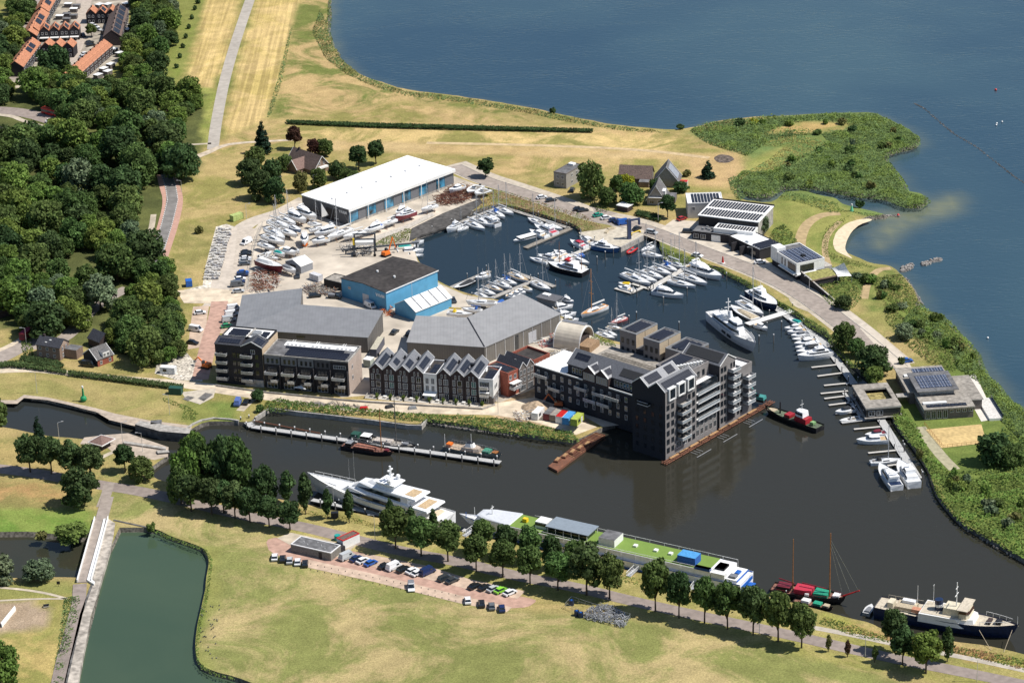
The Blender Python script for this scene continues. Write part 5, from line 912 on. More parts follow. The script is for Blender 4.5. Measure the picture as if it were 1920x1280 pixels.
for k,(x,y)in enumerate([(18+i*1.1,9.6-.55*i)for i in range(9)]):g.add(MB().box(x,x+.8,y,y+1.0,HT-.45,HT+.55,white).box(x+.15,x+.65,y-.03,y,HT-.3,HT+.4,black),'air_unit')
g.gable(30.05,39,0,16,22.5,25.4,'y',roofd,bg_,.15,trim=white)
g.slope_panel(30.6,34.0,.9,15,lambda x,y:22.5+2.9-abs(x-34.5)*(2.9/4.5)+.22,blackcov,'solar_panel')
g.win('f',[31.3,33.1],zs+[19.6],1.3,1.9,fm=black);g.win('f',[36.6,38.2],[19.6],.9,1.9,fm=black)
g.box('recess_shade_panel',34.3,38.9,-.04,0,.5,19,shadeb)  # recess shade as a flat dark panel
for z in(4.0,7.1,10.2,13.3,16.2,18.9):balcony(g,37.0,0,z,4.4,2.3,rail=railglass,floor=frame)
g.flatroof(39.05,48.5,0,12,17.05,roofwhite,bg_,.9);g.win('f',[40.6,42.4],zs[:5],1.2,1.9,fm=black);g.box('recess_shade_panel',43.5,46.5,-.04,0,3.5,14,shadeb)  # dark panel on the wall face paints the shade behind the balconies
for z in(3.9,7.0,10.1,13.2):balcony(g,45.6,0,z,4.4,2.3,rail=railglass,floor=frame)
g.win('r',lin(2,10,3),zs[:4],1.2,1.8,W=48.5,fm=black)
g.win('l',lin(2,12,4),zs,1.1,1.7,fm=black);balcony(g,0,8.5,17.2,4.4,1.6,-math.pi/2)
wx=10.5;blk(wx,27,14.003,66,-1.2,12.5,shadeb,shadeb)
g.box('terrace_floor',wx+.2,26.8,52.3,65.8,12.503,12.7,roofwhite);g.add(MB().box(wx-.1,wx+.25,14.1,52,12.55,13.0,white),'roof_trim');g.add(MB().box(wx-.1,wx+.2,52.1,66,12.55,12.9,white),'roof_trim')
g.add(MB().box(12.2,23,15.5,52,12.503,16.3,shadeb),'upper_storey')
g.gable(12.2,23,15.5,52,16.3,20.0,'y',roofd,shadeb,.3,trim=frame,ridge=17.2)
zf=lambda x,y:20.0-(17.2-x)*(3.7/5)+.22
g.slope_panel(13,15.5,18,30,zf,blackcov,'solar_panel');g.slope_panel(14,16,44.5,50.5,zf,solar)
g.win('l',lin(17.5,31,11),[13.2],.95,2.3,off=12.2,mull=1);g.win('l',[46.5,48,49.5],[13.2],1.1,2.2,off=12.2,mull=1)
for k in(0,1):
 y0=32.6+5.7*k;g.add(MB().box(10.3,12.4,y0,y0+5.6,12.6,16.3,brickdk),'gable_storey');rb=MB();zr=18.6;ym=y0+2.8
 for ya in(y0-.2,y0+5.8):rb.loft([[(9.9,ya,16.2),(16,ya,16.2),(16,ya,16.4),(9.9,ya,16.4)],[(9.9,ym,zr),(16,ym,zr),(16,ym,zr+.2),(9.9,ym,zr+.2)]],roofm2)
 g.add(rb,'roof');g.add(MB().loft([[(10.3,y0,16.3),(10.3,y0+5.6,16.3),(10.3,ym,zr)],[(10.5,y0,16.3),(10.5,y0+5.6,16.3),(10.5,ym,zr)]],brickdk),'gable_wall')
 g.add(MB().loft([[(10.3,ya,z)for ya,z in((y0-.25,16.2),(y0-.25,16.5),(ym,zr+.3),(ym,zr))],[(9.8,ya,z)for ya,z in((y0-.25,16.2),(y0-.25,16.5),(ym,zr+.3),(ym,zr))]],white),'roof_trim')
 g.win('l',lin(y0+.8,y0+4.8,5),[13.3],.75,2.6,off=10.3,mull=1,gm=mat('cream_pane',(.3,.26,.2),.3,.1))
 g.slope_panel(11,14,y0+.5,y0+2.3,lambda x,y:16.4+(y-y0+.2)*(2.4/3),solar)
for z,ys in((9.2,(30,36,44)),(5.8,(34,40,56)),(9.2,(62,))):
 for y in ys:balcony(g,wx,y,z,5.4,1.8,-math.pi/2,rail=steel,floor=concrete)
g.win('l',lin(18,64,14),[9.4,6.1,2.8],1.2,1.9,off=wx,fm=frame)
g.box('court_deck',23.2,49,17.5,62,-1.2,7.5,shadeb,roofsand)
for x in lin(29,42,9):g.add(MB().box(x,x+.35,36,60,7.9,8.15,wood),'pergola_beam')
mb=MB()
for a,b_,c,d in((30,38,26,26.6),(30,38,33,33.6),(30,30.6,26.6,33),(37.4,38,26.6,33)):mb.box(a,b_,c,d,7.5,9.3,white)
g.add(mb,'light_well');g.box('light_well_floor',30.7,37.3,26.7,32.9,7.505,7.7,black)
for x,y in((42,32),(43,28.5)):g.add(MB().tube((x,y,7.5),(x,y,10.2),.8,alu,8),'roof_vent')
g.box('deck_house',38,44,20,26,7.5,9.8,brickgrey,roofgrey)
for k,(x0,x1,y0,y1,z1)in enumerate([(49.3,61.6,51.2,58.6,14.5),(48.4,60.6,40,47.2,14.5),(49.6,61.8,28.4,38.4,12.5)]):
 mb=MB();mb.box(x0,x1,y0,y1,5.5,z1,mat('tan_panel',(.44,.36,.26),.7,.08,2)if k<2 else brickgrey,roofbit2);g.add(mb,'wall');g.add(MB().box(x0-.1,x0-.003,y0,y1,5.5,z1-.01,mat('taupe_panel',(.22,.20,.19),.7,.08,2)),'facade_panel')
 g.box('ground_floor',x0+.4,x1-.4,y0+.3,y1-.3,-1.2,5.497,shadeb);g.flatroof(x0,x1,y0,y1,z1+.05,roofbit2,steel,.3);g.solar_rows(x0+1.5,x1-2,y0+1.2,y1-1,z1+.1,3)
 g.win('l',lin(y0+1.3,y1-1.3,3),[6.6,10.2][:2 if z1>13 else 1],1.1,2.0,off=x0-.1,fm=black);g.add(MB().box(x0+5,x0+5.15,y0-.03,y0,5.6,z1-.2,black),'expansion_joint')
g.box('link_block',49,58,47.3,51.1,-1.2,9.5,shadeb,roofbit2);g.box('link_block',50,58,38.5,39.9,-1.2,8.5,shadeb,roofbit2)
o=Bld('building_platform','rusty steel and timber working platform along the waterside foot of the apartment complex','platform',zz(CG,1040,1165),zz(CG,1720,775),0.8,base=0)
orw=mat('orange_timber',(.42,.25,.12),.8,.25,2)
for y in(-.6,-1.5,-2.4):o.add(MB().box(-3,o.W+6,y-.15,y+.15,.5,.8,rust),'beam')
for k in range(16):x=-2+k*(o.W+6)/15;o.add(MB().box(x-.12,x+.12,-2.9,.2,.8,.95,rust),'cross_beam');o.add(MB().tube((x,-2.2,-1),(x,-2.2,.6),.18,rust),'pile')
for k in range(9):x=1+k*5.6;o.add(MB().box(x,x+4.6,-1.5+.4*(k%2),-.6,.96,1.05,orw),'plank')
for k in range(3):
 x=8+15*k;o.add(MB().box(x,x+8,-7.1,-6.95,.3,.45,alu),'boom');
 for q in(2,3.5,5):o.add(MB().box(x+q,x+q+.12,-5.8,-3,.3,.4,alu),'boom_arm')
pr=[(1028,873),(1110,808),(1135,815),(1045,882)]
def raft(name,label,cat,px,z,th,m,extra=None):
 P=[G(x,y,z)for x,y in px];c=P[0];o=thing(name,label,cat,c.x,c.y,0);mb=MB();mb.prism([(p.x-c.x,p.y-c.y)for p in P],z-th,z,m);mb.build('deck',o);return o,P,c
o,P,c=raft('work_pontoon','rusty red slipway pontoon sticking out from the sandy quay corner','pontoon',pr,.9,.8,rust)
ax=(P[1]-P[0]);
for k in range(22):
 q=P[0].lerp(P[1],.35+k*.03)-c;r_=P[3].lerp(P[2],.35+k*.03)-c;MB().tube((q.x,q.y,1.0),(r_.x,r_.y,1.0),.12,orw if k%5==0 else rust,4).build('beam',o)
for k in range(5):
 q=P[0].lerp(P[2],.16+.13*k)-c;bb=MB().box(-1.6,1.6,-.8,.8,.92,1.5,rust).box(-1.2,1.2,-.5,.5,1.5,1.7,orw).build('steel_stack',o);bb.location=(q.x,q.y,0);bb.rotation_euler.z=math.atan2(ax.y,ax.x)+.1
h=Bld('arched_hut','hut with a pale curved barrel roof and open glazed end beside the harbour','building',(1037,652),(1085,661),1.5)
L2=h.W;mb=MB();rb=MB();n=16;Rr=5.6;prof=[]
for i in range(n+1):
 t=math.pi*(0.0+i/n*.93);prof.append((6.0-6.0*math.cos(t),8.2*math.sin(t)**.85 if t<math.pi else 0))
outer=prof;inner=[(y*.96+.25,z*.95)for y,z in prof]
hut=mat('barrel_roof_sheet',(.60,.54,.44),.5,.08,.4)
for r0,r1 in((0,L2),):
 ring0=[(r0,y,z)for y,z in outer]+[(r0,y,z)for y,z in reversed(inner)];ring1=[(r1,y,z)for y,z in outer]+[(r1,y,z)for y,z in reversed(inner)];rb.loft([ring0,ring1],hut,False,False)
h.add(rb,'roof');
for x in(L2-.1,.0):
 ring0=[(x,y,z+.02)for y,z in outer]+[(x,y*.98+.1,z*.93)for y,z in reversed(outer)];tb=MB();tb.loft([ring0,[(x+.35,a,b_)for _,a,b_ in ring0]],white,True,True);h.add(tb,'arch_rim')
h.add(MB().prism([(0,0)]*0+[(0.8,.8),(L2-1,.8),(L2-1,10.6),(.8,10.6)],0,3.4,mat('hut_inner',(.05,.04,.04))),'glazing');h.add(MB().box(L2-.9,L2+4,1,9,0,2.3,mat('timber_terrace',(.3,.2,.12),.8,.2,2)),'terrace');h.add(MB().box(.5,L2-.5,6.2,8.6,8.15,8.35,greycov),'roof_panel')
CK=(1240,340,4.5725)
h=Bld('clubhouse','dark clubhouse with a big white ribbed roof lined with rows of solar panels','building',zz(CK,320,290),zz(CK,830,350),9)
W_=h.W;D_=19;H_=7.3;h.box('wall',0,W_,0,D_,0,H_,black);h.box('side_wall',W_-.001,W_+.15,0,D_,0,H_,concrete);h.box('roof',-.3,W_+.4,-.3,D_+.3,H_+.003,H_+.35,white,roofwhite);h.box('roof_edge',-.4,W_+.5,D_+.31,D_+.6,H_-.2,H_+.9,black)
for k in range(20):x=.6+k*(W_-1)/20;h.box('solar_panel',x,x+.85,1.0,8.0,H_+.45,H_+.6,solar)
for k in range(20):x=.6+k*(W_-1)/20;h.box('solar_panel',x,x+.85,10.5,17.8,H_+.45,H_+.6,solar)
h.box('lower_wing',0,18,-7.5,-.003,0,3.5,brickblk,roofbit2);h.box('white_wing',8.5,W_,-6.5,-.003,3.6,5.4,white,roofwhite)
h.box('white_wing_base',17.6,W_,-7.0,-.01,0,3.597,white)
for k in range(13):x=9.5+k*1.2;h.box('solar_panel',x,x+.8,-5.4+.02*(k%2),-1.6,5.42,5.6,solar)
for x,y in((3,-5),(4.4,-4.4),(5.8,-5.2),(6.4,-3.5),(4,-2.6)):h.box('air_unit',x,x+.9,y,y+.8,3.503,4.2,steel)
h.win('f',[19,23],[1.3],2,1.4,off=-7.0);h.box('garage_door',8,11.8,-7.6,-7.503,0,2.8,white);h.win('f',[1.5,4.5],[.6],2.2,1.9,off=-7.5)
h=Bld('storage_building','light grey block with solar roof behind the left of the clubhouse','building',zz(CK,225,190),zz(CK,395,185),8);h.box('wall',0,14.5,0,12,0,6.3,mat('light_panel',(.50,.49,.47),.6,.06));h.flatroof(0,14.5,0,12,6.35,roofwhite,white,.3)
for k in range(9):h.box('solar_panel',2+k*1.3,2+k*1.3+1.0,.8,11,6.45,6.6,solar)
h.win('f',[2.4],[3.4],1.1,1.6)
h=Bld('link_building','low white roofed link with solar rows between clubhouse and white restaurant','building',zz(CK,860,590),zz(CK,1040,540),5.5);W_=10;h.box('wall',-1,W_,0,20,0,4,brickblk);h.flatroof(-1,W_,0,20,4.05,roofwhite,black,.3);h.solar_rows(0,W_-1,.8,6.5,4.1,4);h.box('roof_step',.5,8,9,11,4.1,4.9,white)
for y in(2.5,5,12,15):h.box('door',-1.1,-1.003,y,y+1.8,0,2.8,glass)
for y in(8.5,13.8):h.box('wall_pier',-4,-1.01,y,y+.6,0,3.6,brickblk)
h=Bld('restaurant','white cubic restaurant with blue solar roof and corner windows above the road','building',zz(CK,1160,705),zz(CK,1400,655),8.5);W_=h.W;D_=19
h.box('wall',0,W_,0,D_,2.6,6.6,white);h.box('ground_floor',.3,W_-.3,.3,D_,0,2.597,brickblk);h.flatroof(0,W_,0,D_,6.65,roofbit2,white,.35)
for k in range(7):h.box('solar_panel',.8+k*1.65,2.1+k*1.65,1.2,14.5,6.85,7.0,solarb)
h.box('tower_block',-.2,3.8,D_-4.5,D_+.2,2.61,8.2,white);h.add(MB().box(1.6,W_*.62,-.05,-.003,3.0,6.0,glass),'window');h.add(MB().box(-.05,-.003,.6,6.5,3.0,6.0,glass),'window');h.add(MB().box(-.06,-.003,8.2,9.0,3.2,6,glass),'window');h.add(MB().box(-.06,-.003,10.5,11.3,3.2,6,glass),'window')
h.add(MB().box(-1.2,W_*.7,-1.2,-.01,2.3,2.6,white),'balcony');h.add(MB().box(-1.2,-.01,-1.19,12,2.3,2.6,white),'balcony');h.box('roof_unit',5.5,7,5,6.4,7.0,7.7,black);h.box('terrace',W_+.01,W_+4,1,12,0,2.8,concrete)
h.box('green_roof_annex',1.0,13.5,-9.6,-1.3,0,3.0,brickblk,mat('sedum_roof',(.25,.24,.08),.95,.25,1,var2=.2));h.add(MB().box(.9,13.7,-9.9,-9.603,2.8,3.3,brickbrown),'roof_edge')
h.add(MB().loft([[(1,-1.5,0),(1.5,-1.5,0),(1.5,-1.5,4.0),(1,-1.5,4.0)],[(1.6,-25,0),(2.1,-25,0),(2.1,-25,.4),(1.6,-25,.4)]],brickblk),'ramp_wall');h.add(MB().loft([[(.95,-1.5,4.0),(1.55,-1.5,4.0),(1.55,-1.5,4.15),(.95,-1.5,4.15)],[(1.55,-25,.4),(2.15,-25,.4),(2.15,-25,.55),(1.55,-25,.55)]],concrete),'wall_coping')
c=G(1575,508);o=thing('shade_canopy','white stretched four point canopy beside the restaurant garden','canopy',c.x,c.y,LZ)
pk=[zz(CK,1470,740),zz(CK,1563,690),zz(CK,1622,800),zz(CK,1515,805)];hz=[3.4,7.0,3.0,3.2];P=[(G(x,y,LZ+z)-c)*1.12 for(x,y),z in zip(pk,hz)];mb=MB();N_=8
def sp(i,j):
 u_,v_=i/N_,j/N_;a=P[0].lerp(P[1],u_).lerp(P[3].lerp(P[2],u_),v_);z=(hz[0]*(1-u_)+hz[1]*u_)*(1-v_)+(hz[3]*(1-u_)+hz[2]*u_)*v_;e_=max(abs(u_-.5),abs(v_-.5));cen=(P[0]+P[1]+P[2]+P[3])/4;k=.10*(1-abs(2*u_-1)if e_==abs(v_-.5)else 1-abs(2*v_-1))*(2*e_);a=a.lerp(cen,k);return(a.x,a.y,z*(1-.12*math.sin(math.pi*u_)*math.sin(math.pi*v_)))
for i in range(N_):
 for j in range(N_):q=[sp(i,j),sp(i+1,j),sp(i+1,j+1),sp(i,j+1)];mb.loft([q,[(x,y,z+.05)for x,y,z in q]],white)
mb.build('canopy_cloth',o)
for p,z in zip(P,hz):MB().tube((p.x,p.y,0),(p.x,p.y,z+.1),.1,steel).build('pole',o)
CJ=(1440,560,3.369)
h=Bld('yacht_clubhouse','grey low building with blue solar panels on a raised centre roof, between harbour and lake','building',zz(CJ,990,700),zz(CJ,1290,680),5.5,D=zz(CJ,1085,415));W_=17
h.box('wall',0,W_,0,14,0,4,brickgrey);h.box('wall',-2,W_-3,14.003,35,0,4,brickgrey);h.box('wall',W_-2.99,W_+4.5,6,26,0,3.6,brickgrey)
for a in((-.4,W_+.4,-.6,14.2,4.003),(-2.6,W_-2.6,14.3,35.4,4.003),(W_-2.5,W_+4.9,5.7,26.3,3.62)):h.box('roof',a[0],a[1],a[2],a[3],a[4],a[4]+.35,mat('pale_roof_rim',(.42,.40,.36)),roofsand)
h.box('raised_storey',1,13,11.5,24,4.36,6.2,mat('pale_wall',(.45,.44,.42)));h.box('raised_roof',-.4,14.2,9.5,25.5,6.203,6.55,concrete,roofbit2);
for i in range(4):
 for j in range(6):h.box('solar_panel',1.5+j*1.85,3.2+j*1.85,12+i*2.6,14.3+i*2.6,6.6,6.72,solarb)
for k in range(7):h.box('solar_panel',3+k*1.6,4.4+k*1.6,30.3,33.5,4.4,4.55,solarb)
for k in range(10):h.box('solar_panel',1+k*1.4,2.2+k*1.4,.5,2.6,4.4,4.55,solar)
h.box('skylight',.2,8.4,2.9,4.3,4.36,4.9,white);h.box('skylight',-.9,6,26.6,28.4,4.36,4.9,white)
h.win('f',lin(1.2,7.2,4),[.4],1.5,3.0);h.win('f',lin(9.5,16,4),[2.3],1.4,1.2);h.win('l',lin(1,13,7),[2.4],1.5,1.2);h.win('l',lin(16,33,8),[2.2],1.6,1.4,off=-2);h.win('r',lin(7.5,12,3),[.5],1.4,2.6,W=W_+4.5)
h.box('terrace',W_+4.6,W_+9.5,-4,13,0,.9,white,mat('pale_deck',(.6,.58,.54)));h.box('glass_rail',W_+9.4,W_+9.5,-4,13,.903,1.9,glass)
h.box('porch',-6.2,-2.2,14,17,2.6,2.9,concrete)
h=Bld('pavilion','flat roofed pavilion with a sunken garden court, on stilts over the harbour','building',zz(CJ,618,692),zz(CJ,845,674),5.2,base=0);W_=h.W;D_=20;mb=MB();cs=(W_*.25,W_*.88,6.5,15.8)
for a in((0,W_,0,cs[2]),(0,W_,cs[3],D_),(0,cs[0],cs[2],cs[3]),(cs[1],W_,cs[2],cs[3])):mb.box(a[0],a[1],a[2],a[3],4.6,5.2,mat('pale_roof_rim',(.4,.38,.35)),roofsand)
h.add(mb,'roof');mb=MB()
for a in((.3,W_-.3,.3,.6),(.3,W_-.3,D_-.6,D_-.3),(.3,.6,.6,D_-.6),(W_-.6,W_-.3,.6,D_-.6)):mb.box(a[0],a[1],a[2],a[3],1.6,4.597,mat('pavilion_wall',(.06,.055,.05)))
h.add(mb,'wall');h.box('floor',-.3,W_+.3,-.3,D_+.3,1.2,1.55,concrete);h.box('court_lawn',cs[0]-.2,cs[1]+.2,cs[2]-.2,cs[3]+.2,1.56,3.4,mat('court_grass',(.30,.25,.1),.95,.3,1));h.win('f',[2.2,5.0],[2.0],2.2,1.9,off=.3);h.win('l',lin(2,18,6),[2.0],1.6,2.0,off=.3,fm=black)
for x in(.5,W_-.5):
 for y in(1,7,13,19):h.add(MB().tube((x,y,-1),(x,y,1.2),.3,concrete,6),'pile')
CN=(1000,260,4.364)
h=simple_box('box_house','plain grey two storey box house with white roof patch beside the very big tree','house',zz(CN,182,262),zz(CN,268,292),8,1,6.5,brickgrey,roofbit2)
bpy.data.objects.remove(h.o.children[0]);
for ch in list(h.o.children):bpy.data.objects.remove(ch)
bpy.data.objects.remove(h.o)
h=Bld('box_house','plain grey two storey box house with flat roof beside the very big tree','house',zz(CN,268,292),zz(CN,405,215),8);h.box('wall',0,h.W,0,6.2,0,6.4,mat('beige_render',(.30,.28,.25),.8,.08));h.flatroof(0,h.W,0,6.2,6.45,roofbit2,brickgrey,.3);h.win('f',[4.5,8.5],[1.2,4.2],1.3,1.3);h.win('l',[1.8,4.2],[1.0,4.0],1.2,1.5);h.box('roof_hatch',h.W-3,h.W-.6,3,5.6,6.5,7.2,white)
h=Bld('brown_roof_house','long low house with a plain brown tiled roof behind the yellow tree','house',zz(CN,700,320),zz(CN,960,330),4);h.box('wall',0,h.W,0,9,0,2.6,brickgrey);h.gable(0,h.W,0,9,2.6,6.6,'x',tilebrown,brickgrey,.4);h.win('f',[3,10.5],[.6],1.6,1.5)
h.box('garden_wing',9,h.W-.3,-4,-.003,0,2.4,brickbrown,roofbit2)
for(A,B,D2,zr,lab)in((zz(CN,985,350),zz(CN,1190,355),9,9,'steep roofed grey house with solar panels on its right slope, behind its twin'),(zz(CN,930,495),zz(CN,1075,500),10,8.4,'steep roofed grey house with white awnings, nearest the lake road')):
 h=Bld('steep_roof_house',lab,'house',A,B,4.0,group=None);W_=h.W;h.box('wall',0,W_,0,D2,0,2.6,mat('house_render',(.33,.30,.26),.8,.1));h.gable(0,W_,0,D2,2.6,zr,'y',tilegrey,MATS['house_render'],.5,trim=frame,ridge=W_*.5)
 zf=lambda x,y:zr-(x-W_/2)*((zr-2.6)/(W_/2))+.22
 if 'twin' in lab:h.slope_panel(W_*.58,W_*.95,1,D2-1,zf,mat('pale_solar',(.25,.27,.32),.2,.1));h.add(MB().box(W_+.3,W_+3.6,1,3.4,0,2.2,white).box(W_+.35,W_+3.55,1.05,3.35,2.2,2.35,red),'garden_shed')
 else:h.add(MB().box(.8,W_-1.2,-1.2,-.02,3.5,3.62,white),'awning');h.add(MB().box(W_*.72,W_*.98,3,6.5,3.2,5.2,white),'dormer');h.win('f',[2,W_-2],[.5],1.8,1.6);h.box('side_wing',W_+.01,W_+4,3,9,0,2.5,brickgrey,roofbit2)
h=Bld('garden_house','small white roofed garden house under the trees below the yellow tree','shed',zz(CN,685,545),zz(CN,760,560),3.8);h.box('wall',0,5,0,4,0,2.2,brickdk);h.box('roof',-.3,5.3,-.3,4.3,2.203,2.5,white)
CO=(420,210,4.74)
h=Bld('farmhouse','brown tiled farmhouse with cross wing and white gable boards, among trees behind the white hall','house',zz(CO,560,440),zz(CO,800,520),3.6);W_=h.W
D2=9;h.box('wall',0,W_,0,D2,0,2.2,brickbrown);h.gable(0,W_,0,D2,2.2,7.4,'x',tilebrown,brickbrown,.5,trim=white)
h.box('wing_wall',5.5,11.5,-4,-.003,0,2.2,brickbrown);h.gable(5.5,11.5,-4,3.8,2.2,5.6,'y',mat('rosy_tiles',(.20,.13,.11),.85,.15,2),brickbrown,.4,trim=white)
h.win('r',[3.2,5.8],[3.6],1.0,1.6,W=W_);h.box('balcony',W_+.01,W_+1.6,2,7,2.3,3.0,white);h.box('skylight',8.8,9.5,-2,-1.2,4.0,4.6,white);h.box('chimney',3,3.8,D2/2-.4,D2/2+.4,6.9,8.2,brickdk)
CQ=(0,600,4.74)
h=Bld('brick_house','brown brick two storey house with dark roof left of the small black gabled house','house',zz(CQ,322,215),zz(CQ,527,248),6.5);W_=h.W;h.box('wall',0,W_,0,6.5,0,5,brickbrown);h.gable(0,W_,0,6.5,5,7.2,'x',slate,mat('pale_brick_gable',(.36,.27,.21),.85,.1),.3);h.win('f',[1.5,4.6,7.6],[.7,3.2],1.1,1.3);h.win('r',[2,4.4],[.8,3.2],.9,1.5,W=W_)
h.box('side_wing',W_+.01,W_+5.2,3,7.5,0,3.6,brickbrown,roofbit2);h.box('chimney',1.2,2,3,3.7,6.9,8,brickdk);h.box('skylight',3.2,4,.9,1.5,5.8,6.1,white);h.box('skylight',4.6,5.4,1.8,2.4,6.4,6.75,white)
h=Bld('small_house','small house with black front, grey roof and white dormer beside the canal road','house',zz(CQ,740,300),zz(CQ,865,355),4.2);W_=h.W;h.box('wall',0,W_,0,7,0,2.7,brickblk);h.box('side_wall',W_-.001,W_+.1,0,7,0,2.7,brickred);h.gable(0,W_,0,7,2.7,5.8,'y',tilegrey,brickblk,.3,trim=frame);h.box('dormer',W_*.6,W_+.2,2.5,5.5,3.0,4.9,white,roofbit2);h.win('r',[3.2,4.8],[3.3],1.0,1.1,W=W_+.2)
h.win('r',[1.5,5.5],[.6],1.0,1.4,W=W_+.1)
h=Bld('brown_house','dark roofed house half hidden by trees behind the small black house','house',zz(CQ,780,150),zz(CQ,880,190),5);h.box('wall',0,h.W,0,6,0,3.2,brickdk);h.gable(0,h.W,0,6,3.2,5.8,'x',slate,brickdk,.3)
h=Bld('brown_house','dark flat gabled house at the left photo edge under the wood','house',(-8,583),(30,572),5);h.box('wall',0,h.W,0,8,0,3,brickdk);h.gable(0,h.W,0,8,3,5,'x',slate,brickdk,.3)
h=Bld('storage_tent','grey and white frame tent with bright ridge roof in the boatyard','tent',zz((380,360,4.924),905,690),zz((380,360,4.924),1015,648),4.5);W_=5.2;tg=mat('tent_grey',(.25,.26,.28),.7,.05)
h=h;W_=h.W;D2=9;h.box('wall',0,W_,0,D2,0,3,tg);h.gable(0,W_,0,D2,3,4.8,'x',white,tg,.15);h.add(MB().box(-.1,-.003,3,6,0,2.8,black),'door')
def container(px,py,dirp,L2,mt,label,z=LZ,wins=True,H2=2.6,topm=None):
 c=G(px,py,z);d=G(px+dirp[0],py+dirp[1],z)-c;o=thing('container',label,'container',c.x,c.y,z,math.atan2(d.y,d.x));MB().box(-L2/2,L2/2,-1.2,1.2,.12,H2,mt,topm or mt).build('body',o);fb=MB()
 for x in(-L2/2-.03,L2/2-.1):
  for y in(-1.23,1.1):fb.box(x,x+.13,y,y+.13,0,H2+.03,mt)
 fb.build('corner_post',o)
 if wins:MB().box(-L2*.3,-L2*.05,-1.26,-1.2,1.0,2.0,glass).build('window',o);MB().box(L2*.1,L2*.3,-1.26,-1.2,.2,2.1,frame).build('door',o)
 return o
def Cg(x,y):return zz(CG,x,y)
dv=(60,-50)
for(x,y,mt_,lb,z,tp)in[((100,880,white,'white site cabin with two windows, leftmost of the cabin row on the sandy quay',LZ,None)),(185,885,maroon,'dark red site cabin with grey roof, second in the cabin row',LZ,roofbit2),(232,895,mat('brown_cabin',(.22,.18,.14)),'brown site cabin with dirty roof between red cabins',LZ,roofsand),(275,905,white,'white site cabin with red roof in the cabin row',LZ,red),(325,915,blue,'blue lower container with light blue neighbour on top at the right of the cabin row',LZ,None),(385,925,blue,'blue lower container under the lime green one',LZ,None),(325,915,mat('sky_blue_paint',(.08,.3,.6),.5,.1),'light blue container stacked on the blue one beside the lime one',LZ+2.7,None),(385,925,mat('lime_container',(.38,.45,.08),.5,.1),'lime green container stacked on top, rightmost of the cabin row',LZ+2.7,None)]:
 X,Y=Cg(x,y);container(X+3,Y-6,(-30,-34)if 0 else(13,-13),6.0,mt_,lb,z,topm=tp)
CE=(380,540,4.924)
X,Y=zz(CE,1615,580);container(X,Y,(16,-26),12,navy,'long navy container with yellow rimmed pale roof behind the terrace',LZ,False,3.2,mat('pale_container_roof',(.45,.42,.33)))
X,Y=zz(CE,1640,545)
container(316,699,(30,2),5.6,mat('pale_hut',(.62,.64,.64)),'pale grey storage container on rubble near the brick car park',topm=white)
container(330,738,(18,1),4.6,mat('dark_green_hut',(.02,.075,.055),.6,.1),'dark green storage shed at the end of the long clipped hedge',wins=False)
container(444,412,(26,-9),5.4,mat('lime_shed',(.38,.46,.16)),'lime green container on the grass at the bend of the pale road',wins=False)
container(354.5,536,(1,4),3.0,blue,'small blue container on dry grass beside the wood',wins=False)
container(593,525,(18,6),5,mat('pale_container',(.55,.55,.57)),'pale container between the yard racks and the dark shed',wins=False)
h=Bld('utility_building','long low building with dotted dark flat roof beside the riverside car park','building',(545,1020),(620,1037),4.2);W_=h.W;h.box('wall',0,W_,0,6,0,2.7,mat('utility_wall',(.20,.19,.17),.8,.15));h.flatroof(0,W_,0,6,2.75,roofbit2,frame,.15)
for x in lin(1,W_-1,7):h.add(MB().tube((x,3+1.5*math.sin(x*2),2.8),(x,3+1.5*math.sin(x*2),3.2),.12,white),'roof_vent')
h.box('door',10.2,11.4,-.06,-.003,0,2.2,black)
h=Bld('kiosk','small white kiosk with brown red edged roof beside the long low building','building',(631,1008),(646,1015),4.6);h.box('wall',0,3,0,7,0,3,white);h.flatroof(0,3,0,7,3.05,tilebrown,red,.15);h.box('wall_base',0,4,-2.4,-.01,0,1.7,brickblk)
h=Bld('lock_kiosk','small pavilion with white edged pyramid roof on the lock island','building',zz(CQ,815,1090),zz(CQ,905,1115),3.6);W_=h.W;h.box('wall',.3,W_-.3,.3,4.6,0,2.3,brickdk);h.add(MB().box(-1,W_+1,-1,6,2.303,2.6,white),'eaves');h.add(MB().prism([(-.8,-.8),(W_+.8,-.8),(W_+.8,5.8),(-.8,5.8)],2.6,4.2,mat('rosy_tiles',(.2,.13,.11)),None,6),'roof')
def wallblock(name,label,cat,px,z0,z1,m,top=None,zpx=None,th=None):
 P=[G(x,y,z1 if zpx is None else zpx)for x,y in px];c=P[0];
 if area2(P)<0:P.reverse();c=P[0]
 o=thing(name,label,cat,c.x,c.y,0);MB().prism([(p.x-c.x,p.y-c.y)for p in P],z0,z1,m,top).build('wall',o);return o
wallblock('lock_wall','dark lock gate recess wall on the north side of the lock','lock',[(253,795),(262,788),(360,804),(362,812),(348,812),(300,808)],-1,3.4,concdk,concrete)
wallblock('lock_gate','dark steel lock gate between the concrete heads on the island side','lock',[(293,844),(315,843),(318,847),(296,849)],-1,2.2,concdk,concrete)
wallblock('lock_wall','concrete lock wall along the island side of the lock','lock',[(233,826),(311,838),(311,842),(232,830)],-1,2.1,concrete)
h=Bld('lock_cabin','tiny lock cabin with glass sides on the dark gate recess wall','shed',(284,791),(300,790),4);h.box('wall',0,3,0,2.5,0,1.6,steel);h.box('roof',-.4,3.4,-.4,2.9,1.603,1.9,roofbit2)
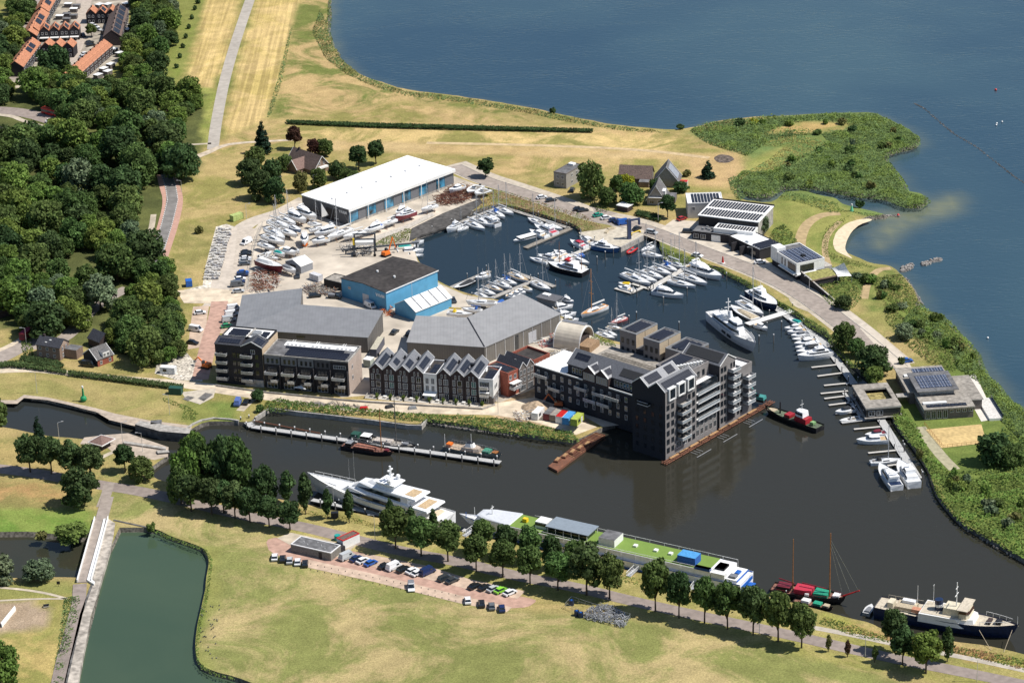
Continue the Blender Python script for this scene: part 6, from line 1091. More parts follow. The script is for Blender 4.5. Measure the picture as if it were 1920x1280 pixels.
wallblock('dam','long concrete dam between the green pond and the paved path','dam',[(203,972),(216,980),(212,1010),(170,1155),(146,1280),(120,1400),(85,1400),(120,1280),(150,1150),(172,1095)],-1,1.62,mat('dam_concrete',(.40,.36,.31),.9,.25,.5,var2=.2),None)
wallblock('dam_gutter','dark gutter line along the concrete dam','dam',[(170,1095),(174,1096),(155,1150),(126,1280),(120,1280),(150,1150)],.5,1.7,concdk)
wallblock('sluice_wall','narrow whitewashed wall of the sluice beside the footbridge','wall',[(194,972),(198,971),(192,1000),(172,1085),(178,1090),(176,1094),(163,1086),(166,1075),(188,996)],-1,2.2,white)
strip('path',[(150,1095),(148,1130),(135,1180),(118,1240),(105,1300),(90,1400)],4.2,asphmauve,.2,2)
a,b_=G(192,968),G(158,1092);o=thing('footbridge','straight footbridge with white parapets between park road and dam path','bridge',a.x,a.y,LZ,math.atan2((b_-a).y,(b_-a).x));L_=(b_-a).length
MB().box(-14,L_,-2.0,2.0,-.3,.22,asphwarm).build('deck',o);MB().box(2,L_,-2.3,-2.0,-.3,1.2,white).build('parapet',o);MB().box(2,L_,2.0,2.3,-.3,1.2,white).build('parapet',o)
CW=(0,600,4.74)
def runwall(name,label,cat,px,z0,z1,th,m,zp=LZ):
 P=[G(x,y,zp)for x,y in px];c=P[0];o=thing(name,label,cat,c.x,c.y,0);mb=MB();rings=[]
 for i,p in enumerate(P):
  t=(P[min(i+1,len(P)-1)]-P[max(i-1,0)]).normalized();nn=Vector((-t.y,t.x))*th/2;a=p-c;rings.append([(a.x-nn.x,a.y-nn.y,z0),(a.x+nn.x,a.y+nn.y,z0),(a.x+nn.x,a.y+nn.y,z1),(a.x-nn.x,a.y-nn.y,z1)])
 mb.loft(rings,m);mb.build('wall',o);return o
runwall('retaining_wall','curved concrete retaining wall beside the lock outlet','wall',[(348,806),(362,796),(378,789),(400,785),(430,787),(448,790)],-1,2.0,.8,concrete)
runwall('retaining_wall','straight brick faced wall at the head of the green pond','wall',[(213,975),(245,982),(273,988),(285,992)],-1,1.7,.7,concdk)
runwall('quay_wall','low quay wall along the cut of water before the bushy bank','wall',[(478,783),(505,765),(560,772),(624,779),(700,788),(764,797),(790,798),(800,786)],-1,1.7,.6,concrete)
runwall('slipway_wall','concrete block wall of the crane quay','wall',[(1092,443),(1117,454),(1164,466),(1206,444)],-1,2.2,.8,concrete)
wallblock('rubber_slope','dark boat slope with painted outlines between boatyard and marina quay','slope',[(772,428),(830,400),(900,372),(905,380),(882,397),(837,425),(785,443),(768,452)],1.0,1.75,darkslab)
wallblock('footpath_strip','raised concrete walkway along the boats above the dark slope','walkway',[(640,465),(690,447),(760,422),(810,398),(815,403),(765,428),(700,452),(645,471)],1.0,2.0,mat('walkway_concrete',(.48,.44,.38),.9,.15,1))
def hull_rings(L_,B,H,sheer=.25,bowp=2.2,stern=.78,full=.0,n=12,under=.45):
 rings=[];top=[]
 for i in range(n+1):
  t=i/n;x=-L_/2+L_*t
  if t<.45:wd=stern+(1-stern)*math.sin(t/.45*math.pi/2)
  else:wd=max(.012,(1-((t-.45)/.55)**(bowp+full)))
  wd*=B/2;zt=H*(1+sheer*max(0,(t-.35)/.65)**2+.06*(1-t));fl=.80+.12*(1-t)
  sx=x*(1-.0);low=x-(.07*L_*max(0,t-.6)/.4)
  rings.append([(x,-wd,zt),(x-(x-low)*.4,-wd*(.97-.12*t),zt*.45),(low,-wd*fl*(1-.25*t),.0),(low*.97,-wd*.3,-under),(low*.97,wd*.3,-under),(low,wd*fl*(1-.25*t),0),(x-(x-low)*.4,wd*(.97-.12*t),zt*.45),(x,wd,zt)])
  top.append((x,wd,zt))
 return rings,top
def hull_parts(root,L_,B,H,hm,dm,bulw=.12,**k):
 rings,top=hull_rings(L_,B,H,**k);mb=MB();i0=0
 mb.loft(rings,hm,True,True,closed=False);mb.build('hull',root)
 db=MB();P=[(x,-max(.01,w-.08),z-bulw)for x,w,z in top]+[(x,max(.01,w-.08),z-bulw)for x,w,z in reversed(top)]
 n=len(top)
 for i in range(n-1):db.face([P[i],P[i+1],P[2*n-2-i],P[2*n-1-i]],dm)
 db.build('deck',root);return top
def taper(mb,x0,x1,w0,w1,z0,z1,m,ti=.25,tf=.6,ta=.15,top=None,rnd_=True):
 "cabin block: plan narrows forward (w0 aft, w1 fore), front raked tf, aft ta, sides ti"
 q0=[(x0,-w0/2),(x0+(x1-x0)*.75,-(w0*.35+w1*.65)/2),(x1,-w1/2*.7),(x1,w1/2*.7),(x0+(x1-x0)*.75,(w0*.35+w1*.65)/2),(x0,w0/2)]
 cx=(x0+x1)/2
 q1=[(x0+ta,-w0/2+ti),(x0+(x1-x0)*.7-tf*.5,-(w0*.35+w1*.65)/2+ti),(x1-tf,-w1/2*.6+ti*.5),(x1-tf,w1/2*.6-ti*.5),(x0+(x1-x0)*.7-tf*.5,(w0*.35+w1*.65)/2-ti),(x0+ta,w0/2-ti)]
 mb.loft([[(x,y,z0)for x,y in q0],[(x,y,z1)for x,y in q1]],m,capm=top);return mb
PROTO={}
def sailboat(L_,hm=gel,cov=None,mast=True,cradle=False,mastm=None,dm=None,stripe=None):
 k=('s',hm.name,cov.name if cov else '',mast,cradle,mastm.name if mastm else '',dm.name if dm else '')
 if k in PROTO:return PROTO[k]
 L_=10.0;B=3.3;H=1.05;dm=dm or mat('boat_deck',(.62,.63,.63),.5,.08,2);root=bpy.data.objects.new('proto',None)
 hull_parts(root,L_,B,H,hm,dm,.06,bowp=1.9,stern=.72)
 mb=MB();taper(mb,-1.6,2.6,2.0,1.1,H-.05,H+.48,gel,.15,.9,.1);mb.build('cabin',root)
 mb=MB();taper(mb,-1.2,1.7,1.97,1.55,H+.12,H+.34,glass,.04,.5,.1);mb.build('cabin_window',root)
 mb=MB();mb.box(-4.2,-1.7,-.75,.75,H-.02,H+.05,mat('cockpit_floor',(.22,.2,.17),.8));mb.box(-4.2,-1.7,-1.0,-.76,H,H+.3,gel);mb.box(-4.2,-1.7,.76,1.0,H,H+.3,gel);mb.build('cockpit',root)
 if cov:mb=MB();taper(mb,-2.6,-1.2,1.9,1.7,H+.3,H+1.15,cov,.3,.6,.1);mb.build('sprayhood',root)
 mb=MB();mb.box(-4.3,.5,-.13,.13,H+1.5,H+1.85,cov or white);mb.tube((-4.4,0,H+1.45),(.7,0,H+1.45),.07,alu);mb.build('boom',root)
 if mast:
  mm=mastm or alu;mb=MB();mb.tube((.8,0,H+.3),(.75,0,13.5),.13,mm,6,.10);mb.tube((.78,-.95,6.2),(.78,.95,6.2),.05,mm,4);mb.tube((.78,-.7,9.8),(.78,.7,9.8),.05,mm,4);mb.build('mast',root)
  mb=MB();mb.tube((4.9,0,H+.3),(.8,0,13.2),.045,greycov,3);mb.tube((-4.9,0,H+.2),(.75,0,13.4),.018,steel,3)
  for s in(-1,1):mb.tube((.6,s*1.5,H),(.78,s*.95,6.2),.018,steel,3);mb.tube((.78,s*.95,6.2),(.78,0,11.5),.018,steel,3)
  mb.build('rigging',root)
 if cradle:
  mb=MB();mb.box(-1.6,1.2,-.14,.14,-1.6,-.3,greycov,tx=.3);mb.build('keel',root);mb=MB()
  for x in(-2.4,2.2):
   for s in(-1,1):mb.tube((x,s*1.6,-1.65),(x,s*1.0,.2),.07,rust,4)
   mb.box(x-.08,x+.08,-1.6,1.6,-1.65,-1.5,rust)
  mb.build('cradle',root)
 PROTO[k]=root;return root
def motorboat(hm=gel,cov=None,style='cruiser',cradle=False):
 k=('m',hm.name,cov.name if cov else '',style,cradle)
 if k in PROTO:return PROTO[k]
 root=bpy.data.objects.new('proto',None);L_=10.0;B=3.6;H=1.35;dm=mat('boat_deck',(.62,.63,.63),.5,.08,2)
 if style=='open':H=.8;B=3.3
 if style=='trawler':H=1.7;B=3.9
 if style=='long':B=2.2;H=.7
 hull_parts(root,L_,B,H,hm,teak if style=='wood' else dm,.08,bowp=2.4,stern=.86)
 if hm is not gel:mb=MB();rings,top=hull_rings(L_+.04,B+.06,H,bowp=2.4,stern=.86);
 if style=='cruiser':
  mb=MB();taper(mb,-2.4,3.0,2.8,1.5,H-.05,H+.65,gel,.2,1.6,.1);mb.build('cabin',root)
  mb=MB();taper(mb,-2.2,1.9,2.5,2.0,H+.655,H+1.0,glass,.1,.9,.1);mb.build('windscreen',root)
  mb=MB();taper(mb,-2.3,1.0,2.4,1.9,H+1.003,H+1.2,cov or gel,.1,.5,.1);mb.build('cabin_roof',root)
  mb=MB();mb.box(-4.6,-2.45,-1.25,1.25,H-.02,H+.04,teak if not cov else cov);mb.box(-4.75,-4.5,-1.4,1.4,H,H+.5,gel);mb.build('cockpit',root)
 elif style=='flybridge':
  mb=MB();taper(mb,-3.2,2.6,2.9,1.7,H-.05,H+1.05,gel,.2,1.8,.1);mb.build('cabin',root)
  mb=MB();taper(mb,-2.9,2.2,2.86,1.9,H+.35,H+.85,glass,.12,1.2,.1);mb.build('cabin_window',root)
  mb=MB();taper(mb,-3.6,.6,2.6,2.1,H+1.053,H+1.5,gel,.15,.9,.0);mb.build('flybridge',root)
  mb=MB();mb.tube((-2.4,-1.1,H+1.4),(-2.9,-1.0,H+2.2),.07,white,4);mb.tube((-2.4,1.1,H+1.4),(-2.9,1.0,H+2.2),.07,white,4);mb.box(-3.1,-2.7,-1.05,1.05,H+2.15,H+2.3,white);mb.build('radar_arch',root)
  mb=MB();mb.box(-4.7,-3.3,-1.3,1.3,H-.02,H+.04,cov or teak);mb.build('cockpit',root)
 elif style in('trawler','wood','tug'):
  cm=cream if style=='trawler' else gel
  mb=MB();taper(mb,-3.9,2.2,2.7,2.0,H-.05,H+.75,gel,.08,.4,.1);mb.build('cabin',root);mb=MB();taper(mb,-3.6,1.9,2.74,2.2,H+.25,H+.6,glass,.03,.25,.1);mb.build('cabin_window',root)
  mb=MB();taper(mb,-2.6,.2,2.4,2.0,H+.753,H+1.75,gel,.1,.3,.05);mb.build('wheelhouse',root);mb=MB();taper(mb,-2.5,.1,2.46,2.06,H+1.0,H+1.5,glass,.07,.2,.05);mb.build('wheelhouse_window',root)
  mb=MB();mb.tube((-1.2,0,H+1.7),(-1.3,0,H+3.4),.06,white,4);mb.box(-1.5,-1.1,-.5,.5,H+2.5,H+2.58,white);mb.build('mast',root)
  if cov:mb=MB();mb.box(-4.6,-2.7,-1.2,1.2,H+.76,H+1.7,cov,tx=.2,ty=.15);mb.build('canopy',root)
 elif style=='long':
  mb=MB();mb.box(-4.0,2.9,-.85,.85,H,H+.55,glass,white);mb.box(-4.1,3.0,-.9,.9,H+.553,H+.66,cov or white);mb.build('canopy',root)
 elif style=='open':
  mb=MB();mb.box(-3.8,1.2,-1.0,1.0,H-.06,H-.02,cov or mat('cockpit_floor',(.22,.2,.17),.8));mb.build('cockpit',root)
  mb=MB();mb.box(-.6,.2,-.5,.5,H,H+.7,gel,tx=.1);mb.box(-.2,.3,-.55,.55,H+.7,H+1.0,glass,tx=.12);mb.build('console',root)
  mb=MB();mb.box(-5.2,-4.7,-.25,.25,.3,H+.5,black);mb.build('outboard_motor',root)
 elif style=='covered':
  mb=MB();taper(mb,-4.4,2.2,2.9,1.7,H-.03,H+.7,cov or greycov,.5,1.4,.3);mb.build('boat_cover',root)
 if cradle:
  mb=MB()
  for x in(-2.6,2.0):
   for s in(-1,1):mb.tube((x,s*1.6,-1.25),(x,s*1.1,.0),.07,rust,4)
   mb.box(x-.1,x+.1,-1.7,1.7,-1.25,-1.05,rust);mb.box(x-.15,x+.15,-.2,.2,-1.05,-.4,wood)
  mb.build('cradle',root)
 PROTO[k]=root;return root
def rib(hm=orange):
 k=('r',hm.name)
 if k in PROTO:return PROTO[k]
 root=bpy.data.objects.new('proto',None);mb=MB();pts=[(-4.6,-1.2),(2,-1.3),(3.8,-.8),(4.8,0),(3.8,.8),(2,1.3),(-4.6,1.2)]
 for a,b_ in zip(pts,pts[1:]):mb.tube((*a,.7),(*b_,.7),.42,hm,8)
 mb.build('hull',root);MB().box(-4.4,3.6,-1,1,.3,.55,greycov).build('deck',root);MB().box(-1,0,-.4,.4,.55,1.5,steel,tx=.1).build('console',root);PROTO[k]=root;return root
def clone(proto,name,label,cat,loc,rz,sc,group):
 t=bpy.data.objects.new(name,None);COL.objects.link(t);t.location=loc;t.rotation_euler.z=rz;t.scale=sc;t.empty_display_size=.5;tag(t,label,cat,group)
 for ch in proto.children:
  c=ch.copy();COL.objects.link(c);c.parent=t
 return t
def boat(crop,a,b_,proto,label,group,name,cat,z=0,zpx=None,beam=1.0,hs=None,Lr=10.0,yard=False):
 "a = bow, b_ = stern, in crop pixels at deck height"
 z=LZ+1.65 if yard else z;zp=z+1.0
 A=G(*zz(crop,*a),zp);B=G(*zz(crop,*b_),zp);L_=(A-B).length;s=max(.45,min(3.2,L_/Lr));c=(A+B)/2;w_=beam*(s*.55+.45*1.0 if s>1 else s**.75)
 sy=(.35+.65*s)*beam;return clone(proto,name,label,cat,(c.x,c.y,z),math.atan2((A-B).y,(A-B).x),(s,sy,(hs or(.45+.55*s))),group)
CM=(740,340,4.924);CR_=(1000,380,4.266);CS=(1440,560,3.369);CY=(380,360,4.924);CB=(420,210,4.74);C4=(1240,340,4.5725)
GA='boats along the west quay';GB_='boats at the north dock';GC='boats at the middle dock';GD='boats at the dock beside the blue hall';GE='boats at the east dock';GF_='small boats at the long walkway';GY='boats stored on the boatyard'
def S(crop,bow,st,label,group,hm=gel,cov=None,mast=True,mastm=None,dm=None,yard=False,hs=None):return boat(crop,bow,st,sailboat(10,hm,cov,mast,yard,mastm,dm),label,group,'sailing_boat','sailboat',yard=yard,hs=hs)
def M(crop,bow,st,label,group,style='cruiser',hm=gel,cov=None,yard=False,beam=1.0,hs=None):return boat(crop,bow,st,motorboat(hm,cov,style,yard),label,group,{'covered':'covered_boat','open':'open_boat'}.get(style,'motor_boat'),'boat',yard=yard,beam=beam,hs=hs)
M(CM,(480,458),(605,398),'white motor cruiser, lowest boat moored along the west quay of the marina',GA,'trawler')
S(CM,(578,452),(668,408),'small sailing yacht beside the lowest white cruiser on the west quay',GA)
S(CM,(835,445),(660,368),'navy trimmed sailing yacht pointing out from the west quay, third boat up',GA,hm=gel)
S(CM,(905,408),(720,335),'sailing yacht tucked behind the cruiser with the black canopy',GA)
M(CM,(790,330),(955,402),'motor cruiser with a black canopy over its stern on the west quay',GA,'flybridge',cov=blackcov)
S(CM,(975,360),(835,305),'white sailing yacht directly above the black canopied cruiser',GA)
S(CM,(1022,335),(888,268),'sailing yacht with a blue sprayhood near the top corner of the marina',GA,cov=bluecov)
S(CM,(1100,298),(945,242),'topmost sailing yacht in the inner corner of the marina',GA)
S(CM,(1228,335),(1355,386),'lone sailing yacht midway along the north dock',GB_)
S(CM,(1552,440),(1388,392),'sailing yacht near the elbow of the north dock',GB_)
M(CM,(1290,410),(1488,485),'motor yacht with a red canopy below the north dock',GB_,'flybridge',cov=redcov)
M(CM,(1245,455),(1410,515),'white cruiser between the red canopied yacht and the long tour boat',GB_,'cruiser')
M(CM,(1095,545),(1335,478),'long white roofed tour boat at the end of the dark finger dock',GB_,'long',beam=1.5)
M(CM,(1710,510),(1835,575),'white cruiser close under the crane quay',GB_,'cruiser')
M(CM,(1620,548),(1770,610),'small cruiser with a red canopy left of the middle dock',GB_,'cruiser',cov=redcov)
M(CR_,(690,385),(480,345),'long white and blue cabin cruiser below the crane quay',GB_,'trawler',hm=mat('blue_hull',(.06,.14,.30),.3,.1))
boat(CR_,(752,398),(818,352),rib(red),'red inflatable boat at the foot of the crane quay',GB_,'inflatable_boat','inflatable boat')
S(CM,(1245,702),(1412,742),'sailing yacht at the lower left end of the middle dock',GC)
M(CM,(1322,680),(1492,715),'white motor yacht above the lower end of the middle dock',GC,'flybridge')
M(CM,(1430,668),(1560,702),'white cruiser partly behind the motor yacht on the middle dock',GC,'cruiser')
M(CM,(1470,640),(1602,690),'uppermost white cruiser on the left side of the middle dock',GC,'cruiser')
S(CM,(1800,760),(1618,692),'sailing yacht with its bow out on the right side of the middle dock',GC)
M(CM,(1620,765),(1762,800),'boat under a tan cover beside the black hulled cutter',GC,'covered',cov=tancov)
M(CM,(1660,690),(1740,672),'tiny blue boat tucked against the middle dock',GC,'covered',hm=blue,cov=bluecov)
t=boat(CM,(1410,765),(1765,850),motorboat(black,None,'tug'),'large black hulled cutter with red superstructure at the end of the middle dock',None,'cutter','boat',beam=1.15)
mb=MB();mb.box(-1.2,0,-.8,.8,3.45,3.8,red);mb.build('wheelhouse_roof',t)
for x in(1.8,-3.9):MB().tube((x,0,1.4),(x,0,8),.08,mastwood,5,.05).build('mast',t)
M(CM,(545,985),(725,908),'dark open boat moored along the dock behind the blue hall',GD,'covered',hm=black,cov=blackcov,hs=.7)
M(CM,(745,895),(868,850),'small white boat at the tip of the dock behind the blue hall',GD,'cruiser')
S(CM,(1005,1010),(850,955),'sailing yacht with a tan deck, fourth from the dock tip',GD,dm=teak)
S(CM,(1087,988),(928,918),'white sailing yacht left of the yacht with a blue stripe',GD)
S(CM,(1132,948),(985,895),'sailing yacht with a blue sprayhood left of the T shaped dock end',GD,cov=bluecov)
S(CM,(1238,922),(1058,845),'larger sailing yacht at the upper left of the T shaped dock end',GD,dm=teak)
S(CM,(1442,1002),(1272,925),'blue edged sailing yacht on the right of the T shaped dock end',GD,hm=gel)
S(CM,(937,1045),(788,992),'sailing yacht second from the shore below the tan decked one',GD)
S(CM,(872,1082),(748,1025),'small sailing yacht nearest the quay on the dock beside the blue hall',GD)
for i,(a,b_)in enumerate([((1028,1050),(1130,1062)),((1085,1022),(1180,1050)),((1128,998),(1212,1030)),((1188,972),(1272,1008))]):
 M(CM,b_,a,f'{ORD[i]} small cruiser below the T shaped dock, counted from the roof end',GD,'cruiser' if i<3 else 'covered',cov=None if i<3 else tancov)
S(CM,(655,1105),(945,1122),'long white sailing yacht ashore along the quay behind the annex',GD,yard=True)
S(CM,(625,1168),(805,1185),'sailing yacht with blue cockpit cover ashore behind the annex',GD,cov=bluecov,mast=False,yard=True)
S(CM,(722,1222),(485,1205),'white hull with a yellow cover end ashore, nearest the annex',GD,cov=yellow,mast=False,yard=True)
M(CM,(930,1120),(1000,1100),'small boat under a bright blue cover at the grey hall corner',GD,'covered',cov=bluecov,yard=True)
M(CM,(272,545),(150,575),'cruiser under a grey cover beside the dark slope','boats at the hoist dock','covered',cov=greycov)
M(CM,(225,600),(20,612),'white boat with a teal cover at the boat hoist dock','boats at the hoist dock','covered',cov=teal)
M(CM,(272,635),(20,655),'long white boat lying under the steel girder of the hoist dock','boats at the hoist dock','cruiser')
M(CM,(268,672),(10,690),'white boat nearest the blue hall at the hoist dock','boats at the hoist dock','open')
M(CM,(245,752),(60,742),'white boat with red trim behind the blue hall roof','boats at the hoist dock','open')
S(CR_,(862,385),(960,338),'sailing yacht in the slot right of the crane quay',GE)
S(CR_,(1050,432),(878,402),'sailing yacht moored along the walkway below the crane quay',GE,hm=gel)
S(CR_,(1242,525),(1068,462),'sailing yacht moored closest to the walkway near the big motor yacht',GE)
S(CR_,(1155,545),(1030,490),'sailing yacht with a blue sail cover on the east dock',GE,cov=bluecov)
S(CR_,(1107,572),(943,512),'white sailing yacht in the middle of the row left of the east dock',GE)
S(CR_,(1042,605),(870,540),'sailing yacht third from the lower end on the left side of the east dock',GE)
S(CR_,(992,632),(800,568),'tall masted sailing yacht second from the lower end of the east dock',GE)
S(CR_,(942,655),(715,568),'large cream decked sailing yacht at the lower left end of the east dock',GE)
M(CR_,(680,640),(775,648),'small pale boat with a yellow cover inside the finger pontoon',GE,'covered',cov=yellow)
M(CR_,(680,668),(795,695),'little white cabin boat inside the finger pontoon',GE,'cruiser')
M(CR_,(1205,752),(960,705),'motor yacht with a blue cockpit cover alone below the east dock',GE,'flybridge',cov=navy)
S(CR_,(1302,672),(1085,620),'long sailing yacht on the right side of the east dock',GE)
S(CR_,(1392,652),(1180,572),'sailing yacht between the big motor yacht and the long yacht',GE)
M(CR_,(1508,608),(1240,512),'biggest white motor yacht in the marina, right of the east dock',GE,'flybridge',beam=1.15)
S(CR_,(380,905),(582,822),'traditional wooden decked sailing barge with a tall brown mast in open harbour water',None,hm=gel,mastm=mat('orange_mast',(.50,.22,.06),.5),dm=mat('orange_deck',(.55,.26,.08),.6,.1),hs=1.35)
S(CR_,(618,962),(742,912),'red and pink sailing boat above the cube apartments','boats behind the cube apartments',hm=mat('pink_hull',(.45,.12,.12),.4,.1),dm=mat('pink_deck',(.55,.3,.28),.6,.1))
S(CR_,(722,1005),(590,985),'sailing boat with worn tan deck behind the cube apartments','boats behind the cube apartments',dm=tancov)
S(CR_,(672,1062),(568,1020),'white sailing boat with a leaning mast by the cube apartments','boats behind the cube apartments')
S(CR_,(655,1082),(508,1035),'white sailing boat nearest the arched hut','boats behind the cube apartments',mast=False)
for i,(a,b_)in enumerate([((325,790),(240,765)),((320,820),(160,845)),((345,880),(190,905)),((365,930),(230,935))]):
 M(CR_,a,b_,f'{ORD[i]} white motor yacht counted downwards in the stack beside the light grey hall','motor yachts beside the light grey hall','flybridge')
S(CR_,(1842,900),(1640,790),'sailing yacht with crosstrees between the grey barge and the navy cruiser','boats at the yacht pier')
M(C4,(992,1100),(768,958),'navy hulled trawler yacht tied at the top of the white pier','boats at the yacht pier','trawler',hm=navy,beam=1.1)
M(CR_,(1875,1008),(1775,968),'small white open boat tied to the white pier','boats at the yacht pier','cruiser')
t=M(C4,(595,1062),(815,1180),'grey flat barge with cluttered deck alongside the white ship','boats at the yacht pier','covered',hm=mat('grey_hull',(.25,.25,.25),.5),cov=tancov,hs=.8)
BE=[((130,125),(205,152),'cruiser under a teal cover, highest in the walkway berths','covered',teal),((103,188),(222,175),'small white cabin boat second in the walkway berths','cruiser',None),((120,212),(246,195),'low white boat third in the walkway berths','cruiser',None),((145,236),(258,216),'white cabin boat with grey canopy fourth in the walkway berths','cruiser',greycov),((152,250),(292,240),'open white boat fifth in the walkway berths','open',None),((165,288),(312,262),'white cruiser sixth in the walkway berths','cruiser',None),((172,316),(345,292),'long white cruiser seventh in the walkway berths','flybridge',None),((178,342),(358,310),'white cruiser with a black cover eighth in the walkway berths','cruiser',blackcov)]
for a,b_,lb,st,cv in BE:M(CS,a,b_,lb,GF_,st,cov=cv)
M(CS,(185,378),(402,342),'largest dark keeled white cruiser, last in the filled walkway berths',GF_,'trawler')
M(CS,(425,718),(548,692),'small boat with a dark cockpit cover by the stilt pavilion','boats by the stilt pavilion','cruiser',cov=blackcov)
M(CS,(452,765),(588,742),'open white boat right under the stilt pavilion','boats by the stilt pavilion','open')
M(CS,(558,898),(758,885),'sleek white speed cruiser on the lower jetty','boats on the lower jetty','cruiser',beam=1.1)
M(CS,(612,862),(748,842),'white boat with a dark red cover behind the speed cruiser','boats on the lower jetty','cruiser',cov=maroon)
S(CS,(842,1012),(645,1030),'only sailing yacht on the lower jetty, black sprayhood','boats on the lower jetty',cov=blackcov)
M(CS,(705,1055),(815,1195),'white motor yacht pointing up the picture, left of the pair at the jetty end','boats on the lower jetty','flybridge',cov=navy)
M(CS,(825,1042),(925,1180),'white motor yacht with flat roof, right of the pair at the jetty end','boats on the lower jetty','trawler')
YD=[('M',(1055,240),(870,165),'white cruiser topmost in the yard against the hall corner','flybridge',None),('M',(960,268),(785,200),'white cruiser second row beside the topmost cruiser','flybridge',None),('S',(862,290),(698,228),'grey decked yacht left of the two top cruisers',True,None),('S',(822,325),(608,262),'fat white hull lying left of the blue yacht',False,None),('Sb',(912,352),(788,300),'yacht with a pale blue hull in the middle of the yard',False,None),('S',(875,398),(700,335),'white yacht below the pale blue hull',False,None),('S',(762,435),(588,332),'long white yacht with mast in the left yard row',True,None),('S',(762,470),(558,398),'dark bottomed yacht with mast near the yard fence',True,None),('S',(672,520),(518,470),'yacht at the lower end of the left yard row',False,None),('M',(640,540),(515,585),'white speedboat beside the yard fence','open',None),('M',(862,560),(718,522),'white boat beside the grey covered one','cruiser',None),('Mc',(895,545),(815,515),'round boat under a charcoal cover','covered',blackcov),('Mt',(760,575),(665,545),'boat partly wrapped in a light blue sheet','covered',teal),('M',(700,605),(590,580),'small yellow white boat below the light blue sheet','open',None),('Mc',(862,730),(740,680),'low grey covered boat against the frame tent','covered',greycov),('S',(1105,300),(978,275),'yacht under the white upright sail',True,None),('S',(1150,315),(985,345),'small yacht right of the sail',False,None),('M',(1030,395),(1235,330),'white cruiser in front of the dark hall door','flybridge',None),('M',(1005,455),(1165,425),'small white cabin boat at the front of the yard','cruiser',None),('S',(1145,425),(1375,335),'very long white yacht with tall mast at the hall corner',True,None),('S',(1295,415),(1495,355),'white yacht second along the hall front',False,None),('Ml',(1490,365),(1650,300),'motor yacht under a blue peaked canopy by the hall front','flybridge',bluecov),('S',(1640,300),(1785,245),'low white hull right of the blue canopy',False,None),('M',(940,470),(940,395),'white motorboat seen end on in the yard','flybridge',None)]
for k,a,b_,lb,st,cv in YD:
 if k[0]=='S':S(CY,a,b_,lb,GY,hm=mat('pale_blue_hull',(.16,.25,.42),.3,.1)if k=='Sb' else gel,mast=bool(st),yard=True)
 else:M(CY,a,b_,lb,GY,st,cov=cv,yard=True)
M(CY,(742,715),(510,640),'large boat with a maroon hull and green covered deck left of the frame tent',GY,'covered',hm=maroon,cov=white,yard=True,hs=1.5)
M(CB,(1522,945),(1695,890),'cabin boat with a dark red underside at the hall front',GY,'trawler',hm=mat('red_bottom_hull',(.25,.06,.07),.4),yard=True)
M(CB,(1530,905),(1600,850),'white cabin boat behind the red bottomed one',GY,'flybridge',yard=True)
S(CB,(1750,865),(1892,820),'navy bottomed sailing yacht with tall mast near the scrap pile',GY,hm=gel,yard=True)
M(CM,(500,85),(640,40),'white cabin boat at the far end of the hall front',GY,'cruiser',yard=True)
M(CM,(675,95),(790,30),'white multihull at the far end of the yard',GY,'open',yard=True,beam=1.7)
M(CM,(740,110),(868,65),'wide white catamaran at the top corner of the yard',GY,'open',yard=True,beam=1.8)
p=G(*zz(CY,1125,275),LZ);o=thing('upright_sail','white triangular sail standing upright before the dark hall door','sail',p.x,p.y,LZ,.35);MB().loft([[(-1.0,0,2.2),(1.9,0,2.6),(-.9,0,8.2)],[(-1.0,.06,2.2),(1.9,.06,2.6),(-.9,.06,8.2)]],white).build('sailcloth',o);MB().tube((-1.15,0,0),(-1.0,0,9.8),.07,alu).build('mast',o)
def dock(name,label,crop,a,b_,w_,z=.55,group='floating docks',m=None,piles=True,cat='dock'):
 A=G(*zz(crop,*a),z);B=G(*zz(crop,*b_),z);d=B-A;L_=d.length;o=thing(name,label,cat,A.x,A.y,0,math.atan2(d.y,d.x),group)
 MB().box(0,L_,-w_/2,w_/2,z-.1,z,m or deckwood).build('planking',o);MB().box(.1,L_-.1,-w_/2+.15,w_/2-.15,-.3,z-.11,concdk).build('float',o)
 if piles:
  for q in[L_*.97,L_*.5][:1 if L_<15 else 2]:MB().tube((q,w_/2+.15,-1),(q,w_/2+.15,2.6),.16,concdk,6).tube((q,w_/2+.15,2.6),(q,w_/2+.15,2.85),.17,white,6).build('pile',o)
 return o
lightd=mat('pale_dock',(.50,.48,.44),.85,.1,2,stretch=(6,1,1));greyd=mat('grey_dock',(.42,.42,.41),.85,.1,2)
dock('dock','wooden dock along the west quay under the dark slope',CM,(170,540),(560,395),2.2)
dock('dock','upper part of the wooden dock along the west quay',CM,(560,395),(920,250),1.8)
dock('dock','dock running along the north bank of the marina',CM,(1015,240),(1610,430),2.0)
dock('dock','finger dock carrying the long white roofed tour boat',CM,(1205,612),(1625,432),2.4,m=wood)
dock('dock','middle dock running diagonally between the motor yachts',CM,(1475,748),(1880,575),2.4,m=lightd);dock('dock','upper end of the middle dock by the crane quay',CR_,(380,375),(512,310),2.0,m=lightd)
dock('dock','dock beside the blue hall carrying the dark boat',CM,(500,985),(878,825),2.0)
dock('dock','dock with sailing yachts on both sides behind the annex',CM,(880,1082),(1290,912),2.2)
dock('dock','T shaped dock end lying across the yacht dock',CM,(1138,848),(1475,968),2.2)
dock('dock','quay side dock from the blue hall to the yachts ashore',CM,(440,962),(690,1080),3.0,z=1.0)
dock('dock','walkway dock along the east bank above the east dock',CR_,(905,390),(1310,520),2.0,m=lightd)
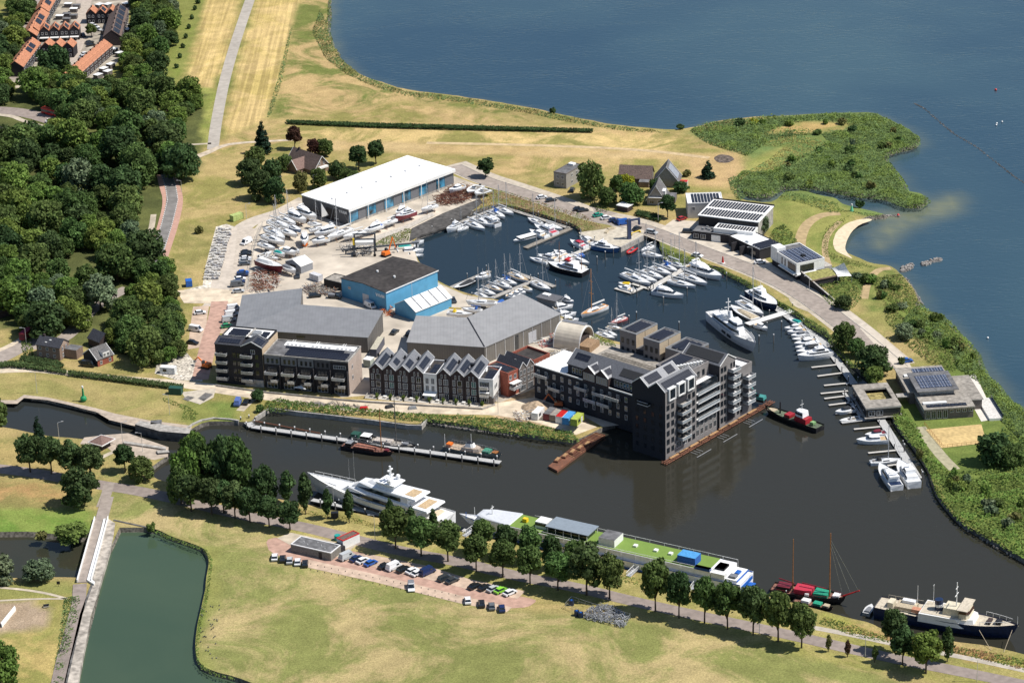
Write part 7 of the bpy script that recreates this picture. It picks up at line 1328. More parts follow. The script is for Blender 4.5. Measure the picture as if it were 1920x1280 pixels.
dock('dock','east dock running down from the walkway between sailing yachts',CR_,(1235,510),(925,690),2.6,m=lightd);dock('dock','outer arm of the square finger pontoon',CR_,(655,682),(790,722),1.6,m=lightd);dock('dock','short arm of the square finger pontoon',CR_,(780,720),(870,678),1.6,m=lightd);dock('dock','upper arm of the square finger pontoon',CR_,(790,645),(930,690),1.4,m=lightd)
dock('dock','long white pier leading from the bank to the white ship',C4,(735,1222),(1165,1092),3.2,z=.8,m=mat('white_pier',(.62,.62,.60),.7,.06));dock('dock','pale cross pontoon at the end of the white pier',C4,(780,1195),(880,1262),2.6,m=greyd)
dock('dock','upper long walkway with the filled berths',CS,(20,35),(392,305),2.8,m=greyd);dock('dock','middle long walkway down to the stilt pavilion',CS,(400,338),(545,538),2.8,m=greyd)
dock('dock','thin walkway along the front of the stilt pavilion',CS,(480,592),(590,745),1.4,m=greyd);dock('dock','cross walkway below the stilt pavilion',CS,(462,778),(712,745),2.2,m=greyd);dock('dock','lower jetty ending beside the two motor yachts',CS,(705,748),(948,1132),2.8,m=greyd)
for i,(a,b_)in enumerate([((275,432),(432,415)),((313,487),(475,466)),((354,546),(516,530)),((333,597),(505,580)),((356,629),(492,612)),((384,670),(530,652)),((425,724),(560,712)),((543,822),(710,806)),((633,972),(806,955)),((755,1052),(850,1040))]):
 dock('finger_dock',f'{ORD[i]} narrow finger dock counted downwards from the filled berths',CS,a,b_,1.0,group='finger docks',m=lightd,cat='dock')
for i,(cr,x,y,lb)in enumerate([(CR_,575,455,'mooring post alone right of the middle dock'),(CR_,510,495,'second mooring post right of the middle dock'),(CR_,1040,820,'mooring post alone in open harbour water below the motor yacht'),(CR_,828,755,'mooring post below the square finger pontoon'),(CR_,640,430,'mooring post under the blue and white cruiser'),(CR_,1805,1130,'dark mooring post at the bow of the white ship'),(CR_,1230,745,'mooring post at the bow of the lone motor yacht'),(CR_,1545,625,'mooring post at the bow of the biggest motor yacht'),(CR_,765,970,'white topped tall post behind the first cube apartment'),(CR_,825,940,'white topped post between the first two cube apartments'),(CR_,1165,1020,'white topped post behind the second cube apartment'),(CS,85,195,'mooring post left of the filled berths'),(CS,35,280,'mooring post alone in the water left of the berths'),(CS,975,1150,'mooring post right of the end of the lower jetty'),(CS,860,975,'mooring post on the bank side of the lower jetty')]):
 p=G(*zz(cr,x,y),0);tag(MB().tube((p.x,p.y,-1),(p.x,p.y,3.2),.2,concdk,6).tube((p.x,p.y,3.2),(p.x,p.y,3.6),.22,white,6).build('mooring_post'),lb,'post','mooring posts')
a=zz(CM,0,0);PJ=[(455,783),(476,799)];A=G(452,780,1.2);B=G(473,799,1.2);C_=G(938,866,1.2)
def jetty(A,B,label,w_,npile,z=1.2):
 d=B-A;L_=d.length;o=thing('jetty',label,'jetty',A.x,A.y,0,math.atan2(d.y,d.x));MB().box(0,L_,-w_/2,w_/2,z-.2,z,greyd).build('planking',o)
 for s in(-1,1):MB().box(0,L_,s*w_/2-.08,s*w_/2+.08,z-.5,z-.203,concdk).build('beam',o)
 for k in range(npile):
  q=L_*(k+.7)/npile
  for s in(-1,1):MB().tube((q,s*(w_/2+.25),-1),(q,s*(w_/2+.25),2.4),.24,concdk,6).tube((q,s*(w_/2+.25),2.4),(q,s*(w_/2+.25),2.75),.26,white,6).build('pile',o)
 return o
jetty(A,B,'slanting gangway from the canal wall down to the long grey jetty',2.6,2);jetty(B,C_,'long straight grey jetty in the canal with white capped posts on both sides',2.4,16)
jetty(G(585,936,1.2),G(840,990,1.2),'grey mooring jetty between the superyacht and the grass verge',2.0,9)
tag(MB().tube((*G(478,789,.6),.6),(*G(600,812,.6),.6),.25,rust,5).build('boom'),'rusty steel pipe boom beside the start of the long jetty','boom')
class Ship:
 def __init__(s,label,bow,aft,B,H,hm,dm,name='ship',cat='ship',zp=None,n=20,z=0,**k):
  zp=H if zp is None else zp;A=G(*bow,zp);b_=G(*aft,zp);s.L=(A-b_).length;c=(A+b_)/2;s.o=thing(name,label,cat,c.x,c.y,0,math.atan2((A-b_).y,(A-b_).x));s.H=H;s.B=B
  s.top=hull_parts(s.o,s.L,B,H,hm,dm,.5,n=n,**k)
 def tier(s,x0,x1,w0,w1,z0,z1,m,name='deckhouse',top=None,tf=1.0,ti=.2,ta=.2):mb=MB();taper(mb,x0*s.L,x1*s.L,w0,w1,z0,z1,m,ti,tf,ta,top);mb.build(name,s.o)
 def box(s,name,x0,x1,y0,y1,z0,z1,m,top=None):MB().box(x0*s.L,x1*s.L,y0,y1,z0,z1,m,top).build(name,s.o)
 def band(s,zl,zh,m,x0=-.5,x1=.5,out=.04,name='hull_stripe'):
  "a stripe or row of windows following the hull side"
  rings,top=hull_rings(s.L,s.B,s.H,n=20);mb=MB()
  for sg in(-1,1):
   pts=[(x,sg*(w_+out),zt)for x,w_,zt in s.top if x0*s.L<=x<=x1*s.L]
   for a,b_ in zip(pts,pts[1:]):mb.loft([[(a[0],a[1],zl*a[2]/s.H),(a[0],a[1],zh*a[2]/s.H),(a[0],a[1]-sg*.15,zh*a[2]/s.H),(a[0],a[1]-sg*.15,zl*a[2]/s.H)],[(b_[0],b_[1],zl*b_[2]/s.H),(b_[0],b_[1],zh*b_[2]/s.H),(b_[0],b_[1]-sg*.15,zh*b_[2]/s.H),(b_[0],b_[1]-sg*.15,zl*b_[2]/s.H)]],m)
  mb.build(name,s.o)
 def mast(s,x,z0,z1,r=.15,m=white,y=0,arms=()):
  mb=MB();mb.tube((x*s.L,y,z0),(x*s.L,y,z1),r,m,6,r*.7)
  for z,w_ in arms:mb.tube((x*s.L,y-w_,z),(x*s.L,y+w_,z),r*.6,m,4)
  mb.build('mast',s.o)
 def rail(s,x0,x1,z,m=white,h_=1.0,ins=.25):
  mb=MB()
  for sg in(-1,1):
   pts=[(x,sg*max(.05,w_-ins),zt)for x,w_,zt in s.top if x0*s.L<=x<=x1*s.L]
   for a,b_ in zip(pts,pts[1:]):mb.tube((a[0],a[1],a[2]+h_),(b_[0],b_[1],b_[2]+h_),.06,m,4);mb.tube((a[0],a[1],a[2]-.1),(a[0],a[1],a[2]+h_),.05,m,4)
  mb.build('railing',s.o)
y=Ship('large white superyacht with four tiers and tan decks moored in the canal',(577,893),(840,969),10.2,4.6,gel,mat('white_deck',(.70,.70,.68),.5,.06),'superyacht','yacht',stern=.82,bowp=2.0,sheer=.35)
y.band(1.9,2.9,glass,-.20,.16,.05,'hull_window');y.tier(-.34,.24,9.4,5.6,4.2,6.6,gel,tf=3.4,ti=.1);y.tier(-.26,.19,9.46,6.8,4.9,5.9,glass,'deckhouse_window',tf=2.6,ti=.05)
y.tier(-.42,.17,10.0,7.2,6.603,7.2,gel,'upper_deck',tf=2.4);y.box('aft_terrace',-.39,-.33,-3.2,3.2,7.205,7.3,teak);y.tier(-.27,.15,8.0,5.0,7.21,9.2,gel,tf=4.0,ti=.4);y.tier(-.22,.12,8.06,5.4,7.6,8.6,glass,'deckhouse_window',tf=3.0,ti=.2)
y.tier(-.33,.10,8.2,5.6,9.203,9.7,gel,'sun_deck',tf=2.6);y.box('aft_terrace',-.30,-.235,-2.4,2.4,9.705,9.8,teak);y.tier(-.16,.05,5.4,3.6,9.7,10.6,gel,'hardtop_base',tf=2.4,ti=.5);y.box('hardtop',-.17,-.04,-3.0,3.0,11.4,11.8,gel);y.box('hardtop_support',-.145,-.10,-1.9,1.9,9.9,11.4,gel)
y.mast(-.105,11.8,17,.5,gel,arms=((13.5,1.8),(15.6,1.3)));MB().sphere((-.13*y.L,2.2,12.9),1.0,gel).build('radar_dome',y.o);MB().sphere((-.13*y.L,-2.2,12.8),.8,gel).build('radar_dome',y.o)
y.box('aft_terrace',-.485,-.33,-3.6,3.6,4.15,4.3,teak);y.tier(-.44,-.40,6,6,4.31,4.9,mat('sofa_cream',(.6,.5,.36)),'sofa',tf=.1);y.box('foredeck_hatch',.27,.36,-1.2,1.2,4.6,5.3,gel);y.rail(.18,.49,0);y.mast(.12,8.6,20,.08,steel,2.4);y.mast(.22,6.3,14,.06,steel,-2.0)
for k in range(6):y.box('porthole',-.2+.03*k,-.192+.03*k,-y.B/2-.02,-y.B/2+.1,1.0,1.5,black)
s=Ship('long white river cruise ship with green artificial turf on its roof, moored at the quay',(862,960),(1400,1081),10.5,4.4,gel,white,'river_cruise_ship','ship',zp=5,stern=.93,bowp=3.2,sheer=.05)
s.band(4.0,4.25,blue,-.5,.45,.06);s.band(1.6,1.8,blue,-.5,.45,.06);L_=s.L
s.box('upper_deckhouse',-.40,.33,-4.6,4.6,4.1,6.6,gel);s.box('turf_deck',-.392,.327,-4.4,4.4,6.603,6.72,astro);s.tier(.33,.44,9.2,5.5,4.1,6.6,gel,'bow_lounge',tf=2.0,top=white)
s.tier(.295,.425,9.6,6.0,6.73,7.0,mat('grey_white_roof',(.55,.57,.60),.5,.05),'bow_canopy',tf=1.0)
for k in range(19):
 for sg in(-1,):x=-.385+k*.0365;MB().box(x*L_,x*L_+2.7,sg*4.68,sg*4.60,4.9,6.1,glass).build('window',s.o)
for k in range(20):x=-.38+k*.0385;MB().box(x*L_,x*L_+2.0,-s.B/2-.03,-s.B/2+.1,2.4,3.3,glass).build('window',s.o)
s.box('wheelhouse',.175,.215,-2.0,2.0,6.73,9.0,white);s.box('wheelhouse_window',.1745,.2155,-2.03,2.03,7.7,8.6,glass);s.box('sun_roof',.02,.17,-3.7,3.7,8.8,9.05,mat('blue_grey_awning',(.22,.26,.30),.5,.06))
for k in range(6):
 for sg in(-1,1):x=.025+k*.0275;MB().tube((x*L_,sg*3.5,6.7),(x*L_,sg*3.5,8.8),.1,white,4).build('awning_post',s.o)
s.box('shade_wall',.03,.165,-3.0,3.0,6.73,8.0,glass);s.box('deckhouse',-.07,-.015,-2.6,3.4,6.73,9.2,white,roofbit2);s.box('stair_tower',.255,.27,-1.0,.4,6.73,8.0,yellow)
s.box('blue_container',-.345,-.285,-.6,3.6,6.73,9.3,bluecov,mat('sky_blue_top',(.08,.3,.6),.5));s.box('stern_deck',-.447,-.402,-4.6,4.6,4.1,6.5,white);s.box('stern_deck',-.485,-.4473,-4.2,4.2,4.1,5.3,white);s.box('blue_trim',-.447,-.402,-4.66,-4.603,6.0,6.3,blue);s.box('blue_trim',-.4876,-.4853,-4.2,4.2,4.7,5.2,blue);s.box('blue_trim',-.502,-.4995,-4.0,4.0,2.6,3.6,blue);s.box('blue_gear',-.476,-.462,-1.6,.6,5.303,5.9,blue);s.box('deck_gear',-.478,-.455,1.4,3.4,5.303,6.0,greycov)
for k in range(3):s.box('window',-.441+.013*k,-.433+.013*k,-4.66,-4.603,4.8,5.6,glass);s.box('black_tarp',-.435,-.405,-1.6,2.2,6.51,7.2,blackcov);s.box('lifeboat',-.40,-.35,3.7,5.2,6.75,7.6,blue)
for x in(-.13,-.2,-.25):s.box('deck_chair_stack',x,x+.012,-1.0,.4,6.73,7.3,white)
s.rail(-.46,.3,0,white,2.9,.3);s.mast(.38,7,10,.18,white,arms=((9.2,1.0),));s.mast(.445,4.4,8,.12,white);s.box('stern_platform',-.515,-.49,-3.5,3.5,.8,1.6,blue);s.mast(.47,4.2,6.2,.15,blue,1.2)
for(px,py,qx,qy,lb)in[((870),1005,898,985,'white lattice gangway by the bow of the river cruise ship'),(1178,1080,1200,1058,'white lattice gangway at the middle of the river cruise ship'),(1296,1108,1318,1078,'broad white gangway near the stern of the river cruise ship')]:
 A=G(px,py,1.6);B=G(qx,qy,3);d=B-A;o=thing('gangway',lb,'gangway',A.x,A.y,0,math.atan2(d.y,d.x),'gangways to the river cruise ship');q=d.length;mb=MB();mb.loft([[(0,-.8,1.5),(0,.8,1.5),(0,.8,1.7),(0,-.8,1.7)],[(q,-.8,2.8),(q,.8,2.8),(q,.8,3.0),(q,-.8,3.0)]],alu);mb.build('walkway',o)
 for sg in(-.8,.8):
  mb=MB();mb.tube((0,sg,2.7),(q,sg,4.0),.07,white,4)
  for k in range(7):mb.tube((q*k/7,sg,1.6+1.3*k/7),(q*(k+1)/7,sg,2.7+1.3*(k+1)/7 if k%2==0 else 2.7+1.3*(k+1)/7),.05,white,4)
  mb.build('railing',o)
jetty(G(868,992,1.0),G(1392,1104,1.0),'low mooring jetty on the quay side of the river cruise ship',1.8,18,1.0)
s=Ship('white classic ship with tall white mast at the end of the pier',(1417,648),(1336,583),7.2,3.4,gel,mat('pale_grey_deck',(.55,.55,.54),.6),'classic_ship','ship',zp=3.4,stern=.8,sheer=.4)
s.tier(-.36,.20,5.4,4.0,3.1,5.2,gel,tf=.8);s.tier(-.33,.19,5.45,4.3,3.8,4.6,glass,'deckhouse_window',tf=.6,ti=.03);s.tier(-.20,.17,5.6,4.0,5.203,5.4,gel,'boat_deck',tf=.6);s.tier(-.02,.15,4.2,3.6,5.41,7.4,gel,'bridge',tf=.6);s.tier(-.015,.149,4.24,3.8,6.2,6.9,glass,'bridge_window',tf=.5,ti=.03)
s.tier(-.26,-.1,3.6,3.4,6.8,7.0,white,'awning',tf=.2);MB().tube((-.06*s.L,0,5.2),(-.09*s.L,0,9),1.0,gel,10,.75).build('funnel',s.o);s.mast(-.13,5.2,13.5,.3,white,arms=((10,1.5),(12,1.0)));s.rail(.2,.49,0);s.rail(-.49,-.33,0);s.box('anchor_windlass',.33,.37,-.7,.7,3.3,4.1,steel)
for k in(0,1):s.box('hull_opening',-.08+.12*k,.0+.12*k,-3.63,-3.4,1.6,2.5,black)
for k in range(4):s.box('life_raft',-.44+.04*k,-.42+.04*k,-1.6,-.8,3.3,3.9,white)
s=Ship('black and red tug with white wheelhouse near the tip of the steel platform',(1434,763),(1538,799),5.2,1.9,black,mat('dark_green_deck',(.12,.15,.10),.8,.3),'tugboat','boat',zp=2,stern=.88,sheer=.5)
s.tier(-.30,-.06,3.8,3.4,1.7,3.4,mat('tug_red',(.33,.02,.03),.5),tf=.4);s.tier(-.24,-.08,3.4,3.0,3.603,5.6,gel,'wheelhouse',tf=.4);s.tier(-.235,-.078,3.45,3.05,4.4,5.1,glass,'wheelhouse_window',tf=.35,ti=.03);s.mast(-.17,5.6,9.5,.12,white,arms=((7.8,.9),));s.mast(.22,1.8,6.0,.3,black);s.box('hatch',.3,.42,-1.2,1.2,1.9,2.2,tancov);s.box('winch',-.4,-.34,-.8,.8,1.8,2.8,mat('winch_green',(.2,.35,.15)));s.box('engine_casing',.0,.1,-1.5,1.5,1.8,2.8,mat('tug_red',(.33,.02,.03)))
s=Ship('dark sailing barge with a brown mast on the near side of the long canal jetty',(738,847),(643,831),4.8,1.5,brickblk,mat('dirty_red_deck',(.25,.12,.09),.8,.25),'sailing_barge','barge',zp=1.5,stern=.85,bowp=3.5,sheer=.3)
s.box('hatch_cover',-.25,.15,-1.5,1.5,1.4,1.9,mat('red_brown_hatch',(.30,.13,.09),.8,.2));s.box('deckhouse',-.42,-.3,-1.5,1.5,1.4,2.6,black,steel);s.mast(.26,1.4,17,.2,mastwood);s.rail(-.49,.49,0,black,.4);MB().tube((.24*s.L,0,2.6),(-.2*s.L,0,3.2),.3,blackcov).build('boom',s.o);s.box('foredeck_hatch',.33,.4,-.8,.8,1.5,2.0,maroon)
s=Ship('grey sailing barge with white deckhouse roof, far side of the long jetty',(780,836),(657,817),4.8,1.5,mat('dark_grey_hull',(.08,.08,.08),.5),mat('grey_deck',(.30,.28,.25),.8,.15),'sailing_barge','barge',zp=1.5,stern=.85,bowp=3.5,sheer=.3)
s.box('deckhouse',-.32,-.18,-1.6,1.6,1.4,2.9,black,white);s.box('stern_house',-.47,-.36,-1.4,1.4,1.5,3.0,mat('dark_green_hut',(.02,.075,.055)));s.box('hatch_cover',-.12,.14,-1.5,1.5,1.4,2.0,mat('pale_hatch',(.48,.43,.38),.8,.2));s.mast(.2,1.4,19,.2,concdk);s.box('foredeck_hatch',.3,.38,-.8,.8,1.5,2.1,greycov);MB().tube((.19*s.L,0,17),(.48*s.L,0,2),.04,steel,3).build('forestay',s.o);s.rail(-.49,.49,0,steel,.4)
s=Ship('cluttered fishing vessel with a tan deck at the end of the long canal jetty',(941,853),(836,832),5.6,1.8,mat('grey_green_hull',(.18,.20,.19),.6,.2),mat('tan_deck',(.42,.33,.24),.85,.2),'fishing_vessel','boat',zp=1.8,stern=.88,sheer=.5)
s.tier(-.18,.12,4.2,3.6,1.6,2.8,mat('weathered_cabin',(.40,.33,.27),.8,.2),tf=.3);s.tier(-.12,.02,3.0,2.4,2.803,4.2,white,'wheelhouse',tf=.5,top=black);s.box('orange_raft',-.46,-.38,-1.4,.6,2.0,2.7,orange);s.mast(-.04,4,7.5,.1,white);s.box('net_pile',.18,.3,-1.6,1.4,1.9,2.7,mat('net_green',(.06,.25,.17),.9,.4,4));s.rail(-.49,.4,0,steel,.8);s.box('hatch',.34,.42,-1,1,2.2,2.6,varnish);s.mast(-.49,2,6,.1,white,-1)
s=Ship('black sailing barge with red and green canvas covered hatches and two brown masts',(1586,1122),(1448,1098),6.2,2.0,black,mat('dirty_red_deck',(.25,.12,.09)),'sailing_barge','barge',zp=2,stern=.85,bowp=3.2,sheer=.45)
s.box('red_cover',-.18,.05,-2.0,2.0,1.9,3.4,redcov);s.box('green_cover',.08,.27,-2.0,2.0,1.9,3.1,greencov);s.box('stern_house',-.42,-.24,-1.7,1.7,1.9,3.2,black,maroon);s.mast(.28,2,23,.26,mastwood);s.mast(-.22,2,19,.2,mastwood);s.box('deck_locker',.33,.42,-1.2,1.2,2.2,2.9,white)
MB().tube((.46*s.L,0,2.8),(.68*s.L,0,5.6),.28,red,6,.2).build('bowsprit',s.o);mb=MB();mb.tube((.28*s.L,0,21),(.67*s.L,0,5.4),.05,alu,3);mb.tube((.28*s.L,0,20),(.56*s.L,0,4.2),.05,alu,3);mb.tube((.28*s.L,0,19),(.44*s.L,1,2.8),.04,alu,3);mb.build('rigging',s.o)
MB().tube((.27*s.L,0,4.2),(-.1*s.L,.5,4.6),.22,maroon).build('boom',s.o);MB().tube((-.2*s.L,0,4.2),(-.42*s.L,.8,4.6),.2,maroon).build('boom',s.o);s.rail(-.49,.49,0,maroon,.5);s.box('life_raft',-.02,.03,-2.8,-2.1,2.1,2.8,white)
s=Ship('low black workboat with green and white lockers beside the quay, under the sailing barge',(1562,1139),(1490,1122),3.6,1.2,black,mat('dirty_red_deck',(.25,.12,.09)),'workboat','boat',zp=1.2,stern=.9)
s.box('locker',-.3,-.1,-1,1,1.1,1.9,white);s.box('locker',.0,.2,-1,1,1.1,1.8,greencov);s.box('locker',.26,.4,-.8,.8,1.1,1.7,tancov)
dock('landing_stage','dark landing stage between the cruise ship stern and the red green barge',(0,0,1),(1415,1112),(1470,1125),4,m=concdk,cat='dock')
s=Ship('navy hulled coaster with white bridge, yellow cabin and railed foredeck moored by the trees',(1910,1178),(1646,1128),9.0,3.6,navy,mat('coaster_deck',(.52,.46,.36),.8,.12),'coaster','ship',zp=3.6,stern=.85,bowp=3.0,sheer=.4)
s.tier(-.18,.21,9.3,8.6,2.4,5.0,white,'white_bulwark',tf=.6,ti=.1);s.box('boat_deck',-.17,.16,-3.9,3.9,5.003,5.1,MATS['coaster_deck']);s.tier(-.02,.13,5.2,5.0,5.103,7.2,cream,tf=.3);s.tier(.10,.17,6.8,6.4,5.103,8.0,cream,'bridge',tf=.3,top=MATS['coaster_deck']);s.tier(.098,.172,6.84,6.46,6.6,7.4,mat('brown_window',(.06,.03,.02),.2),'bridge_window',tf=.3,ti=.02)
s.box('bridge_wing',.09,.165,-4.2,4.2,8.03,8.2,MATS['coaster_deck']);s.mast(.06,7.2,15,.2,white,arms=((11,1.6),(13.2,1.0)));MB().tube((-.06*s.L,0,4.9),(-.065*s.L,0,8.4),1.25,navy,12).build('funnel',s.o);MB().tube((-.061*s.L,0,6.2),(-.062*s.L,0,7.0),1.3,white,12).build('funnel_band',s.o)
s.box('cargo_hatch',-.36,-.22,-2.2,2.2,3.5,4.6,tancov);s.box('lifeboat',-.33,-.24,.6,2.2,4.61,5.5,gel);s.box('orange_hatch',-.24,-.17,-2.6,-.6,3.6,4.8,mat('salmon_locker',(.50,.24,.15)));s.box('stern_house',-.42,-.38,-1.6,1.6,3.4,5.0,cream);s.rail(.2,.49,0,white,1.1);s.rail(-.49,-.2,0,MATS['coaster_deck'],.8);s.mast(-.23,3.5,10.5,.1,white,2);s.mast(-.12,5,11.5,.1,white,2.5,((11.3,.5),));s.box('windlass',.34,.38,-1,1,4.2,5.1,black);s.box('foredeck_winch',.28,.31,-1.6,1.6,4.0,4.6,brickdk);s.mast(.49,4.5,7.5,.08,white)
for i,(x,y_,x2,y2)in enumerate([(1836,1180,1858,1218),(1898,1180,1882,1222)]):tag(MB().tube((*G(x,y_,4),3.9),(*G(x2,y2,1.6),1.6),.07,tancov,4).build('mooring_rope'),['left of two taut mooring ropes from the navy coaster bow','right of two taut mooring ropes from the navy coaster bow'][i],'rope','mooring ropes')
boat((1500,980,4.267),(575,650),(528,722),motorboat(mat('grey_dinghy',(.35,.35,.33),.6),None,'covered'),'small grey rowing boat adrift between the barge and the coaster',None,'rowing_boat','boat')
boat((1500,980,4.267),(668,805),(800,828),motorboat(gel,None,'open'),'small white tender beside the stern of the navy coaster',None,'tender','boat')
boat((980,560,3.878),(1190,215),(1150,260),sailboat(10,gel,None,False),'white boat end peeping out beside the first cube apartment',None,'sailing_boat','sailboat')if 0 else None
for pr_ in PROTO.values():
 for ch in list(pr_.children):bpy.data.objects.remove(ch)
 bpy.data.objects.remove(pr_)
CARP={}
def paint(c):
 P_={'white':(.75,.76,.77),'black':(.015,.016,.018),'navy':(.015,.03,.10),'blue':(.02,.10,.38),'grey':(.12,.13,.14),'silver':(.45,.47,.48),'dark':(.04,.045,.05),'red':(.35,.02,.02),'green':(.03,.25,.10),'lime':(.25,.60,.06),'teal':(.02,.28,.20),'bluewhite':(.10,.16,.40)}
 return mat('car_paint_'+c,P_[c],.22,.04,1,spec=.6)
def car_proto(kind,c):
 k=(kind,c)
 if k in CARP:return CARP[k]
 p=paint(c);root=bpy.data.objects.new('proto',None);van=kind=='van';L_,W_,Hh={'car':(4.4,1.8,1.48),'estate':(4.7,1.85,1.6),'van':(5.2,2.0,2.2),'pickup':(5.0,1.95,1.9)}[kind]
 mb=MB();zb=.28;zs_=.92 if not van else 1.1
 prof=[(-L_/2,zb+.1),(-L_/2,zs_-.08),(-L_/2+.25,zs_),(L_/2-1.2,zs_-.02),(L_/2-.15,zs_-.22),(L_/2,zs_-.4),(L_/2,zb+.05),(L_/2-.2,zb),(-L_/2+.2,zb)]
 rings=[[(x,y,z)for x,z in prof]for y in(-W_/2,W_/2)];mb.loft(rings,p);mb.build('body',root)
 if kind=='pickup':g0,g1=.2,L_/2-1.0
 else:g0,g1=(-L_/2+.12 if kind!='car' else-L_/2+.35),L_/2-(1.05 if not van else .55)
 mb=MB();ra,rf=(.25 if kind!='car' else .55),(.75 if not van else .7)
 mb.loft([[(g0,-W_/2+.05,zs_),(g1,-W_/2+.05,zs_-.02),(g1,W_/2-.05,zs_-.02),(g0,W_/2-.05,zs_)],[(g0+ra,-W_/2+.25,Hh-.08),(g1-rf,-W_/2+.25,Hh-.08),(g1-rf,W_/2-.25,Hh-.08),(g0+ra,W_/2-.25,Hh-.08)]],glass if not van else p);mb.build('cabin_glass' if not van else 'cargo_body',root)
 mb=MB();mb.box(g0+ra-.06,g1-rf+.06,-W_/2+.2,W_/2-.2,Hh-.078,Hh,p);mb.build('roof',root)
 if van:mb=MB();mb.loft([[(g1+.02,-W_/2+.2,zs_+.05),(g1+.02,W_/2-.2,zs_+.05),(g1-rf+.03,W_/2-.35,Hh-.12),(g1-rf+.03,-W_/2+.35,Hh-.12)],[(g1-.1,-W_/2+.2,zs_+.05),(g1-.1,W_/2-.2,zs_+.05),(g1-rf-.05,W_/2-.35,Hh-.12),(g1-rf-.05,-W_/2+.35,Hh-.12)]],glass);mb.box(g1-1.7,g1-.8,-W_/2+.03,W_/2-.03,zs_+.15,Hh-.5,glass);mb.build('windscreen',root)
 if kind=='pickup':mb=MB();mb.box(-L_/2+.1,.15,-W_/2+.1,W_/2-.1,zs_,Hh-.2,greycov);mb.build('load_bed',root)
 for x in(-L_/2+.85,L_/2-.9):
  for s in(-1,1):mb=MB();mb.tube((x,s*(W_/2-.2),.33),(x,s*(W_/2+.02),.33),.33,rubber,9);mb.build('wheel',root)
 CARP[k]=root;return root
CN_={'bluewhite':'white and blue','dark':'dark grey','lime':'green and white'}
def car(px,py,d,kind,c,label,group=None,z=LZ+.06):
 p=G(px,py,z+.5);q=G(px+d[0],py+d[1],z+.5)-p;nm={'car':'car','estate':'car','van':'van','pickup':'pickup_truck'}[kind]
 return clone(car_proto(kind,c),'parked_'+nm,label,{'pickup_truck':'pickup truck'}.get(nm,nm),(p.x,p.y,z),math.atan2(q.y,q.x),(1.05,1.05,1.05),group)
def row(crop,items,d,desc,group,start='left'):
 for i,it in enumerate(items):
  x,y,kind,c=it[:4];X,Y=zz(crop,x,y);lb=f"{CN_.get(c, c)} {'car' if kind in ('car', 'estate') else kind}, {ORD[i]} from {start} {desc}";car(X,Y,d,kind,c,lb,group)
C5=(560,840,4.266)
row(C5,[(385,868,'van','silver'),(462,882,'car','navy'),(515,898,'car','white'),(577,917,'car','blue'),(690,940,'car','black'),(762,950,'van','white'),(838,968,'estate','black'),(910,980,'car','white'),(952,998,'car','white'),(1030,990,'van','navy'),(1168,1037,'estate','dark'),(1228,1057,'car','dark'),(1408,1102,'car','black'),(1490,1112,'car','black'),(1560,1124,'car','silver'),(1618,1135,'car','lime'),(1690,1154,'car','white')],(11,-5),'in the long row under the trees','cars in the long row under the trees')
for i,(x,y,c)in enumerate([(515,1044,'white'),(530,1047,'black'),(543,1050,'silver'),(558,1053,'white'),(572,1056,'black')]):car(x,y,(.6,-10),'car',c,f'{c} car, {ORD[i]} from left of five at the left end of the riverside car park','cars at the left end of the car park')
car(771,1100,(1,12),'pickup','white','white pickup truck alone on the lawn side of the riverside car park')
for i,(x,y,c)in enumerate([(877,1125,'white'),(903,1131,'black'),(922,1136,'grey'),(941,1140,'navy')]):car(x,y,(-1.5,-10),'car',c,f'{c} car, {ORD[i]} from left of four beside the lawn past the car park','cars beside the lawn')
row(CY,[(402,555,'car','black'),(400,576,'car','black'),(396,612,'car','white'),(393,632,'car','silver'),(387,662,'car','grey'),(372,742,'car','blue'),(365,765,'estate','navy'),(345,802,'car','white'),(338,828,'car','navy'),(318,858,'van','grey'),(330,915,'car','silver')],(10,-1),'of the cars along the yard fence','cars along the boatyard fence','top')
car(*zz(CY,405,465),(-10,5),'van','white','small white van with trailer frame at the top of the yard fence')
row((380,540,4.924),[(288,190,'van','white'),(268,245,'van','white'),(242,295,'van','silver'),(225,350,'car','green')],(10,-1.5),'in the row beside the bent grey hall','vehicles beside the bent grey hall','top')
car(375,586,(10,-1),'car','white','white car alone in the brick bays opposite the grey hall');car(367,618,(10,1.5),'van','white','white van in the brick bays left of the pink brick road');car(361,642,(10,1.5),'car','black','black car lowest in the brick bays left of the pink road')
RL=[(70,480,'car','white'),(145,503,'car','dark'),(370,575,'car','black'),(408,585,'car','dark'),(530,626,'car','teal'),(597,647,'car','white'),(662,668,'car','navy'),(700,678,'car','navy'),(740,690,'van','blue')]
for i,(x,y,k,c)in enumerate(RL):car(*zz(CN,x,y),(10,-1.5)if i!=4 else(10,-2),k,c,f"{CN_.get(c, c)} {'car' if k == 'car' else k}, {ORD[i]} from left of those parked along the lake road",'cars parked along the lake road')
car(*zz(CN,848,735),(10,-5),'car','black','black car beside the blue crane column on the lake road');car(*zz(CN,970,765),(10,2),'estate','silver','silver car driving on the lake road right of the crane quay');car(*zz(CN,1215,655),(10,-3),'car','red','dark red car on the clubhouse forecourt');car(*zz(CN,1342,955),(10,2),'car','white','white car on the small lay-by above the biggest motor yacht');car(*zz(CN,1268,760),(10,.5),'estate','dark','dark car beside the left end of the clubhouse')
car(*zz(CN,1855,1010),(10,-1),'car','white','white car in the shadow before the white restaurant');car(*zz(CN,318,420),(5,-10),'estate','dark','dark green car beside the grey box house')
car(1700,676,(10,-1.5),'car','blue','blue car on the pale apron near the grey clubhouse');car(446,755,(4,-9),'van','bluewhite','white and blue van on the grass by the canal quay');car(462,753,(6,-8),'car','black','small black car right of the white and blue van')
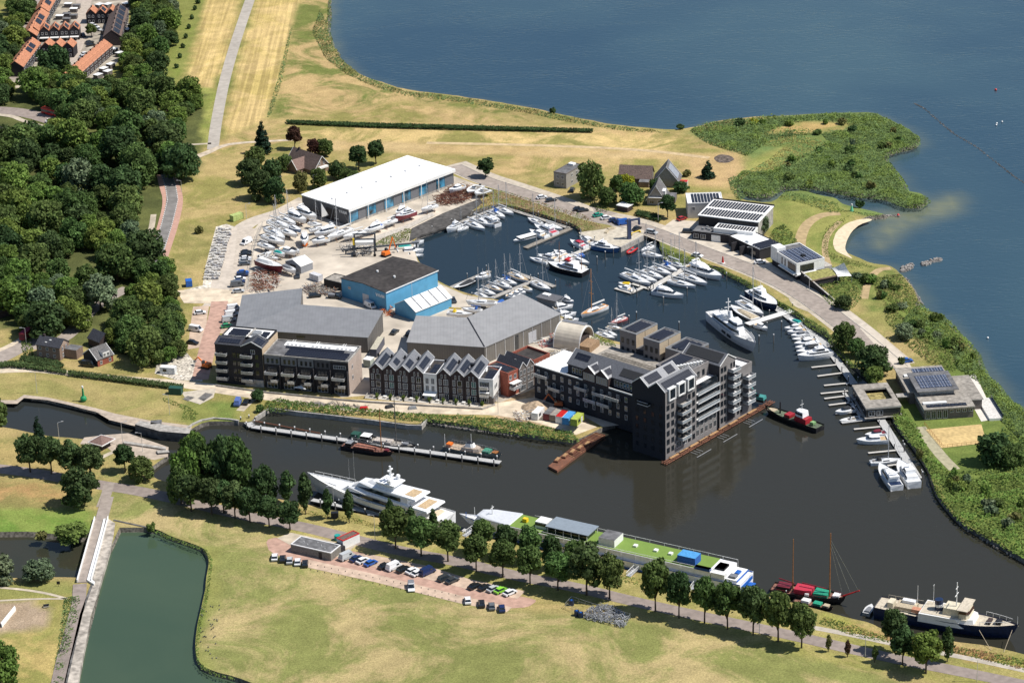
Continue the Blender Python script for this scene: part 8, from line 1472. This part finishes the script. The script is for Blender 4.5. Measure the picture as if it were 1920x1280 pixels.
car(165.5,684,(10,1),'van','black','black van in front of the small house with the white dormer');car(*zz((380,540,4.924),1545,165),(10,5),'van','white','white van under the letters of the blue hall');car(*zz((380,540,4.924),1035,72),(10,-1),'estate','black','black car behind the notch of the bent grey hall');car(*zz((380,540,4.924),1220,82),(10,.5),'pickup','black','black pickup truck before the yard racks');car(558,517,(-1,9),'car','dark','dark car at the corner of the frame tent')
car(850,563,(5,8),'car','dark','dark car behind the blue annex');car(*zz(E2,632,362),(8,-8),'estate','black','black car between the two grey halls');car(*zz(CO,480,565),(8,7),'car','black','black car on the farmhouse drive');car(740,622,(6,-5),'car','dark','dark vehicle behind the long navy container')
CT=(0,0,3.764)
for i,(x,y,c,d)in enumerate([(655,178,'white',(10,2)),(690,208,'silver',(10,2)),(672,190,'white',(10,2)),(600,382,'white',(10,-2)),(590,402,'silver',(10,-2)),(582,424,'black',(10,-2)),(562,462,'red',(10,-2)),(448,412,'black',(10,-2)),(445,438,'dark',(10,-2)),(438,455,'white',(10,-2)),(632,300,'dark',(10,-2)),(640,318,'black',(10,-2)),(588,250,'black',(4,6))]):
 car(*zz(CT,x,y),d,'car',c,f'{CN_.get(c, c)} car, {ORD[i]} of the small cars parked in the terraced estate','cars in the terraced estate')
car(95,227,(10,-1),'car','white','white car passing the red bus',None)
def longveh(name,label,cat,px,py,d,L_,H2,body,top,wm=glass):
 p=G(px,py,LZ+1);q=G(px+d[0],py+d[1],LZ+1)-p;o=thing(name,label,cat,p.x,p.y,LZ+.06,math.atan2(q.y,q.x));MB().box(-L_/2,L_/2,-1.25,1.25,.35,H2,body,top).build('body',o);MB().box(-L_/2-.02,L_/2+.02,-1.27,1.27,1.3,H2-.6,wm).build('window_band',o)
 for x in(-L_/2+2,L_/2-2):
  for s in(-1,1):MB().tube((x,s*1.05,.5),(x,s*1.3,.5),.5,rubber,9).build('wheel',o)
longveh('bus','red roofed bus on the shaded main road in the upper left','bus',95,212,(10,2.5),10,3.1,red,mat('bus_roof',(.6,.08,.05),.5))
o=None;longveh('truck','red truck with white cab leaving the wood on the left road','truck',54,626,(-6,4.5),10,3.2,mat('truck_red',(.20,.015,.03),.6),mat('truck_top',(.24,.02,.05),.7),mat('truck_side',(.12,.02,.03)))
for pr_ in CARP.values():
 for ch in list(pr_.children):bpy.data.objects.remove(ch)
 bpy.data.objects.remove(pr_)
def terrace(A,B,n,depth,He,zr,axis,wall,roofm,desc,group,zA=7.5,solar_on=(),garden=True,crop=CT):
 f=Bld('tmp','x','x',zz(crop,*A),zz(crop,*B),zA);fr_=(f.a,f.u,f.v,f.rz,f.W);bpy.data.objects.remove(f.o);w_=fr_[4]/n
 for i in range(n):
  b=rowframe('terraced_house',f'{ORD[i]} from left {desc}' if n>1 else desc,'house',i*w_,fr_,group=group);b.box('wall',0,w_-.04,0,depth,0,He,wall)
  if axis=='y':b.gable(0,w_-.04,0,depth,He,zr,'y',roofm,wall,.12,name='roof');zf=lambda x,y:zr-abs(x-w_/2)*((zr-He)/(w_/2))+.2
  else:b.gable(0,w_-.04,0,depth,He,zr,'x',roofm,wall,.1,name='roof');zf=lambda x,y:zr-abs(y-depth/2)*((zr-He)/(depth/2))+.2
  if i in solar_on:b.slope_panel(w_*.56,w_*.92,1,depth*.7,zf,solar)if axis=='y' else b.slope_panel(w_*.1,w_*.9,depth*.1,depth*.42,zf,solar)
  b.win('f',[w_*.3,w_*.7],[.6,3.2],1.1,1.4,mull=1)
  if garden:b.box('garden_canopy',.2,w_-.3,-2.2,-.01,1.9,2.15,white)
  else:b.box('chimney',w_*.42,w_*.42+.6,depth*.46,depth*.46+.6,zr-.4,zr+.9,brickdk)
terrace((205,215),(556,200),5,8,5.2,7.6,'y',brickblk,tileorange,'of five gabled black houses with white garden canopies','five gabled black houses',solar_on=(1,2,3,4))
terrace((284,325),(515,325),3,8,5.2,7.6,'y',brickblk,tileorange,'of three gabled black houses beside the estate street','three gabled black houses',garden=False)
terrace((605,90),(815,85),3,8,5.2,7.6,'y',brickblk,tileorange,'of three gabled houses at the top of the estate street','three gabled houses at the top',garden=False,solar_on=(1,))
terrace((520,560),(795,320),10,8.5,4.4,7.4,'x',brickdk,tileorange,'in the long orange roofed terrace nearest the trees','long orange roofed terrace',zA=6,garden=False)
terrace((855,260),(905,70),6,9,4.6,8.0,'x',brickdk,tilebrown,'in the solar covered terrace behind the orange terrace','solar covered terrace',zA=6,garden=False,solar_on=(0,1,2,3,4,5))
terrace((165,480),(290,310),6,8,4.8,7.8,'x',brickblk,tileorange,'in the slanting terrace along the left estate street','slanting left terrace',zA=6,garden=False,solar_on=(3,4))
terrace((260,260),(350,100),5,8,4.8,7.8,'x',brickblk,tileorange,'in the slanting terrace above the five gabled houses','slanting upper terrace',zA=6,garden=False,solar_on=(2,3))
terrace((345,90),(430,-60),5,8,4.8,7.8,'x',brickblk,tileorange,'in the terrace cut by the top edge of the photo','terrace at the top edge',zA=6,garden=False,solar_on=(1,))
for i,(x,y,c)in enumerate([(480,25,'w'),(520,60,'w'),(470,95,'g'),(520,105,'g'),(540,35,'g'),(700,30,'w'),(760,28,'w'),(890,22,'w'),(470,130,'g'),(420,110,'w'),(840,175,'w'),(900,205,'w'),(930,175,'w'),(800,345,'w'),(780,450,'w'),(760,500,'w'),(845,370,'w'),(690,525,'w'),(740,215,'g'),(380,430,'w'),(290,405,'w'),(730,480,'w'),(375,400,'g')]):
 p=G(*zz(CT,x,y),LZ+2);o=thing('garden_shed',f"{'white' if c == 'w' else 'grey'} garden shed, {ORD[i] if i < 20 else ['last right', 'lower right', 'far lower left', 'left'][i-20]} counted through the estate back gardens",'shed',p.x,p.y,LZ,-.1 if x<600 else .95,'garden sheds of the estate');MB().box(-1.8,1.8,-1.4,1.4,0,2,brickgrey).build('wall',o);MB().box(-2,2,-1.6,1.6,2.003,2.15,white if c=='w' else roofbit2).build('roof',o)
T(172,70,7,3.2,'round',lf_mid,'single round green tree in the estate car park',name='broad_tree')
def lamp(px,py,H2,label,d=(-1,0),crop=None,m=None):
 p=G(*(zz(crop,px,py)if crop else(px,py)));o=thing('street_lamp',label,'street lamp',p.x,p.y,LZ,math.atan2(d[1],d[0]),'street lamps');mm=m or alu
 MB().tube((0,0,0),(0,0,H2),.11,mm,6,.07).build('pole',o);MB().tube((0,0,H2-.05),(1.3,0,H2+.25),.06,mm,5).build('arm',o);MB().box(1.2,2.0,-.16,.16,H2+.18,H2+.32,mm).build('lamp_head',o)
for x,y,h_,lb,cr,d in[(330,650,8,'street lamp on the lawn beside the left canal',CQ,(-1,.1)),(1508,842,7.5,'street lamp near the dark green shed',CQ,(-1,.2)),(530,1100,8,'street lamp on the lock island left of the kiosk',CQ,(1,.3)),(1092,1100,8,'street lamp right of the lock kiosk',CQ,(1,.3)),(1268,1170,7,'street lamp near the steel lock gate',CQ,(-1,0)),(235,215,6.5,'street lamp beside the red truck',CQ,(-1,0)),(1740,340,6.5,'street lamp at the lime green container',(0,320,3.764),(1,0)),(1283,150,5,'street lamp beside the cycle road under the last wood tree',(0,320,3.764),(-1,0)),(505,868,6.5,'street lamp before the trees near the red bus',(0,0,3.764),(-1,0)),(1022,680,8,'tall lamp post in front of the gabled lake road house',CN,(1,0)),(1158,900,6,'lamp post behind the sailing yachts at the lake road',CN,(-1,0)),(612,740,9,'lamp post at the car park end below the superyacht',C5,(-1,0)),(280,440,6,'lamp post on the jetty beside the superyacht',C5,(-1,0)),(1268,940,6,'lamp post at the foot of the dark ramp wall',C4,(-1,0)),(778,690,6,'lamp post before the white restaurant',C4,(-1,0)),(1340,1005,6,'lamp post in the dirt yard near the site cabins',E2,(-1,0)),(798,690,6.5,'lamp post behind the white roofed hall',CO,(1,0)),(1390,1030,7,'lamp post between avenue trees right of the cruise ship',(1120,960,4.571),(-1,0)),(522,1070,6,'lamp post on the road near the red sapling',(1500,980,4.267),(-1,0)),(1415,1270,7,'lamp post on the road at the lower right',(1500,980,4.267),(-1,0))]:lamp(x,y,h_,lb,d,cr)
p=G(157,752);o=thing('buoy','green navigation buoy standing on the canal lawn','buoy',p.x,p.y,LZ);b_=MB();b_.sphere((0,0,1.0),1.2,green,12,8);b_.build('float',o);MB().tube((0,0,2),(0,0,5.2),.5,green,6,.25).build('tower',o);MB().tube((0,0,5.2),(0,0,5.9),.35,white,6).build('lantern',o)
p=G(*zz(C4,527,705));o=thing('buoy','small red buoy on the verge of the lake road','buoy',p.x,p.y,LZ);MB().tube((0,0,0),(0,0,.5),.9,white,8).build('base',o);MB().tube((0,0,.5),(0,0,3.0),.5,red,8,.2).build('tower',o)
p=G(1597,396);o=thing('beacon','small green beacon on the dune by the creek','beacon',p.x,p.y,LZ);MB().tube((0,0,0),(0,0,2.4),.8,mat('mint_paint',(.15,.5,.3)),6,.3).build('tower',o);MB().tube((0,0,2.4),(0,0,3.2),.3,white,6).build('lantern',o)
for x,y,lb,m_ in[(1867,170,'tiny red buoy far out on the lake',red),(1869,233,'tiny white buoy on the lake, left of a pair',white),(1879,230,'tiny white buoy on the lake, right of a pair',white),(1868,236,'tiny white buoy just below another on the lake',white),(1852,635,'tiny white buoy off the reed belt',white),(1684,405,'tiny red mark at the end of the beach groyne',red)]:
 p=G(x,y,0);tag(MB().sphere((p.x,p.y,.4),.6 if m_ is red else .4,m_,8,6).build('buoy'),lb,'buoy')
def rocks(label,crop,a,b_,w_,n,seed,r=(.5,1.1),z=0,m=None):
 A=G(*zz(crop,*a),z);B=G(*zz(crop,*b_),z);rr=random.Random(seed);mb=MB();d=B-A;nn=Vector((-d.y,d.x)).normalized()
 for k in range(n):
  t=rr.random();p=A+d*t+nn*rr.uniform(-w_,w_)*math.sin(math.pi*(.15+.7*t));s_=rr.uniform(*r);q=[(p.x+s_*math.cos(a2)*rr.uniform(.7,1.2),p.y+s_*math.sin(a2)*rr.uniform(.7,1.2))for a2 in[i*1.047 for i in range(6)]];mb.prism(q,z-.4,z+s_*rr.uniform(.5,1.0),m or concrete,None,s_*.35)
 tag(mb.build('rocks'),label,'rocks',kind='stuff')
CL=(1300,180,3.048);rk=mat('grey_rock',(.28,.26,.24),.9,.35,1.5,bump=.3)
rocks('small detached breakwater of grey rocks in the lake',CL,(1305,968),(1410,935),1.4,60,1,m=rk);rocks('heap of grey rocks at the tip of the shrub point',CL,(1195,1005),(1245,965),1.6,60,2,m=rk);rocks('low stone groyne beside the beach',CL,(1085,682),(1185,690),.8,40,3,(.3,.6),m=rk);rocks('pale stones along the shrub point shore',CL,(1215,1040),(1310,1190),.6,60,4,(.25,.5),m=rk)
rocks('stones along the canal bank below the bushes',(420,720,3.4286),(1340,258),(1920,340),.6,160,5,(.25,.5),0,rk);rocks('stones along the far bank of the harbour mouth',(1500,980,4.267),(1300,30),(1750,290),.8,70,6,(.3,.7),0,rk)
pts=[(1716,195),(1735,205),(1765,232),(1790,252),(1830,275),(1875,310),(1900,330),(1935,352)];mb=MB();rr=random.Random(9)
for a,b_ in zip(pts,pts[1:]):
 A,B=G(*a,0),G(*b_,0)
 for k in range(90):t=rr.random();p=A.lerp(B,t)+Vector((rr.gauss(0,.25),rr.gauss(0,.6)));mb.box(p.x-.2,p.x+.2,p.y-.12,p.y+.12,-.2,.08,concdk if rr.random()<.97 else concrete)
tag(mb.build('drift_line'),'thin dark line of old stakes and driftwood crossing the lake','driftwood',kind='stuff')
def girder(mb,p,q,r,m):mb.tube(p,q,r,m,4)
p=G(*zz(CY,1400,600));q=G(*zz(CY,1590,595));d=q-p;o=thing('boat_hoist','dark steel boat hoist frame on wheels before the bushes','boat hoist',p.x,p.y,LZ,math.atan2(d.y,d.x));L_=d.length;dkst=mat('dark_steel',(.06,.07,.085),.5,.15)
for x in(0,L_):
 for y_ in(0,6):MB().box(x-.3,x+.3,y_-.3,y_+.3,.9,7.2,dkst).build('leg',o);MB().tube((x,y_-.3,.6),(x,y_+.3,.6),.6,rubber,10).build('wheel',o)
for y_ in(0,6):MB().box(-.3,L_+.3,y_-.25,y_+.25,7.2,7.7,dkst).build('beam',o);
MB().box(-.25,.25,.31,5.69,1.2,1.7,dkst).build('beam',o);MB().box(-.35,.35,-.35,.35,5.2,7.9,yellow).build('control_box',o);MB().box(.5,L_-.5,2,4.5,4.2,5.4,white).build('hung_boat',o)
o=thing('hoist_track','long dark steel girder track from the hoist over the small dock','girder',*G(*zz(CY,1300,580)),LZ,math.atan2((G(*zz(CM,225,610))-G(*zz(CY,1300,580))).y,(G(*zz(CM,225,610))-G(*zz(CY,1300,580))).x));L_=(G(*zz(CM,225,610))-G(*zz(CY,1300,580))).length
MB().box(0,L_,-.35,.35,1.8,2.3,dkst).build('girder',o);MB().box(-3,6,-.15,.15,2.301,2.5,dkst).build('rail',o)
for x in(1,L_*.35,L_*.7,L_-1):MB().box(x-.3,x+.3,-.3,.3,-1.5,1.8,dkst).build('leg',o)
p=G(*zz(CN,785,820));o=thing('jib_crane','tall navy column crane with a jib on the crane quay','crane',p.x,p.y,LZ,.3);MB().box(-.7,.7,-.7,.7,0,8.5,mat('crane_navy',(.05,.07,.14),.5,.1)).build('column',o);MB().box(.71,4.6,-.3,.3,7.6,8.3,MATS['crane_navy']).build('jib',o);MB().box(3.9,4.6,-.5,.5,5.6,7.59,MATS['crane_navy']).build('hoist_block',o)
tag(MB().box(0,0.01,0,.01,0,.01,yellow).build('x'),'x')if 0 else None
for i,(x,y,lb)in enumerate([(640,740,'pale upturned dinghy lying on the crane quay'),(600,765,'second pale dinghy on the crane quay, left of the other')]):p=G(*zz(CN,x,y));clone2=thing('dinghy',lb,'dinghy',p.x,p.y,LZ+.1,.5+i*.8);MB().prism([(-2,-.6),(1,-.7),(2.2,0),(1,.7),(-2,.6)],0,.6,tancov,None,.3).build('hull',clone2)
p=G(*zz(CN,835,780));o=thing('barrier','yellow barrier frame on the crane quay','barrier',p.x,p.y,LZ,.7);MB().box(-2.5,2.5,-.1,.1,.8,1.1,yellow).build('bar',o);MB().box(-2.5,-2.3,-.6,.6,0,.79,yellow).build('foot',o);MB().box(2.3,2.5,-.6,.6,0,.79,yellow).build('foot',o)
def digger(px,py,c,label,crop,rz,up=1):
 p=G(*zz(crop,px,py));o=thing('excavator',label,'excavator',p.x,p.y,LZ,rz)
 for s in(-1,1):MB().box(-1.8,1.8,s*1.0-.3,s*1.0+.3,0,.8,rubber,tx=.3).build('track',o)
 MB().box(-1.7,1.3,-1.2,1.2,.82,2.0,c,tx=.15).build('body',o);MB().box(.2,1.3,.2,1.15,2.01,3.0,glass,tx=.15).build('cab',o);MB().tube((1.2,-.2,1.6),(3.6,-.2,4.4*up),.28,c,5).build('boom',o);MB().tube((3.6,-.2,4.4*up),(5.2,-.2,2.0),.22,c,5).build('arm',o);MB().box(4.8,5.6,-.7,.3,1.2,2.0,steel).build('bucket',o)
tealx=mat('teal_machine',(.06,.26,.24),.5,.1);digger(1730,742,tealx,'teal excavator standing at the far end of the steel platform',CG,2.6);digger(262,782,mat('worn_orange',(.45,.12,.04),.7),'red and orange excavator behind the coloured containers',CG,2.9)
digger(1695,590,orange,'orange crane machine with raised boom beside the dark roof of the blue hall',CY,.8,1.6);digger(1835,425,orange,'orange digger at the foot of the brick road',CQ,2.6,.8)
p=G(*zz(CY,950,500));o=thing('forklift','small orange forklift in the middle of the boatyard','forklift',p.x,p.y,LZ,1.2);MB().box(-1.1,.8,-.7,.7,.3,1.4,orange).build('body',o);MB().box(.81,1.0,-.6,.6,.2,3,black).build('fork_mast',o);MB().box(-.6,.5,-.6,.6,1.41,2.3,glass).build('cab',o)
mtl=[mat('white_stone_stack',(.62,.60,.56),.85,.2,2),mat('grey_stone_stack',(.34,.34,.35),.85,.2,2)]
rr=random.Random(12);n_=0
for r_ in range(19):
 t=r_/18;A=zz((0,320,3.764),1565-t*95,420+t*345);
 for c in range(3):
  X=A[0]-3+c*8.5+rr.uniform(-1,1);Y=A[1]+rr.uniform(-1,1);p=G(X,Y);o=thing('stone_pallet',f"{'grey' if (r_*3+c) % 4 == 0 else 'white'} kerb stone pallet, {['left', 'middle', 'right'][c]} column, {ORD[r_]} from the top beside the pale road",'pallet',p.x,p.y,LZ,rr.uniform(-.15,.15)+.1,'pallets of kerb stones');w2=rr.uniform(.9,1.5);MB().box(-w2,w2,-.6,.6,0,.15,wood).build('pallet',o);mb=MB();k2=rr.choice([2,3,4])
  for q in range(k2):mb.box(-w2+2*w2*q/k2+.04,-w2+2*w2*(q+1)/k2-.04,-.5,.5,.15,rr.uniform(.6,1.2),mtl[0]if(r_*3+c)%4 else mtl[1])
  mb.build('stones',o)
def rackpile(label,crop,poly,n,seed,m,h=1.8,ln=(2,5),kind='stuff',name='scrap_pile'):
 P=[G(*zz(crop,x,y))for x,y in poly];xs=[p.x for p in P];ys=[p.y for p in P];rr=random.Random(seed);mb=MB();k=0
 while k<n:
  x,y=rr.uniform(min(xs),max(xs)),rr.uniform(min(ys),max(ys))
  if not inpoly(np.array([x]),np.array([y]),P)[0]:continue
  k+=1;a=rr.choice([0.35,1.92])+rr.uniform(-.25,.25)if rr.random()<.7 else rr.uniform(0,3.14);l_=rr.uniform(*ln)/2;z=LZ+rr.uniform(.1,h);mb.tube((x-l_*math.cos(a),y-l_*math.sin(a),z),(x+l_*math.cos(a),y+l_*math.sin(a),z+rr.uniform(-.4,.4)),rr.uniform(.06,.14),rr.choice(m),4)
  if rr.random()<.3:mb.tube((x,y,LZ),(x,y,z),.08,m[0],4)
 tag(mb.build(name),label,'scrap',kind=kind)
rackpile('red brown steel cradles and racks stacked at the lower left of the boatyard',CY,[(480,740),(700,730),(720,860),(620,925),(435,925)],230,1,[rust,rust,MATS['white_stone_stack'],mat('brick_red_steel',(.38,.17,.12),.8)]);rackpile('steel and timber beams stacked behind the notch of the bent grey hall',CY,[(930,870),(1060,860),(1260,930),(1260,975),(940,940)],130,2,[steel,rust,wood],1.6)
rackpile('rust coloured heap of steel cradles at the upper end of the slope',CM,[(350,170),(560,60),(700,60),(720,150),(640,200),(480,230),(380,210)],330,3,[rust,rust,mat('dark_rust',(.12,.04,.03),.9)],2.2);rackpile('orange steel gear heap beside the blue annex',CY,[(1640,1060),(1730,1060),(1790,1120),(1740,1170),(1650,1110)],50,4,[orange,rust],1.5,(1,3))
rackpile('grey machinery heap under the boat hoist',CY,[(1250,510),(1380,490),(1560,520),(1570,590),(1400,600),(1330,560)],120,5,[dkst,steel,MATS['white_stone_stack']],2.2,(1,3));rackpile('red and white trailer frames beside the arched hut',E2,[(1640,440),(1800,370),(1830,420),(1760,470),(1700,480)],60,6,[red,white,steel],1.2,(2,4));rackpile('building material scattered behind the red brick block',CG,[(180,380),(330,370),(380,400),(230,440),(190,440)],70,7,[white,steel,tancov],.8,(1,3))
rackpile('scaffold tubes and trailers in the dirt yard by the site cabins',E2,[(1460,1000),(1620,990),(1610,1070),(1500,1080)],40,8,[rust,steel,white],1.4,(1,3));rackpile('timber and stone materials lined on the sandy quay road',CE,[(620,1010),(830,1050),(1200,1070),(1480,1090),(1500,1115),(1180,1095),(800,1070)],90,9,[wood,steel,tancov,brickdk],.5,(2,5))
for i,(x,y,m_,lb)in enumerate([(265,968,red,'red sheeted pile on the sandy quay road'),(655,965,steel,'small grey box on the sandy quay road'),(470,955,blackcov,'dark crate at the jetty head on the sandy quay road')]):p=G(*zz(E2,x,y));o=thing('material_pile',lb,'pile',p.x,p.y,LZ,.2*i);MB().box(-1.6,1.6,-.8,.8,0,.9,m_,tx=.4,ty=.2).build('load',o);MB().box(-1.7,1.7,-.9,.9,-.02,.0,wood).build('pallet',o)
p=G(*zz(CG,95,790));mb=MB();rr=random.Random(4);rings=[]
for k in range(5):r_=5.5*(1-k/5)**1.1+.2;rings.append([(p.x+r_*math.cos(a*.5236)*rr.uniform(.85,1.1),p.y+r_*.9*math.sin(a*.5236)*rr.uniform(.85,1.1),LZ-.05+k*.55)for a in range(12)])
mb.loft(rings,mat('sand_heap',(.42,.32,.22),.95,.25,1.2,bump=.4),False);tag(mb.build('sand_heap',smooth=True),'heap of brown sand in front of the dark apartment complex','sand heap')
for i in range(9):
 x=330+i*105;p=G(*zz(E2,x,870+i*8));o=thing('garden_terrace',f'{ORD[i]} small paved front garden with table along the dark terrace, from left','garden',p.x,p.y,LZ,frm[3],'front gardens of the terrace');MB().box(-2.0,2.0,-1.8,1.4,.02,.12,mat('pale_tiles',(.5,.47,.42),.9,.1)if i%3 else deckwood).build('paving',o);MB().box(-.6,.6,-.5,.5,.7,.8,white if i%2 else wood).build('table',o);MB().box(-2.1,-1.95,-1.9,1.4,.1,.9,concrete).build('garden_wall',o)
 tree((p.x+1.9,p.y-.9),2.2,.8,'bush',lf_shrub,f'{ORD[i]} small planted bush in the terrace front gardens from left','bushes in the terrace gardens','bush','bush')
runwall('garden_wall','low wall along the front gardens of the terrace and apartment blocks','wall',[(405,724),(500,737),(652,752),(690,755),(800,762),(905,768),(928,760)],LZ,LZ+.7,.3,concrete)
def fence(label,px,H2=1.2,step=2.5,m=None,z=LZ):
 P=[G(x,y,z)for x,y in px];c=P[0];o=thing('fence',label,'fence',c.x,c.y,z);rb=MB();
 for a,b_ in zip(P,P[1:]):
  L_=(b_-a).length;n=max(1,int(L_/step))
  rb.tube((a.x-c.x,a.y-c.y,H2),(b_.x-c.x,b_.y-c.y,H2),.05,m or steel,4);rb.tube((a.x-c.x,a.y-c.y,H2*.5),(b_.x-c.x,b_.y-c.y,H2*.5),.035,m or steel,4)
  for k in range(n):q=a.lerp(b_,k/n)-c;MB().tube((q.x,q.y,0),(q.x,q.y,H2),.06,m or steel,4).build('post',o)
 rb.build('rails',o)
fence('brown wooden fence round the sand garden',[(1733,797),(1768,840),(1838,832)],1.2,1.6,varnish);fence('mesh fence between the pale road and the boatyard',[(493,425),(482,450),(475,480),(468,515),(464,548)],2.2,3,steel)
fence('metal fence along the ramp of the arched hut',[(1020,678),(1060,672),(1085,668)],1.1,2);fence('white topped timber guard rail along the left canal wall',[(60,752),(90,755),(127,763),(160,772),(198,782)],1.0,4.0,mat('grey_timber',(.3,.28,.25)),.6)
cp=[(1060,1140),(1072,1127),(1110,1140),(1182,1160),(1170,1178),(1098,1158)];fence('wire fence round the compound of grey gear on the lawn',cp+[cp[0]],1.8,2.2,steel);P0=(820,930,4.571)
rackpile('dense pile of grey bicycle racks and gear inside the lawn compound',P0,[(1270,1000),(1370,940),(1500,950),(1640,1040),(1600,1130),(1260,1050)],520,21,[steel,alu,greycov],1.0,(.8,2));
for i,(x,y)in enumerate([(1150,930),(1195,1020),(1230,1035)]):p=G(*zz(P0,x,y));o=thing('water_tank',['blue tank upright at the left of the lawn compound','blue tank at the front of the lawn compound','second blue tank at the front of the lawn compound'][i],'tank',p.x,p.y,LZ);MB().tube((0,0,0),(0,0,1.6),.8,navy,10).build('tank',o);MB().tube((0,0,1.6),(0,0,1.75),.3,blue,8).build('lid',o)
for i,(a,b_)in enumerate([((100,930),(1260,1180)),]):
 mb=MB()
 for k in range(22):
  t=k/21
  for off in(0,45):
   X,Y=zz(C5,100+1160*t-3,930+(250 if 1 else 0)*t+off-5);p=G(X,Y);mb.box(p.x-.12,p.x+.12,p.y-.35,p.y+.35,LZ+.075,LZ+.08,black)
 struct(mb.build('road_marking'))
mb=MB()
for k in range(26):
 for side,c in(((313+1,330),0),((0,0),1)):pass
pl=[G(x,y)for x,y in[(312,326),(320,350),(324,375),(313,420),(298,468),(282,510)]]
for a,b_ in zip(pl,pl[1:]):
 n=int((b_-a).length/2.4);d=(b_-a).normalized();nn=Vector((-d.y,d.x))
 for k in range(n):
  for sg in(-2.2,2.2):p=a.lerp(b_,k/n)+nn*sg;mb.face([(p.x-d.x*.6-nn.x*.12,p.y-d.y*.6-nn.y*.12,LZ+.075),(p.x+d.x*.6-nn.x*.12,p.y+d.y*.6-nn.y*.12,LZ+.075),(p.x+d.x*.6+nn.x*.12,p.y+d.y*.6+nn.y*.12,LZ+.075),(p.x-d.x*.6+nn.x*.12,p.y-d.y*.6+nn.y*.12,LZ+.075)],whiteline)
struct(mb.build('road_marking'))
p=G(87,1137);o=thing('picnic_bench','dark picnic bench on bare ground beside the dry grass','bench',p.x,p.y,LZ,.2);MB().box(-.9,.9,-.4,.4,.7,.78,black).build('table_top',o);MB().box(-.9,.9,-.9,-.6,.4,.46,concrete).build('seat',o);MB().box(-.9,.9,.6,.9,.4,.46,concrete).build('seat',o);MB().box(-.7,.7,-.1,.1,0,.7,black).build('leg',o)
wallblock('low_wall','slanting white low wall on the bare ground at the left','wall',[(2,1172),(28,1140),(30,1144),(4,1176)],LZ-.1,LZ+1.0,white,None,LZ)
p=G(110,1099);o=thing('notice_board','small dark board on the path by the moat','sign',p.x,p.y,LZ);MB().box(-.5,.5,-.05,.05,.8,1.8,black).build('board',o);MB().box(-.05,.05,-.04,.04,0,.79,black).build('post',o)
for i,(x,y)in enumerate([(628,971),(633,1012)]):p=G(x,y);o=thing('trailer',['black trailer on the verge below the superyacht','round teal tank behind the long low building'][i],['trailer','tank'][i],p.x,p.y,LZ);(MB().box(-1.2,1.2,-.8,.8,.5,2.2,black)if i==0 else MB().tube((0,0,.2),(0,0,1.8),1.0,teal,10)).build('box' if i==0 else 'tank',o);MB().tube((0,-.9,.4),(0,.9,.4),.4,rubber,8).build('wheel',o)
for i,(x,y)in enumerate([(1024,565)]):
 p=G(1004,568,1);o=thing('houseboat','grey roofed pontoon house behind the light grey hall','houseboat',p.x,p.y,0,-.62);MB().box(0,9,0,6,-.3,.8,concrete).build('pontoon',o);MB().box(.5,8.5,.5,5.5,.803,3.2,steel).build('wall',o);MB().box(0,9,0,6,3.203,3.5,mat('houseboat_roof',(.12,.12,.13),.6)).build('roof',o);MB().box(1,4,3,5,3.51,3.9,white).build('roof_frame',o)
p=G(768,625);
mb=MB();rr=random.Random(7)
for k in range(34):q=G(rr.uniform(375,412),rr.uniform(1130,1240));mb.sphere((q.x,q.y,LZ+.25),.22,concdk,5,4)
tag(mb.build('birds'),'flock of small dark geese grazing on the lawn beside the green pond','birds',kind='stuff')
